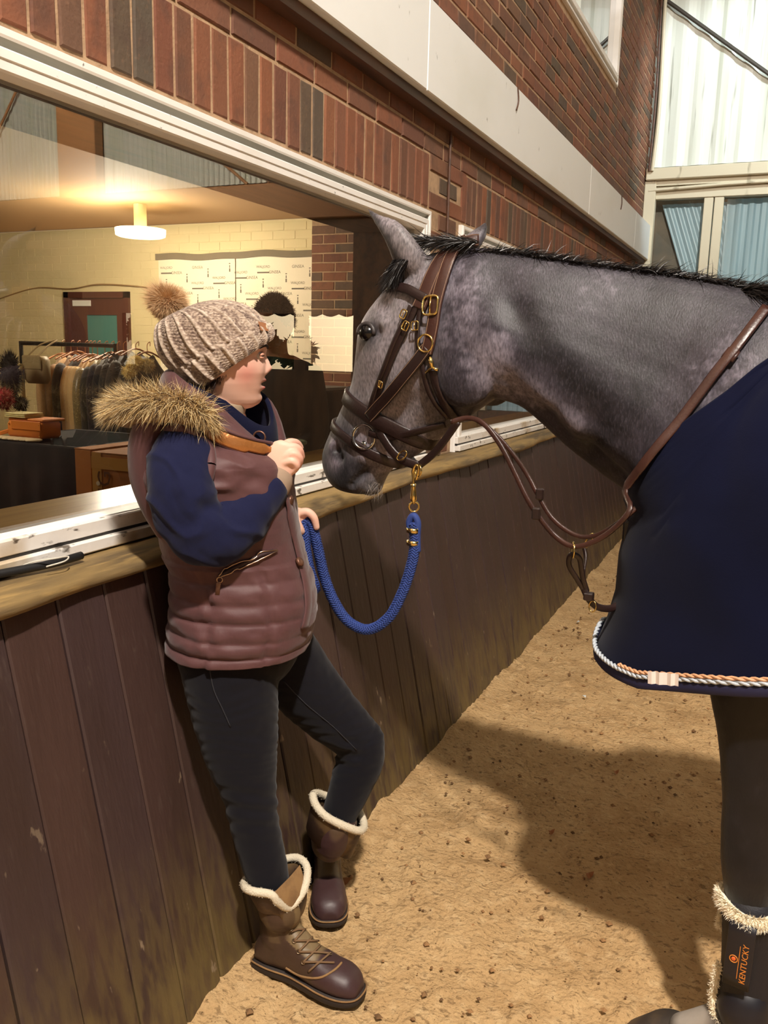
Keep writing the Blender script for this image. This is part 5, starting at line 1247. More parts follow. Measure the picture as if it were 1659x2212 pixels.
def head_grid():
    """face and skull: rows down the head, columns round it; phi 0 looks forward"""
    zc = {}
    zt_, zb_ = G(500, 655)[2], G(540, 884)[2]
    rows = 110; cols_ = 120; V = np.zeros((rows, cols_, 3)); cc = G(482, 760)
    # profile by image height: (py, front x, back x, half width mm)
    pf = [(656, 500, 470, .012), (664, 535, 425, .045), (680, 556, 405, .061), (700, 569, 394, .070), (720, 576, 388, .0745), (740, 577, 386, .0765), (757, 574, 387, .0765), (768, 571, 389, .0755), (780, 573, 393, .075), (792, 574, 398, .073),
          (804, 574, 404, .070), (815, 572, 411, .066), (827, 570, 420, .0625), (838, 568, 428, .058), (850, 564, 436, .053), (862, 562, 442, .047), (872, 558, 446, .040), (880, 545, 450, .030), (886, 520, 455, .016)]
    A = np.array(pf, float)
    for i in range(rows):
        py = 656 + (886 - 656) * i / (rows - 1); fx = np.interp(py, A[:, 0], A[:, 1]); bx_ = np.interp(py, A[:, 0], A[:, 2]); hw = np.interp(py, A[:, 0], A[:, 3])
        F_, B_ = G(fx, py), G(bx_, py); c = (F_ + B_) / 2; a = np.linalg.norm(F_ - B_) / 2
        for j in range(cols_):
            ph = 2 * math.pi * j / cols_ - math.pi; x = math.cos(ph); y = math.sin(ph)
            xx = math.copysign(abs(x) ** (.86 if x > 0 else .95), x); yy = math.copysign(abs(y) ** .92, y)
            V[i, j] = c + (F_ - B_) / 2 * xx + GN * hw * yy
    P = V.reshape(-1, 3)
    def b(px, py, lat, r, amt, d=GD, sq=None):
        """brush at a point of the profile plane, pushed sideways lat"""
        dd = P - (G(px, py) + GN * lat)
        lx, ly, lz = dd @ GD, dd @ GN, dd[:, 2]
        sx, sy, sz = sq or (1, 1, 1); w_ = np.exp(-((lx / sx) ** 2 + (ly / sy) ** 2 + (lz / sz) ** 2) / (r * r)); P[:] += w_[:, None] * np.asarray(d) * amt
    # nose: bridge to tip
    for (px, py, am, r, sy) in ((572, 764, .0035, .008, .8), (573, 774, .007, .008, .8), (574, 783, .010, .009, .8), (576, 792, .013, .009, .9), (578, 799, .014, .008, 1.15)): b(px, py, 0, r, am * .62, GD, (2.4, sy, 1))
    b(574, 804, .010, .0065, .0045, GN); b(574, 804, -.010, .0065, .0045, -GN); b(572, 805, .009, .007, .004); b(572, 805, -.009, .007, .004)
    b(572, 813, 0, .006, -.004, GD, (2, 1.6, .7))
    # brow, sockets, cheeks
    b(576, 752, .018, .012, .003, GD, (2, 1.6, .7)); b(576, 752, -.018, .012, .003, GD, (2, 1.6, .7))
    for s in (1, -1):
        b(562, 769, s * .031, .0125, -.0085, GD, (1.6, 1.1, .75)); b(540, 798, s * .056, .028, .0025, GN * s)
        b(556, 800, s * .034, .016, .0035, GD)
        b(545, 845, s * .040, .024, -.002, GN * s)
    # lips, parted, and chin
    b(571, 821, 0, .0075, .0055, GD, (2, 1.9, .62)); b(568, 829, 0, .0070, -.0150, GD, (2, 2.2, .50)); b(569, 837, 0, .0075, .0060, GD, (2, 1.8, .62))
    b(563, 847, 0, .008, -.004, GD, (2, 2, .6)); b(563, 862, 0, .013, .0045, GD, (2, 1.3, .8))
    b(556, 829, .022, .006, -.003); b(556, 829, -.022, .006, -.003)
    Fc = grid_faces(cols_, rows, True) + [tuple(range(cols_))[::-1], tuple(range((rows - 1) * cols_, rows * cols_))]
    return P, Fc
HP_, HF_ = head_grid()
wb = MB(); wb.add(HP_, HF_)
# neck, torso core, legs, arms (the clothed parts lie under the clothes)
ell_tube(wb, [G(470, 800), G(474, 850), G(482, 900), G(486, 950)], [.050, .046, .050, .07], [.052, .048, .054, .09], up=GN)
loft(wb, [gring((575, 935), (385, 935), .10), gring((600, 985), (345, 985), .155), gring((606, 1080), (352, 1080), .14), gring((600, 1180), (392, 1180), .125), gring((630, 1290), (398, 1290), .15), gring((625, 1370), (396, 1370), .155), gring((600, 1430), (405, 1430), .13)], sub=3)
# near arm and hand
AS, AE, AW = G(402, 985, .17), G(455, 1165, .20), G(597, 1042, .105)
ell_tube(wb, [G(392, 985, .14), G(388, 1040, .195), G(402, 1100, .205), G(440, 1140, .205), G(480, 1150, .19), G(530, 1112, .16), G(570, 1070, .125), AW], [.040, .040, .038, .038, .036, .034, .030, .026], up=GN)
def finger(mb, P, r): ell_tube(mb, P, r, up=GN, nseg=12, sub=4)
hx = MB()
ell_tube(hx, [G(592, 1048, .104), G(598, 1022, .104), G(607, 996, .104), G(614, 975, .104)], [.026, .033, .038, .034], [.019, .017, .016, .014], up=GN, nseg=18)
ell_tube(hx, [G(602, 1000, .098), G(622, 990, .094), G(630, 1002, .092)], [.026, .024, .016], [.014, .013, .012], up=GN, nseg=14)
for P, r in (([G(606, 975, .092), G(622, 958, .084), G(640, 957, .070), G(650, 968, .058)], [.011, .0105, .0088, .0072]),
             ([G(612, 978, .104), G(630, 966, .104), G(646, 972, .098), G(652, 988, .088)], [.011, .0105, .0092, .0076]),
             ([G(614, 988, .110), G(634, 980, .114), G(647, 991, .110), G(644, 1007, .100)], [.0105, .010, .009, .0075]),
             ([G(612, 1000, .112), G(630, 996, .118), G(641, 1006, .116), G(634, 1018, .108)], [.0098, .0092, .0082, .007]),
             ([G(598, 1012, .086), G(614, 996, .070), G(630, 988, .062), G(643, 984, .064)], [.013, .012, .010, .008])): finger(hx, P, r)
wb.V and wb.add(hx.V, hx.F)
# far arm and hand holding the rope
BS, BE = G(420, 990, -.17), G(500, 1140, -.20); BW = G(628, 1118, -.10)
ell_tube(wb, [G(430, 985, -.14), G(436, 1040, -.19), G(456, 1095, -.20), G(505, 1126, -.19), G(560, 1126, -.16), BW], [.040, .038, .036, .034, .032, .026], up=GN)
hy = MB()
ell_tube(hy, [G(625, 1118, -.10), G(640, 1116, -.10), G(656, 1114, -.10)], [.024, .024, .018], [.018, .019, .018], up=GN, nseg=16)
for P, r in (([G(648, 1108, -.084), G(664, 1106, -.080), G(678, 1118, -.078), G(684, 1140, -.082)], [.0105, .0105, .0095, .008]),
             ([G(648, 1110, -.10), G(668, 1110, -.098), G(680, 1124, -.098), G(681, 1146, -.10)], [.0105, .0102, .0094, .008]),
             ([G(646, 1114, -.114), G(666, 1116, -.115), G(677, 1130, -.115), G(675, 1150, -.112)], [.010, .010, .009, .0078]),
             ([G(644, 1118, -.126), G(662, 1122, -.128), G(670, 1136, -.128), G(667, 1152, -.122)], [.009, .009, .0082, .007]),
             ([G(634, 1116, -.080), G(640, 1130, -.074), G(646, 1141, -.074), G(652, 1149, -.078)], [.013, .0125, .0115, .009])): finger(hy, P, r)
wb.add(hy.V, hy.F)
# legs core
NK = [G(492, 1400, .075), G(505, 1520, .08), G(530, 1650, .085), G(552, 1780, .085), G(578, 1900, .085), G(602, 1985, .085)]
FK = [G(590, 1410, -.085), G(680, 1500, -.09), np.array(at(780, 1605, n=GN, p=G0 - GN * .10)), G(745, 1700, -.10), G(712, 1800, -.11), G(690, 1900, -.12)]
ell_tube(wb, NK, [.075, .065, .050, .040, .036, .030], up=GN); ell_tube(wb, [G(590, 1410, -.08), G(645, 1465, -.09), G(705, 1532, -.105), G(765, 1590, -.115)], [.06, .055, .048, .040], up=GN); ell_tube(wb, [G(768, 1592, -.115), G(772, 1640, -.115), G(754, 1700, -.118), G(734, 1760, -.122), G(716, 1830, -.126)], [.040, .038, .036, .032, .028], up=GN)
wme = remesh('woman_body', wb, .0026, 3, .4)
V = verts_of(wme); n1 = vnoise(V, 30, 31, 2)
base = np.array(srgb(232, 182, 158)); col = base * (1 + .05 * n1[:, None])
def gg(c, r, sq=(1, 1, 1)):
    d = V - np.asarray(c); lx, ly, lz = d @ GD, d @ GN, d[:, 2]; return np.exp(-((lx / sq[0]) ** 2 + (ly / sq[1]) ** 2 + (lz / sq[2]) ** 2) / (r * r))
def blend(w_, c):
    global col
    w_ = np.clip(w_, 0, 1)[:, None]; col = col * (1 - w_) + np.array(c) * w_
for s in (1, -1):
    blend(gg(G(532, 806) + GN * s * .058, .026) * .6, srgb(206, 112, 100))
    blend(gg(G(561, 759) + GN * s * .030, .008, (1.5, 1.0, .7)) * .35, srgb(170, 120, 100))
blend(gg(G(580, 802), .010) * .4, srgb(206, 122, 108))
lipf = np.clip((V - G(556, 829)) @ GD / .006, 0, 1)
blend(gg(G(571, 821), .0095, (2, 2.0, .50)) * 1.1 * lipf, srgb(182, 92, 88)); blend(gg(G(569, 838), .0095, (2, 1.9, .62)) * 1.2 * lipf, srgb(186, 96, 92)); blend(gg(G(566, 829), .0065, (3, 2.6, .46)) * 1.9 * lipf, srgb(70, 26, 26))
for P_ in (G(640, 962, .08), G(648, 980, .10), G(646, 998, .11), G(668, 1112, -.09)): blend(gg(P_, .018) * .4, srgb(214, 130, 112))
vcol(wme, np.clip(col, 0, 1))
link('body', wme, m_skin, woman, True)
m_eyew = mat('eye_white', srgb(186, 176, 166), .35); m_iris = mat('hazel_iris', srgb(58, 48, 34), .3); m_pup = mat('pupil', srgb(8, 8, 8), .1); m_lash = mat('dark_lash', srgb(44, 30, 24), .7); m_hair = mat('dark_brown_hair', srgb(58, 36, 28), .6)
for s in (1, -1):
    ec = G(556, 769) + GN * s * .0315
    e = MB().ball(ec, .0118, 20, 14).build('eye', m_eyew, woman, True)
    look = unit(GD * .94 + UP * .10 + GN * s * .05)
    def disc(r, off, mt, nm):
        c = ec + look * off; a = unit(np.cross(look, UP)); b_ = np.cross(a, look); Vd = [c + look * .0012] + [c + (a * math.cos(t) + b_ * math.sin(t)) * r for t in np.linspace(0, 2 * math.pi, 17)[:-1]]
        mesh(nm, Vd, [(0, 1 + i, 1 + (i + 1) % 16) for i in range(16)], mt, e, True)
    disc(.0056, .0104, m_iris, 'iris'); disc(.0024, .0117, m_pup, 'pupil')
    def arc(rr, t0, t1, up_, fw=0.0): return [ec + GD * (.0128 * math.cos(a)) * 1.0 + GN * s * (.0136 * math.sin(a)) * 1.05 + UP * up_ * math.cos(a * .85) + GD * fw for a in np.linspace(t0, t1, 9)]
    MB().tube(arc(1, -1.1, 1.1, .0042), [.0016] + [.0034] * 7 + [.0016], 8).build('upper_eyelid', m_skin if False else mat('eyelid_skin', srgb(206, 150, 126), .6), woman, True)
    MB().tube(arc(1, -1.1, 1.1, -.0036), [.0014] + [.0026] * 7 + [.0014], 8).build('lower_eyelid', mat('eyelid_skin', srgb(196, 140, 116), .55), woman, True)
    MB().tube(arc(1, -.9, 1.1, .0014, .0022), [.0006] + [.0012] * 7 + [.0005], 5).build('eyelashes', m_lash, woman, True)
    bw = [G(576, 751) + GN * s * .008 - GD * .002, G(574, 747) + GN * s * .018, G(568, 746) + GN * s * .030, G(556, 751) + GN * s * .044]
    # brows laid on the skin
    bwv = catmull(bw, 4); wbv_ = None
    MB().tube([p + GN * s * .0045 + GD * .0035 - UP * .001 for p in bwv], [.0012] + [.0028] * (len(bwv) - 2) + [.001], 6).build('eyebrow', m_lash, woman, True)
# ---- hat
hatrings = [((583, 738), (428, 842), .083), ((588, 724), (410, 836), .090), ((582, 706), (385, 815), .096), ((566, 685), (352, 782), .100), ((548, 668), (335, 748), .098), ((520, 655), (333, 722), .092), ((482, 648), (338, 704), .078), ((440, 652), (350, 692), .054), ((405, 664), (364, 684), .026), ((388, 672), (376, 678), .008)]
NS = 320; base_r = [[c_ + (p - c_) * .955 for p in r_] for r_ in [sil_ring(A, B, GN, G0, w_, 0, .98, NS, False) for A, B, w_ in hatrings] for c_ in [np.mean(r_, 0)]]
R_ = catmull(base_r, 15); nrw = len(R_); V = []; colh = []
RIBS = 21
for i, r in enumerate(R_):
    r = np.array(r); c = r.mean(0); f = i / (nrw - 1); cuff = 1.045 if f < .26 else 1.0
    if .24 < f < .28: cuff = 1.045 - .045 * (f - .24) / .04
    for j in range(NS):
        th = j / NS * RIBS + (.5 if f >= .26 else 0); ph = th % 1.0
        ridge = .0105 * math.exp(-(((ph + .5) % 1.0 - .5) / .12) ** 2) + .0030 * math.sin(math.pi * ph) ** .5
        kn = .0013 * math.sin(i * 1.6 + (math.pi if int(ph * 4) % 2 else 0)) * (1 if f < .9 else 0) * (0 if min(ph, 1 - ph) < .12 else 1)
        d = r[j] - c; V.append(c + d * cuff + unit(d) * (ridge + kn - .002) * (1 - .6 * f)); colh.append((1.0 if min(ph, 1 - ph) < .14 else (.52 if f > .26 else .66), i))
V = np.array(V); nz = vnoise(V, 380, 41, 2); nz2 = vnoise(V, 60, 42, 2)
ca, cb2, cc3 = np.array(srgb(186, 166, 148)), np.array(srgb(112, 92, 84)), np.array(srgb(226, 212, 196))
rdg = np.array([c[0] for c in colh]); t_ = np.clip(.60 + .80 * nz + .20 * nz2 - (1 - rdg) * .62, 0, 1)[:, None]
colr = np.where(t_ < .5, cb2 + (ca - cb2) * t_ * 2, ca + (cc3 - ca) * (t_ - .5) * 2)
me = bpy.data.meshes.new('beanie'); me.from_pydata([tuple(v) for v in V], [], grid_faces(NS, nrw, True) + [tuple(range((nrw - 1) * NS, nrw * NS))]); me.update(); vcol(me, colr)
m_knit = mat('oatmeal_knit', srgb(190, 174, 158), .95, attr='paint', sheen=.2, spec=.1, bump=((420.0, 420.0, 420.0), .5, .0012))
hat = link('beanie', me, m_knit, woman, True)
hatbv = bvh_of(me)
h = cast(hatbv, 563, 706, .006)
tg = [cast(hatbv, a, b, .006)[0] for a, b in ((556, 697), (574, 702), (578, 716), (562, 712))]
hn = h[1]; mesh('leather_patch', list(tg) + [p + hn * .002 for p in tg], [(4, 5, 6, 7), (0, 1, 5, 4), (1, 2, 6, 5), (2, 3, 7, 6), (3, 0, 4, 7)], mat('tan_patch', srgb(146, 96, 62), .6), hat)
mk = (tg[1] + tg[2]) / 2 + hn * .003; MB().box(mk[0] - .002, mk[0] + .001, mk[1] - .002, mk[1] + .001, mk[2] - .004, mk[2] + .004).build('patch_mark', mat('pale_mark', srgb(226, 214, 190), .5), hat)
pc = G(362, 656, .01); P_, D_, L_ = [], [], []
for i in range(8500):
    d = rs.normal(size=3); d /= np.linalg.norm(d); P_.append(pc + d * .022); D_.append(unit(d + rs.normal(size=3) * .20)); L_.append(rs.uniform(.014, .025) * (1 + 1.1 * max(0, d @ unit(-GD * .75 + UP * .62)) ** 4 + .5 * max(0, d @ unit(GD * .8 + UP * .3)) ** 3))
fur = strands(P_, D_, L_, .0013, 2, .15, .25, rs).build('pompom_fur', mat('tan_pompom_fur', srgb(214, 178, 134), .8, layers=[(srgb(170, 130, 92), 60.0, .45, .65, .5)]), hat); fur['kind'] = 'stuff'; fur['label'] = 'tan fur bobble'
MB().ball(pc, .026, 16, 12).build('pompom_core', mat('tan_core', srgb(206, 160, 122), .9), hat, True)
# hair showing under the hat at the nape and temple
P_, D_, L_ = [], [], []
for i in range(500):
    t = rs.rand() ** 1.6; c0 = G(440 + 50 * t, 838 - 36 * t, .062 + .006 * rs.rand() - .03 * (1 - t) * rs.rand()); P_.append(c0); D_.append(unit(np.array([0, 0, -1]) - GD * .25 + rs.normal(size=3) * .2)); L_.append(rs.uniform(.010, .022) + .014 * (1 - t))
hr = strands(P_, D_, L_, .002, 3, .1, .1, rs).build('hair', m_hair, woman); hr['kind'] = 'stuff'

# ---- gilet: quilted body
NSG = 120
gr = [((572, 968), (380, 905), .112), ((596, 976), (335, 928), .160), ((610, 990), (302, 960), .190), ((624, 1010), (292, 1010), .196), ((630, 1060), (306, 1060), .190), ((640, 1110), (326, 1110), .178), ((650, 1160), (348, 1160), .168), ((662, 1210), (366, 1210), .168), ((676, 1260), (376, 1260), .176), ((680, 1310), (374, 1310), .184), ((672, 1350), (370, 1350), .188), ((664, 1378), (368, 1388), .186)]
GRn = catmull([gring(A, B, w_, 0, .85, 0, NSG) for A, B, w_ in gr], 12)
V = []; nrw = len(GRn)
def seam(zz): # horizontal quilting between py 1150 and the hem, puffed between seams
    ys_ = [905, 985, 1075, 1150, 1222, 1262, 1298, 1336, 1366, 1390]
    for a, b_ in zip(ys_[:-1], ys_[1:]):
        if a <= zz <= b_: return math.sin(math.pi * (zz - a) / (b_ - a)) ** .5
    return 0
for i, r in enumerate(GRn):
    r = np.array(r); c = r.mean(0); pyv = proj(c)[1][0]; q = seam(pyv); dep = .010 if pyv > 1190 else .004
    for j in range(NSG):
        a = 2 * math.pi * j / NSG; d = unit(r[j] - c)
        vs = min(abs(((a - t + math.pi) % (2 * math.pi)) - math.pi) for t in (1.25, 1.95, 2 * math.pi - 1.25, 2 * math.pi - 1.95))
        pin = math.exp(-(vs / .035) ** 2) * (.006 if pyv > 1190 else .003)
        fr = math.exp(-((a if a < math.pi else a - 2 * math.pi) / .06) ** 2) * .003
        wr = .0022 * math.sin(a * 22 + pyv * .09) * math.exp(-(vs / .25) ** 2) * (1 if pyv > 1190 else .3)
        sa_ = min(a, 2 * math.pi - a); V.append(r[j] + d * (q * dep * (.45 + .55 * min(1, max(0, (sa_ - 1.0) / 1.0))) - pin + fr + wr))
V = np.array(V); nn_ = vnoise(V * np.array([1, 1, 2.2]), 13, 51, 3); cen = V.mean(0); dd_ = V - cen; dd_[:, 2] = 0; dd_ /= np.linalg.norm(dd_, axis=1)[:, None] + 1e-9
rg_ = 1 - np.abs(vnoise(V @ np.array([[1, 0, 0], [0, 1, 0], [.5, .5, 1.]]), 16, 53, 2)) * 2.6
up_ = np.clip((V[:, 2] - 1.12) / .08, 0, 1)
V += dd_ * (nn_ * .0065 + np.clip(rg_, 0, 1) * .008 * up_)[:, None]
gil = mesh('gilet', V, grid_faces(NSG, nrw, True), m_plum, woman, True); md = gil.modifiers.new('t', 'SOLIDIFY'); md.thickness = .008; md.offset = -1
gbv = bvh_of(gil.data)
# front placket, poppers, zip pocket
pl = [cast(gbv, a, b, .001) for a, b in ((607, 985), (612, 1020), (618, 1060), (626, 1110), (636, 1160), (648, 1210), (660, 1260), (664, 1310), (656, 1358))]
pl = [p for p in pl if p]; MB().strap(catmull([p[0] for p in pl], 4), [p[1] for p in pl for _ in range(4)][:len(pl) * 4 - 3], .030, .004).build('placket', m_plum, gil, True)
m_pop = mat('bronze_popper', srgb(112, 78, 62), .4, .6)
for a, b in ((622, 1080), (643, 1216)):
    h = cast(gbv, a, b, .007)
    if h: MB().tube([h[0] - h[1] * .004, h[0] + h[1] * .002, h[0] + h[1] * .004], [.0105, .0105, .008], 18).torus(h[0] + h[1] * .001, .0048, .001, unit(np.cross(h[1], UP)), UP, 16, 5).build('popper', m_pop, gil, True)
m_zip = mat('pewter_zip', srgb(176, 150, 130), .3, 1.0)
def surf_line(bv, pix, off=.003, n=5):
    out = []
    for q in catmull([np.array(p, float) for p in pix], n):
        h = cast(bv, q[0], q[1], off)
        if h: out.append(h[0])
    return out
zl1 = surf_line(gbv, [(472, 1244), (490, 1226), (520, 1213), (548, 1206), (562, 1192), (596, 1188)], .004)
zl2 = surf_line(gbv, [(472, 1246), (500, 1236), (530, 1222), (560, 1208), (580, 1198), (597, 1190)], .004)
MB().tube(zl1, .0016, 6).build('zip_teeth', m_zip, gil, True); MB().tube(zl2, .0016, 6).build('zip_teeth', m_zip, gil, True)
MB().tube(surf_line(gbv, [(474, 1245), (500, 1230), (530, 1216), (560, 1200), (590, 1190)], .000), .005, 6).build('pocket_opening', mat('dark_plum', srgb(52, 32, 34), .8), gil, True)
h = cast(gbv, 475, 1250, .006); zp = h[0]
MB().torus(zp, .006, .0014, unit(np.cross(h[1], UP)), UP, 14, 6).build('zip_slider', m_zip, gil, True)
zb2 = cast(gbv, 470, 1272, .006)[0]; MB().strap([zp - UP * .006, (zp + zb2) / 2, zb2 - UP * .014], [h[1]] * 3, .0095, .002).build('zip_pull', mat('leather_pull', srgb(120, 88, 76), .5), gil, True)
# armhole piping round the near and far sleeve
for s in (1, -1):
    ah = []
    for t in np.linspace(0, 2 * math.pi, 40):
        q = G(385 + 62 * math.cos(t), 1015 + 92 * math.sin(t), s * .30); hh = gbv.ray_cast(Vector(q), Vector(-GN * s), .35)
        ah.append(np.array(hh[0]) + GN * s * .002 if hh[0] else G(385 + 62 * math.cos(t), 1015 + 92 * math.sin(t), s * .17))
    for _ in range(3): ah = [ah[k] * .5 + (ah[k - 1] + ah[(k + 1) % 40]) * .25 for k in range(40)]
    MB().tube(ah + [ah[0]], .012, 10, cap=False).build('armhole_edge', m_plum, gil, True)
# ---- navy sleeves
def sleeve(P, R1, R2, nm, fold=True):
    mb = MB(); ell_tube(mb, P, R1, R2, up=GN, nseg=40, sub=14); V = np.array(mb.V)
    nz = vnoise(V, 22, 61, 2); c = np.array([P[k] for k in range(len(P))]).mean(0)
    N0 = V.copy(); ax_ = unit(np.array(P[-1]) - np.array(P[0]))
    for k in range(len(V)):
        q = min(range(len(P)), key=lambda m_: np.linalg.norm(V[k] - P[m_])); d = V[k] - P[q]; N0[k] = unit(d - (d @ ax_) * ax_ * .5)
    V += N0 * (nz * .005)[:, None]; mb.V = [tuple(v) for v in V]
    return mb.build(nm, m_navyk, woman, True)
sw = MB()
NAp = [G(398, 945, .125), G(392, 982, .165), G(388, 1040, .200), G(403, 1105, .210), G(436, 1150, .208), G(478, 1156, .195), G(520, 1124, .170), G(562, 1080, .135), G(588, 1052, .112)]
ell_tube(sw, NAp, [.046, .060, .065, .064, .064, .060, .055, .047, .042], [.042, .050, .052, .050, .050, .048, .045, .041, .038], up=GN, nseg=44, sub=10)
FAp = [G(430, 955, -.135), G(424, 985, -.17), G(430, 1040, -.20), G(450, 1100, -.21), G(500, 1132, -.20), G(560, 1130, -.165), G(606, 1122, -.125)]
ell_tube(sw, FAp, [.050, .060, .060, .058, .055, .048, .038], [.045, .050, .050, .048, .046, .042, .036], up=GN, nseg=44, sub=10)
sme = remesh('sweater', sw, .0040, 3, .5); V = verts_of(sme); N_ = normals_of(sme)
# cloth folds at the elbow crook and along the forearm
for (a, b, r, am, dx, dy) in ((455, 1095, .012, -.010, 1, .25), (470, 1085, .010, .006, 1, .3), (490, 1075, .010, -.007, 1, .6), (506, 1062, .008, -.005, .8, .8), (425, 1118, .014, -.010, 1, -.45), (405, 1140, .012, -.006, 1, -.5), (520, 1050, .008, -.005, .7, 1), (540, 1040, .007, -.004, .6, 1)):
    for t in np.linspace(-1, 1, 7): brush(V, N_, G(a + dx * 26 * t, b + dy * 26 * t, .235), r * 1.6, am * .22, sq=None)
V += N_ * (.0055 * np.clip(1 - 3.0 * np.abs(vnoise(V @ np.array([[1, 0, 0], [0, 1, 0], [.7, 0, 1.]]), 13, 64, 2)), 0, 1) + .0028 * vnoise(V, 20, 62, 2) + .002 * vnoise(V * np.array([1, 1, .6]), 46, 63, 2))[:, None]; setv(sme, V)
sweater = link('sweater', sme, m_navyk, woman, True)
m_cuff = mat('taupe_cuff', srgb(148, 126, 106), .85, bump=(200.0, .3, .001))
ell_tube(MB(), [G(584, 1058, .113), G(592, 1044, .108), G(600, 1030, .104)], [.037, .038, .036], [.033, .033, .031], up=GN, nseg=32).build('cuff', m_cuff, sweater, True)
ell_tube(MB(), [G(604, 1122, -.125), G(620, 1119, -.108)], [.034, .030], [.032, .028], up=GN, nseg=24).build('cuff', m_cuff, sweater, True)
# ---- collars: navy zip-neck inside, plum storm collar outside
def collar_band(loops, mt, nm, parent, th=.006, nsm=6, puff=0.0):
    R2 = catmull([np.array(l) for l in loops], nsm); V = []
    n = len(R2[0])
    for i, r in enumerate(R2):
        f = i / (len(R2) - 1); c = np.array(r).mean(0)
        for p in r: V.append(p + unit(p - c) * puff * math.sin(math.pi * f))
    o = mesh(nm, V, grid_faces(n, len(R2), True), mt, parent, True); m_ = o.modifiers.new('t', 'SOLIDIFY'); m_.thickness = th; m_.offset = 0
    return o
def cl_loop(A, B, w_, k=0, n=48, lift=0.0, drop=0.0):
    r = gring(A, B, w_, k, .95, 0, n); out = []
    for i, p in enumerate(r):
        t = 2 * math.pi * i / n; ct, st = math.cos(t), math.sin(t)
        out.append(p + UP * (lift * max(0, ct) * max(0, -st) * 2 - drop * max(0, ct) * max(0, st) * 2))
    return out
m_navyc = mat('navy_fleece_collar', srgb(17, 19, 40), .97, sheen=.04, spec=.1, bump=(400.0, .4, .001))
collar_band([cl_loop((592, 985), (392, 905), .100), cl_loop((594, 968), (388, 868), .090, lift=.02), cl_loop((592, 930), (384, 834), .090, lift=.035, drop=.012), cl_loop((586, 906), (394, 818), .086, lift=.045, drop=.022)], m_navyc, 'inner_collar', sweater, .010, puff=.004)
collar_band([cl_loop((520, 922), (412, 892), .062), cl_loop((528, 886), (416, 862), .060), cl_loop((530, 876), (418, 850), .058)], mat('taupe_neck', srgb(172, 150, 124), .85), 'roll_neck', sweater, .006)
sc_ = collar_band([cl_loop((606, 1010), (366, 930), .135), cl_loop((610, 992), (362, 885), .126, lift=.02), cl_loop((608, 976), (358, 842), .114, lift=.05), cl_loop((602, 964), (364, 812), .106, lift=.075, drop=.014), cl_loop((596, 958), (372, 801), .101, lift=.08, drop=.018)], m_plum, 'storm_collar', gil, .012, puff=.010)
# folded lapel with bronze lining
m_brz = mat('bronze_satin_lining', srgb(172, 112, 60), .25, .45, bump=(60.0, .5, .004))
lapF = [(428, 905), (450, 925), (480, 942), (512, 955), (545, 966), (578, 972)]
P_ = []
for i, (a, b) in enumerate(lapF):
    hs_ = [q_ for q_ in (cast(gbv, a, b + 4, .010), cast(bvh_of(sc_.data), a, b + 4, .014)) if q_]; h = min(hs_, key=lambda q_: np.linalg.norm(q_[0] - O0)) if hs_ else None; P_.append(h[0] if h else G(a, b, .168 - .075 * i / 5))
P_ = [P_[0]] + [P_[i] * .5 + (P_[i - 1] + P_[i + 1]) * .25 for i in range(1, 5)] + [P_[5]]
MB().strap(catmull(P_, 5), [unit(GN + GD * .5 * i / 25 + UP * .25) for i in range(26)], [.040] * 8 + [.036] * 10 + [.026] * 5 + [.014] * 3, .007).build('lapel_lining', m_brz, gil, True)
MB().tube(catmull([p - UP * .018 + GN * .004 for p in P_], 5), .0045, 8).tube(catmull([p + UP * .016 + GN * .004 for p in P_], 5), .0035, 8).build('lapel_edge', m_plum, gil, True)
h = P_[0] + GN * .009 + (P_[1] - P_[0]) * .4; MB().torus(h, .006, .002, GD, UP, 16, 6).build('eyelet', m_pop, gil, True)
MB().torus(G(560, 945, .090), .013, .0022, unit(GD * .8 + GN * .2), UP, 20, 6).build('popper_ring', m_pop, gil, True)
# fur round the hood lying on the shoulders
fp = catmull([G(440, 915, .135), G(415, 895, .165), G(372, 882, .178), G(325, 880, .165), G(288, 888, .120), G(272, 890, .05), G(270, 888, -.03), G(280, 886, -.10), G(320, 880, -.155), G(380, 884, -.17), G(425, 905, -.15)], 12)
MB().tube(fp, [.016 + .018 * math.sin(math.pi * i / (len(fp) - 1)) ** .5 for i in range(len(fp))], 12).build('fur_trim_core', mat('brown_fur_core', srgb(110, 84, 52), .9), gil, True)
ft = {}
P_, D_, L_, K_ = [], [], [], []
for i in range(13000):
    k = rs.randint(len(fp) - 1); c0 = fp[k] + (fp[k + 1] - fp[k]) * rs.rand(); T = unit(fp[k + 1] - fp[k]); d = rs.normal(size=3); d = unit(d - (d @ T) * T)
    if d[2] < -.35: d[2] *= -.5; d = unit(d)
    P_.append(c0 + d * .026); D_.append(unit(d * .8 - T * .0 + np.array([0, 0, -.40]) - GD * .25 + GN * .15 + rs.normal(size=3) * .30)); L_.append(rs.uniform(.024, .056)); K_.append(rs.rand())
K_ = np.array(K_); m_fa = mat('tawny_fur', srgb(190, 158, 104), .7); m_fb = mat('dark_brown_fur', srgb(84, 64, 44), .7); m_fc = mat('cream_fur', srgb(222, 200, 152), .7)
for lo_, hi_, mt in ((0, .48, m_fa), (.48, .76, m_fb), (.76, 1.0, m_fc)):
    I = np.where((K_ >= lo_) & (K_ < hi_))[0]; o = strands([P_[q] for q in I], [D_[q] for q in I], [L_[q] for q in I], .0015, 3, .18, .28, rs).build('fur_trim', mt, gil); o['kind'] = 'stuff'
# hood lining hanging behind the shoulder
hd = MB(); ell_tube(hd, [G(332, 905, .125), G(316, 960, .115), G(316, 1030, .105), G(334, 1095, .100), G(355, 1150, .10)], [.034, .036, .034, .028, .018], [.05, .055, .05, .04, .03], up=GN, nseg=24, sub=6).build('hood', m_plum, gil, True)
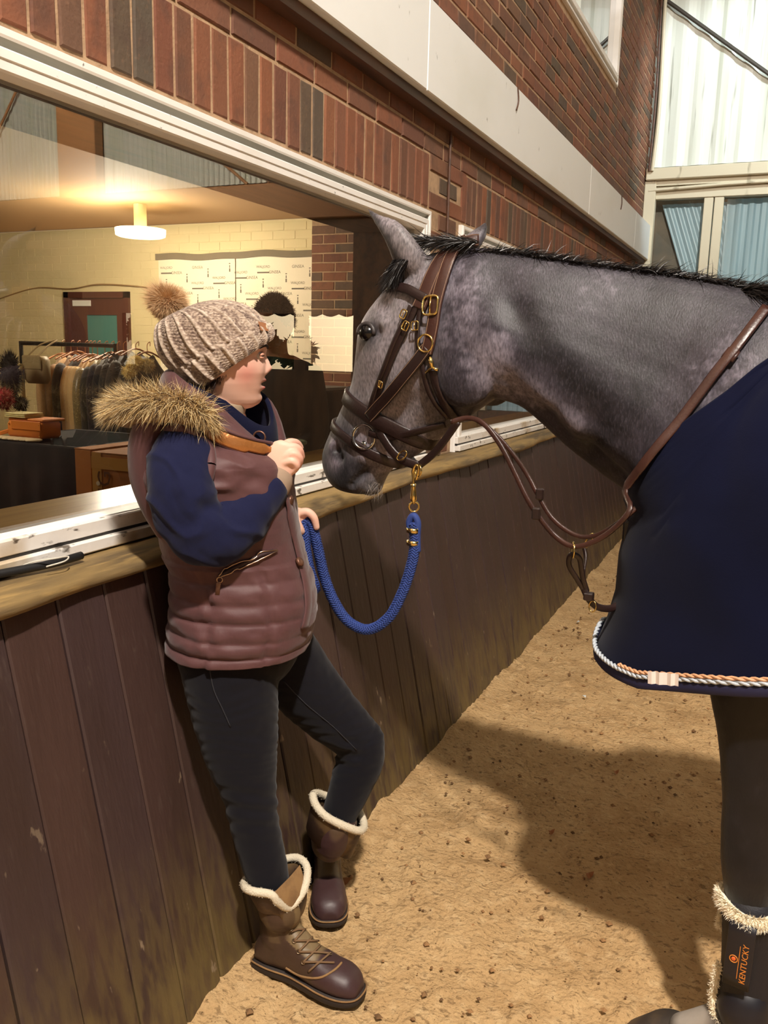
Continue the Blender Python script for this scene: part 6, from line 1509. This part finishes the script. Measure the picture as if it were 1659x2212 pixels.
# ---- leggings
lg = MB()
loft(lg, [gring((652, 1345), (384, 1345), .160), gring((650, 1385), (380, 1390), .165), gring((635, 1425), (386, 1430), .150), gring((600, 1465), (400, 1460), .110)], sub=3)
ell_tube(lg, [G(488, 1380, .082), G(497, 1450, .086), G(508, 1540, .090), G(522, 1630, .092), G(538, 1710, .092), G(552, 1790, .092), G(572, 1870, .092), G(592, 1950, .092)], [.112, .108, .098, .083, .064, .056, .052, .040], [.092, .090, .082, .070, .058, .054, .050, .040], up=GN, nseg=40, sub=8)
def FL(px, py, l): return G(px, py, l)
ell_tube(lg, [FL(590, 1395, -.075), FL(640, 1460, -.090), FL(705, 1532, -.105), FL(768, 1592, -.115)], [.100, .090, .078, .064], [.088, .082, .072, .062], up=GN, nseg=40, sub=8)
ell_tube(lg, [FL(778, 1590, -.115), FL(778, 1640, -.115), FL(756, 1700, -.118), FL(734, 1760, -.122), FL(716, 1830, -.126)], [.062, .062, .055, .046, .038], [.058, .056, .052, .046, .038], up=GN, nseg=40, sub=8)
lme = remesh('leggings', lg, .0042, 4, .5); V = verts_of(lme); N_ = normals_of(lme)
pr_ = np.array(proj(V)); pyv = pr_[1]; pxv = pr_[0]
wr = .0020 * np.sin(pyv * .20 + 6 * vnoise(V, 8, 71, 1)) * np.exp(-((pyv - 1745) / 60) ** 2) * (pxv < 640) + .0007 * np.sin(pyv * .29 + 9 * vnoise(V, 9, 72, 1)) * np.exp(-((pyv - 1560) / 120) ** 2)
wr += .0035 * np.sin((pyv - pxv * .2) * .22) * np.exp(-(((pyv - 1630) / 40) ** 2 + ((pxv - 740) / 40) ** 2))
V += N_ * (wr + .0018 * vnoise(V, 30, 73, 2))[:, None]; setv(lme, V)
leggings = link('leggings', lme, m_leg, woman, True)
lgv = bvh_of(lme)
for pix in ([(452, 1440), (462, 1490), (480, 1530), (498, 1570)], [(612, 1470), (660, 1520), (720, 1570), (770, 1620)]):
    s_ = surf_line(lgv, pix, .0006); MB().tube(s_, .0014, 5).build('seam', mat('charcoal_seam', srgb(36, 36, 42), .8), leggings, True)

# ---- winter boots
m_bt = mat('brown_boot_leather', srgb(88, 58, 42), .5, bump=(120.0, .3, .001), layers=[(srgb(124, 92, 58), 14.0, .5, .7, .5), (srgb(56, 38, 30), 9.0, .5, .7, .5)])
m_toe = mat('plum_brown_toe', srgb(74, 46, 44), .38, bump=(150.0, .2, .001), layers=[(srgb(104, 74, 66), 16.0, .55, .75, .5)])
m_suede = mat('tan_suede', srgb(142, 108, 68), .85, layers=[(srgb(104, 76, 48), 30.0, .45, .65, .6)])
m_sole = mat('dark_sole', srgb(40, 30, 26), .7); m_wool = mat('cream_boot_fleece', srgb(216, 204, 180), .95, bump=(300.0, 1.0, .002))
def foot_ring(c, fw, up, hw, hh, k=0): return ring(c + up * hh, up * hh, np.cross(fw, up) * hw, k, .8, 28)
def boot(prefix_pts, shaft_pts, shaft_r, toe, heel, up, label, cuffAB, lat):
    """shaft_pts: centres top to ankle; heel, toe: ground points of the sole"""
    b = thing('boot', None, None, tuple(heel)); b.parent = woman; b.matrix_parent_inverse = parent_inv(woman); b['label'] = label
    ax = unit(toe - heel); up = unit(up - (up @ ax) * ax); L = np.linalg.norm(toe - heel); sd = np.cross(ax, up)
    mb = MB(); ell_tube(mb, shaft_pts, shaft_r, [r * .92 for r in shaft_r], up=sd, nseg=28, sub=6)
    st = [(-.02, .030, .030), (.05, .036, .050), (.20, .038, .062), (.36, .036, .060), (.50, .040, .044), (.66, .046, .034), (.82, .047, .030), (.94, .038, .024), (1.0, .022, .014)]
    loft(mb, [ring(heel + ax * L * f + up * (hh + .012), up * hh, sd * hw, -.15, .82, 28) for f, hw, hh in st], sub=4)
    me = remesh('boot', mb, .0038, 5, .5); V = verts_of(me); N_ = normals_of(me); V += N_ * (.0016 * vnoise(V, 34, 81, 2))[:, None]; setv(me, V)
    rel = V - heel; fa = (rel @ ax) / L; hu = rel @ up
    cA, cB, cC = np.array(srgb(70, 50, 38)), np.array(srgb(66, 43, 42)), np.array(srgb(126, 104, 70))
    nn = vnoise(V, 18, 82, 3)[:, None]; col = cA * (1 + .35 * nn)
    tongue = np.clip((fa - .30) / .06, 0, 1) * np.clip((.80 - fa) / .05, 0, 1) * np.clip((hu - .045) / .012, 0, 1) * (np.abs(rel @ sd) < .030); col = col * (1 - tongue[:, None]) + cC * (1 + .2 * nn) * tongue[:, None]
    toec = np.clip((fa - .60 + .5 * (hu < .03) * .5) / .03, 0, 1)[:, None]; col = col * (1 - toec) + cB * (1 + .25 * nn) * toec
    pan = (np.clip(np.sin((fa * 9 + hu * 6) * 3) * 3, 0, 1) * (hu > .10) * .35)[:, None]; col = col * (1 - pan) + cC * pan
    vcol(me, np.clip(col, 0, 1)); o = link('boot_upper', me, mat('boot_leather', srgb(84, 54, 38), .48, attr='paint', bump=(150.0, .3, .001)), b, True)
    bv = bvh_of(me)
    # sole
    so = MB(); V = []
    out = [(-.05, .026), (.0, .036), (.15, .040), (.35, .037), (.52, .043), (.70, .051), (.86, .050), (.97, .038), (1.02, .018)]
    left = [heel + ax * L * f + sd * w_ for f, w_ in out]; right = [heel + ax * L * f - sd * w_ for f, w_ in out][::-1]; lp = catmull(left + right, 4, True); n = len(lp)
    for h_, g_ in ((0, .97), (.003, 1.0), (.014, 1.0), (.020, .96)): c0 = np.mean(lp, 0); V += [c0 + (p - c0) * g_ + up * h_ for p in lp]
    mesh('sole', V, grid_faces(n, 4, True) + [tuple(range(n))[::-1], tuple(range(3 * n, 4 * n))], m_sole, b, True)
    wl = [np.mean(lp, 0) + (p - np.mean(lp, 0)) * 1.0 + up * .0195 for p in lp]; MB().tube(wl + [wl[0]], .0022, 6, cap=False).build('welt', m_suede, b, True)
    return b, o, bv, ax, up, sd, L
def fleece_cuff(parent, loop, r):
    MB().tube(loop + [loop[0]], r, 10, cap=False).build('fleece_cuff', m_wool, parent, True)
    P_, D_, L_ = [], [], []
    for i in range(1600):
        k = rs.randint(len(loop)); d = unit(rs.normal(size=3)); P_.append(loop[k] + (loop[(k + 1) % len(loop)] - loop[k]) * rs.rand() + d * r * .9); D_.append(d); L_.append(rs.uniform(.003, .0055))
    strands(P_, D_, L_, .0016, 2, 0, .5, rs).build('fleece_pile', m_wool, parent)['kind'] = 'stuff'
# near boot, planted on the sand pointing out from the wall
toe = at(778, 2160, Z=.012); heel = at(592, 2085, Z=.012); heel = toe + unit(heel - toe) * .275
shc = [G(590, 1905, .094), G(604, 1955, .094)]; sh = [G(596, 1935, .094), G(604, 1965, .094), heel * .80 + toe * .20 + UP * .155, heel * .83 + toe * .17 + UP * .085]
b1, bo1, bv1, ax1, up1, sd1, L1 = boot(None, sh, [.050, .052, .050, .046], toe, heel, UP, 'boot planted flat on the sand, tongue folded open', None, .09)
cl = [G(528, 1915, .12), G(545, 1925, .150), G(585, 1932, .158), G(600, 1948, .155), G(625, 1960, .13), G(655, 1925, .100), G(664, 1880, .06), G(648, 1855, .03), G(615, 1856, .02), G(565, 1880, .03), G(532, 1900, .07)]
clc = catmull(cl, 5, True); fleece_cuff(b1, clc, .0095)
# shaft collar joining the cuff to the upper
lowr = []
for i in range(len(clc)):
    p = clc[i]; q = shc[1] + (p - shc[0]) * .80 - UP * .0; lowr.append(q)
lo2 = [sh[2] + (p - shc[0]) * .60 for p in clc]
V = list(clc) + lowr + lo2; mesh('boot_shaft', V, grid_faces(len(clc), 3, True), mat('boot_shaft_leather', srgb(74, 52, 40), .6, bump=(90.0, .3, .001), layers=[(srgb(50, 36, 28), 22.0, .45, .65, .7), (srgb(124, 98, 62), 13.0, .52, .62, .8)]), b1, True)
tf = [G(590, 1930, .162), G(606, 1955, .158), G(628, 1968, .138), G(652, 1940, .108), G(658, 1900, .075), G(648, 1868, .060), G(625, 1895, .11)]
c0 = np.mean(tf, 0) + GN * .008 + GD * .012; mesh('folded_tongue', [c0] + tf, [(0, 1 + i, 1 + (i + 1) % 7) for i in range(7)], m_suede, b1, True)
m_lace = mat('brown_lace', srgb(112, 84, 56), .8); m_eye = mat('eyelet_metal', srgb(170, 150, 126), .3, 1.0)
def laces(b, bv, rows_, r=.0026):
    for i in range(len(rows_) - 1):
        for (a, c) in ((rows_[i][0], rows_[i + 1][1]), (rows_[i][1], rows_[i + 1][0])):
            s_ = surf_line(bv, [a, ((a[0] + c[0]) / 2, (a[1] + c[1]) / 2), c], .004, 4)
            if len(s_) > 2: MB().tube(s_, r, 6).build('lace', m_lace, b, True)
        for a in rows_[i]:
            h = cast(bv, a[0], a[1], .003)
            if h: MB().torus(h[0], .0045, .0013, unit(np.cross(h[1], UP + GD * .01)), unit(np.cross(h[1], np.cross(h[1], UP))), 12, 5).build('eyelet', m_eye, b, True)
laces(b1, bv1, [((628, 2008), (676, 1985)), ((636, 2032), (688, 2010)), ((646, 2055), (700, 2036)), ((656, 2078), (712, 2062)), ((668, 2098), (722, 2082))])
s_ = surf_line(bv1, [(618, 2090), (650, 2108), (690, 2112), (722, 2096), (738, 2080)], .001); 
if len(s_) > 2: MB().tube(s_, .0028, 6).build('toe_seam', m_suede, b1, True)
# far boot, propped back against the boards
toe2 = at(712, 2003, Z=.012); heel2 = toe2 + unit(np.array([-.50, .866, 0])) * .26
sh2 = [G(728, 1768, -.122), G(714, 1815, -.14), heel2 * .80 + toe2 * .20 + UP * .135, heel2 * .83 + toe2 * .17 + UP * .075]
b2, bo2, bv2, ax2, up2, sd2, L2 = boot(None, sh2, [.060, .056, .048, .042], toe2, heel2, UP, 'boot set back against the kickboards, partly behind the other', None, -.12)
cl = [G(676, 1718, -.12), G(684, 1742, -.085), G(706, 1765, -.065), G(745, 1785, -.065), G(778, 1795, -.085), G(786, 1780, -.13), G(776, 1752, -.17), G(765, 1738, -.185), G(730, 1728, -.19), G(690, 1715, -.165)]
clc = catmull(cl, 5, True); fleece_cuff(b2, clc, .0105)
mc = np.mean(clc, 0); V = list(clc) + [sh2[1] + (p - mc) * .92 + (sh2[1] - sh2[1]) for p in clc] + [sh2[2] + (p - mc) * .62 for p in clc]
mesh('boot_shaft', V, grid_faces(len(clc), 3, True), MATS['boot_shaft_leather'], b2, True)
shb = bvh_of(bpy.data.objects['boot_shaft.001'].data)
for pix, w_ in (([(706, 1800), (694, 1835), (682, 1870)], .016), ([(728, 1808), (716, 1850), (700, 1890)], .014)):
    Q = [cast(shb, a, b_, .002) for a, b_ in pix]; Q = [q for q in Q if q]
    if len(Q) > 1: MB().strap([q[0] for q in Q], [q[1] for q in Q], w_, .002).build('suede_panel', m_suede if w_ < .015 else m_sole, b2, True)
for px, py in ((620, 1996), (628, 2020), (640, 2044)):
    pass
# ---------------------------------------------------------------- lead rope
m_blue_rope = mat('royal_blue_rope', srgb(34, 56, 120), .75, bump=(160.0, .3, .001)); m_rope_dk = mat('navy_rope_fleck', srgb(22, 34, 92), .8)
lead = thing('lead_rope', 'thick royal blue lead rope held in the hand, clipped to the headcollar', 'lead rope', tuple(G(665, 1130, -.09)))
hs = G(668, 1124, -.10); ringp = np.array(cr)
Yh, Yr = hs[1], ringp[1]
def LP(px, py, f): return at(px, py, Y=Yh + (Yr - Yh) * f)
main = [G(650, 1136, -.094), G(659, 1126, -.094), G(670, 1128, -.094), LP(680, 1158, .04), LP(690, 1200, .12), LP(702, 1250, .22), LP(722, 1300, .32), LP(752, 1342, .44), LP(795, 1360, .56), LP(838, 1336, .68), LP(866, 1288, .80), LP(884, 1238, .90), LP(894, 1196, .97), LP(896, 1160, 1.0), LP(894, 1128, 1.0)]
tail2 = [G(652, 1134, -.090), G(657, 1150, -.088), G(661, 1190, -.084), G(669, 1235, -.080), G(678, 1262, -.085), G(681, 1275, -.10)]
def braided(P, R, name):
    P = catmull(P, 14); o = MB().tube(P, R, 14).build(name, m_blue_rope, lead, True); n = len(P); L = np.concatenate([[0], np.cumsum([np.linalg.norm(P[i + 1] - P[i]) for i in range(n - 1)])])
    mb = MB(); T = [unit(P[min(i + 1, n - 1)] - P[max(i - 1, 0)]) for i in range(n)]; N0 = unit(np.cross(T[0], [.3, .9, .1])); fr = []
    for i in range(n): N0 = unit(N0 - (N0 @ T[i]) * T[i]); fr.append((N0, np.cross(T[i], N0)))
    for sgn in (1, -1):
        for k in range(8):
            Q = []; m_ = int(L[-1] / .0022)
            for q in range(m_):
                l = L[-1] * q / m_; i = min(n - 2, int(np.searchsorted(L, l) - 1) if l > 0 else 0); f = (l - L[i]) / (L[i + 1] - L[i] + 1e-9); c = P[i] + (P[i + 1] - P[i]) * f; a = sgn * l / .052 * 2 * math.pi + k * math.pi / 4
                rr = R * (1.05 + .07 * math.sin(l / .0065 * math.pi + k * math.pi)); Q.append(c + (fr[i][0] * math.cos(a) + fr[i][1] * math.sin(a)) * rr)
            if len(Q) > 2: mb.tube(Q, R * .24, 4)
    b = mb.build('braid', m_blue_rope, o, True); b['kind'] = 'stuff'
braided(main, .0105, 'rope'); braided(tail2, .0105, 'rope')
top = LP(893, 1122, 1.0)
MB().tube(catmull([LP(888, 1150, 1.0) , LP(884, 1128, 1.0), LP(893, 1114, 1.0), LP(902, 1128, 1.0), LP(901, 1160, 1.0), LP(902, 1192, 1.0)], 6), .0085, 12).build('rope_eye', m_blue_rope, lead, True)
for py in (1145, 1172):
    c = LP(893, py, 1.0); MB().tube([c - UP * .0055, c + UP * .0055], .0168, 20).build('crimp', m_brass, lead, True)
c0, c1 = LP(895, 1118, 1.0), LP(893, 1078, 1.0)
MB().torus((c0 + c1) / 2 + UP * .004, .012, .0024, unit(GD), UP * 1.0, 20, 8).build('swivel_eye', m_brass, lead, True)
MB().tube([c1 - UP * .012, c1, c1 + UP * .012, LP(893, 1052, 1.0), LP(893, 1045, 1.0)], [.004, .008, .007, .0055, .007], 12).build('swivel', m_brass, lead, True)
ck = [LP(893, 1046, 1.0), LP(893, 1036, 1.0), LP(892, 1018, 1.0), LP(897, 1006, 1.0), LP(904, 1008, 1.0), LP(903, 1022, 1.0), LP(899, 1036, 1.0)]
MB().tube(catmull(ck, 6), .0036, 8).build('trigger_clip', m_brass, lead, True)

# ---------------------------------------------------------------- the man in the room
MY = 3.45; m_mb = mat('man_skin', srgb(196, 140, 108), .6)
mc_ = at(592, 690, Y=MY); man = thing('person', 'dark haired man in black behind the window glass, looking down', 'person', (mc_[0], MY, 0))
mx = mc_[0]; hz = mc_[2] - .01
mb = MB(); mb.ball((mx, MY, hz), (.082, .096, .118), 24, 16); mb.ball((mx - .03, MY - .045, hz - .055), (.05, .05, .06), 16, 12)
ell_tube(mb, [(mx, MY, hz - .06), (mx, MY + .02, hz - .20)], [.055, .06], up=(1, 0, 0))
loft(mb, [ring(np.array([mx, MY + .02, z]), np.array([w_, 0, 0]), np.array([0, d_, 0]), 0, .9) for z, w_, d_ in ((hz - .15, .08, .07), (hz - .21, .19, .10), (hz - .35, .20, .12), (hz - .6, .17, .11), (hz - .75, .17, .11))], sub=3)
for s in (1, -1):
    ell_tube(mb, [(mx + s * .19, MY + .02, hz - .24), (mx + s * .22, MY + .0, hz - .5), (mx + s * .14, MY - .18, hz - .62)], [.05, .045, .035])
    ell_tube(mb, [(mx + s * .09, MY + .02, hz - .70), (mx + s * .10, MY, hz - 1.1), (mx + s * .10, MY + .03, .08)], [.09, .065, .045])
    ell_tube(mb, [(mx + s * .14, MY - .18, hz - .62), (mx + s * .12, MY - .23, hz - .64)], [.03, .04])
    for k in range(4): ell_tube(mb, [(mx + s * (.10 + .014 * k), MY - .24, hz - .635), (mx + s * (.10 + .014 * k), MY - .285, hz - .65 - .004 * k), (mx + s * (.10 + .014 * k), MY - .295, hz - .675)], [.0095, .0085, .007], nseg=8, sub=2)
    ell_tube(mb, [(mx + s * .09, MY - .22, hz - .63), (mx + s * .075, MY - .26, hz - .645)], [.011, .009], nseg=8, sub=2)
    mb.ball((mx + s * .083, MY + .008, hz - .02), (.012, .02, .030), 10, 8)
mb.ball((mx - .038, MY - .098, hz - .03), (.014, .02, .022), 10, 8)
me = remesh('man_body', mb, .006, 4, .5); link('body', me, m_mb, man, True)
for s in (1, -1): MB().ball((mx - .034 + s * .028, MY - .084, hz + .005), .011, 10, 8).build('eye', m_pup, man, True)
sh = MB(); loft(sh, [ring(np.array([mx, MY + .02, z]), np.array([w_, 0, 0]), np.array([0, d_, 0]), 0, .9) for z, w_, d_ in ((hz - .155, .075, .075), (hz - .205, .20, .112), (hz - .35, .215, .135), (hz - .6, .19, .125), (hz - .82, .19, .125))], sub=3)
for s in (1, -1): ell_tube(sh, [(mx + s * .18, MY + .02, hz - .23), (mx + s * .225, MY, hz - .5), (mx + s * .15, MY - .16, hz - .615)], [.062, .056, .045])
link('jumper', remesh('jumper', sh, .007, 5), mat('black_jumper', srgb(22, 22, 24), .9), man, True)
tr = MB()
for s in (1, -1): ell_tube(tr, [(mx + s * .088, MY + .02, hz - .74), (mx + s * .10, MY, hz - 1.1), (mx + s * .10, MY + .03, .08)], [.105, .078, .058]); tr.box(mx + s * .10 - .045, mx + s * .10 + .045, MY - .16, MY + .08, -.015, .08, .02)
link('trousers', remesh('trousers', tr, .008, 5), mat('dark_trousers', srgb(34, 34, 40), .9), man, True)
P_, D_, L_ = [], [], []
while len(P_) < 4200:
    d = rs.normal(size=3); d /= np.linalg.norm(d)
    if d[2] < -.15 + (.45 if d[1] < -.3 else 0): continue
    P_.append(np.array([mx, MY, hz]) + d * np.array([.080, .094, .116])); D_.append(unit(d + rs.normal(size=3) * .5)); L_.append(rs.uniform(.015, .034))
mhair = strands(P_, D_, L_, .004, 2, .1, .5, rs).build('hair', mat('black_hair', srgb(22, 18, 16), .6), man); mhair['kind'] = 'stuff'
MB().ball((mx, MY + .008, hz + .012), (.087, .100, .116), 20, 14).build('hair_cap', MATS['black_hair'], man, True)
# ---------------------------------------------------------------- small things lying about
c = at(990, 966, Z=1.046); m_gw = mat('green_foil', srgb(60, 150, 100), .35); m_wf = mat('white_foil', srgb(220, 224, 220), .3)
wr_ = thing('sweet_wrapper', 'crumpled green and white wrapper on the ledge below the far window', 'wrapper', tuple(c))
rw_ = np.random.RandomState(4)
for k, (mt, dx) in enumerate(((m_gw, -.012), (m_wf, .016))):
    V = [(c[0] + rw_.uniform(-.010, .012), c[1] + dx * 2 + rw_.uniform(-.022, .022), 1.045 + rw_.uniform(0, .022)) for _ in range(12)]
    bm = bmesh.new(); [bm.verts.new(v) for v in V]; bmesh.ops.convex_hull(bm, input=bm.verts[:]); me = bpy.data.meshes.new('foil'); bm.to_mesh(me); bm.free(); link('foil', me, mt, wr_)
tag(MB().tube(catmull([at(-40, 1247, Z=1.058), at(40, 1232, Z=1.058), at(110, 1218, Z=1.058), at(175, 1200, Z=1.058)], 5), .009, 10).build('black_hose', mat('black_rubber', srgb(26, 25, 26), .5), None, True), 'short black rubber hose lying along the ledge under the window', 'hose')
tag(MB().tube(catmull([at(44, 1238, Z=1.050), at(50, 1222, Z=1.062), at(80, 1212, Z=1.072), at(120, 1206, Z=1.074), at(147, 1202, Z=1.071), at(140, 1212, Z=1.068), at(100, 1224, Z=1.064)], 6), .0016, 6).build('white_string', mat('white_string', srgb(206, 200, 186), .7)), 'thin white string looped over the black hose on the ledge', 'string')
for px, py, lb in ((1262, 1503, 'small white scrap on the sand left of the rug hem'), (1249, 1343, 'tiny white scrap on the sand below the martingale strap')):
    c = at(px, py, Z=.02); V = [(c[0] + rw_.uniform(-.012, .012), c[1] + rw_.uniform(-.012, .012), .012 + rw_.uniform(0, .014)) for _ in range(8)]
    bm = bmesh.new(); [bm.verts.new(v) for v in V]; bmesh.ops.convex_hull(bm, input=bm.verts[:]); me = bpy.data.meshes.new('paper_scrap'); bm.to_mesh(me); bm.free(); tag(link('paper_scrap', me, m_wf), lb, 'scrap')
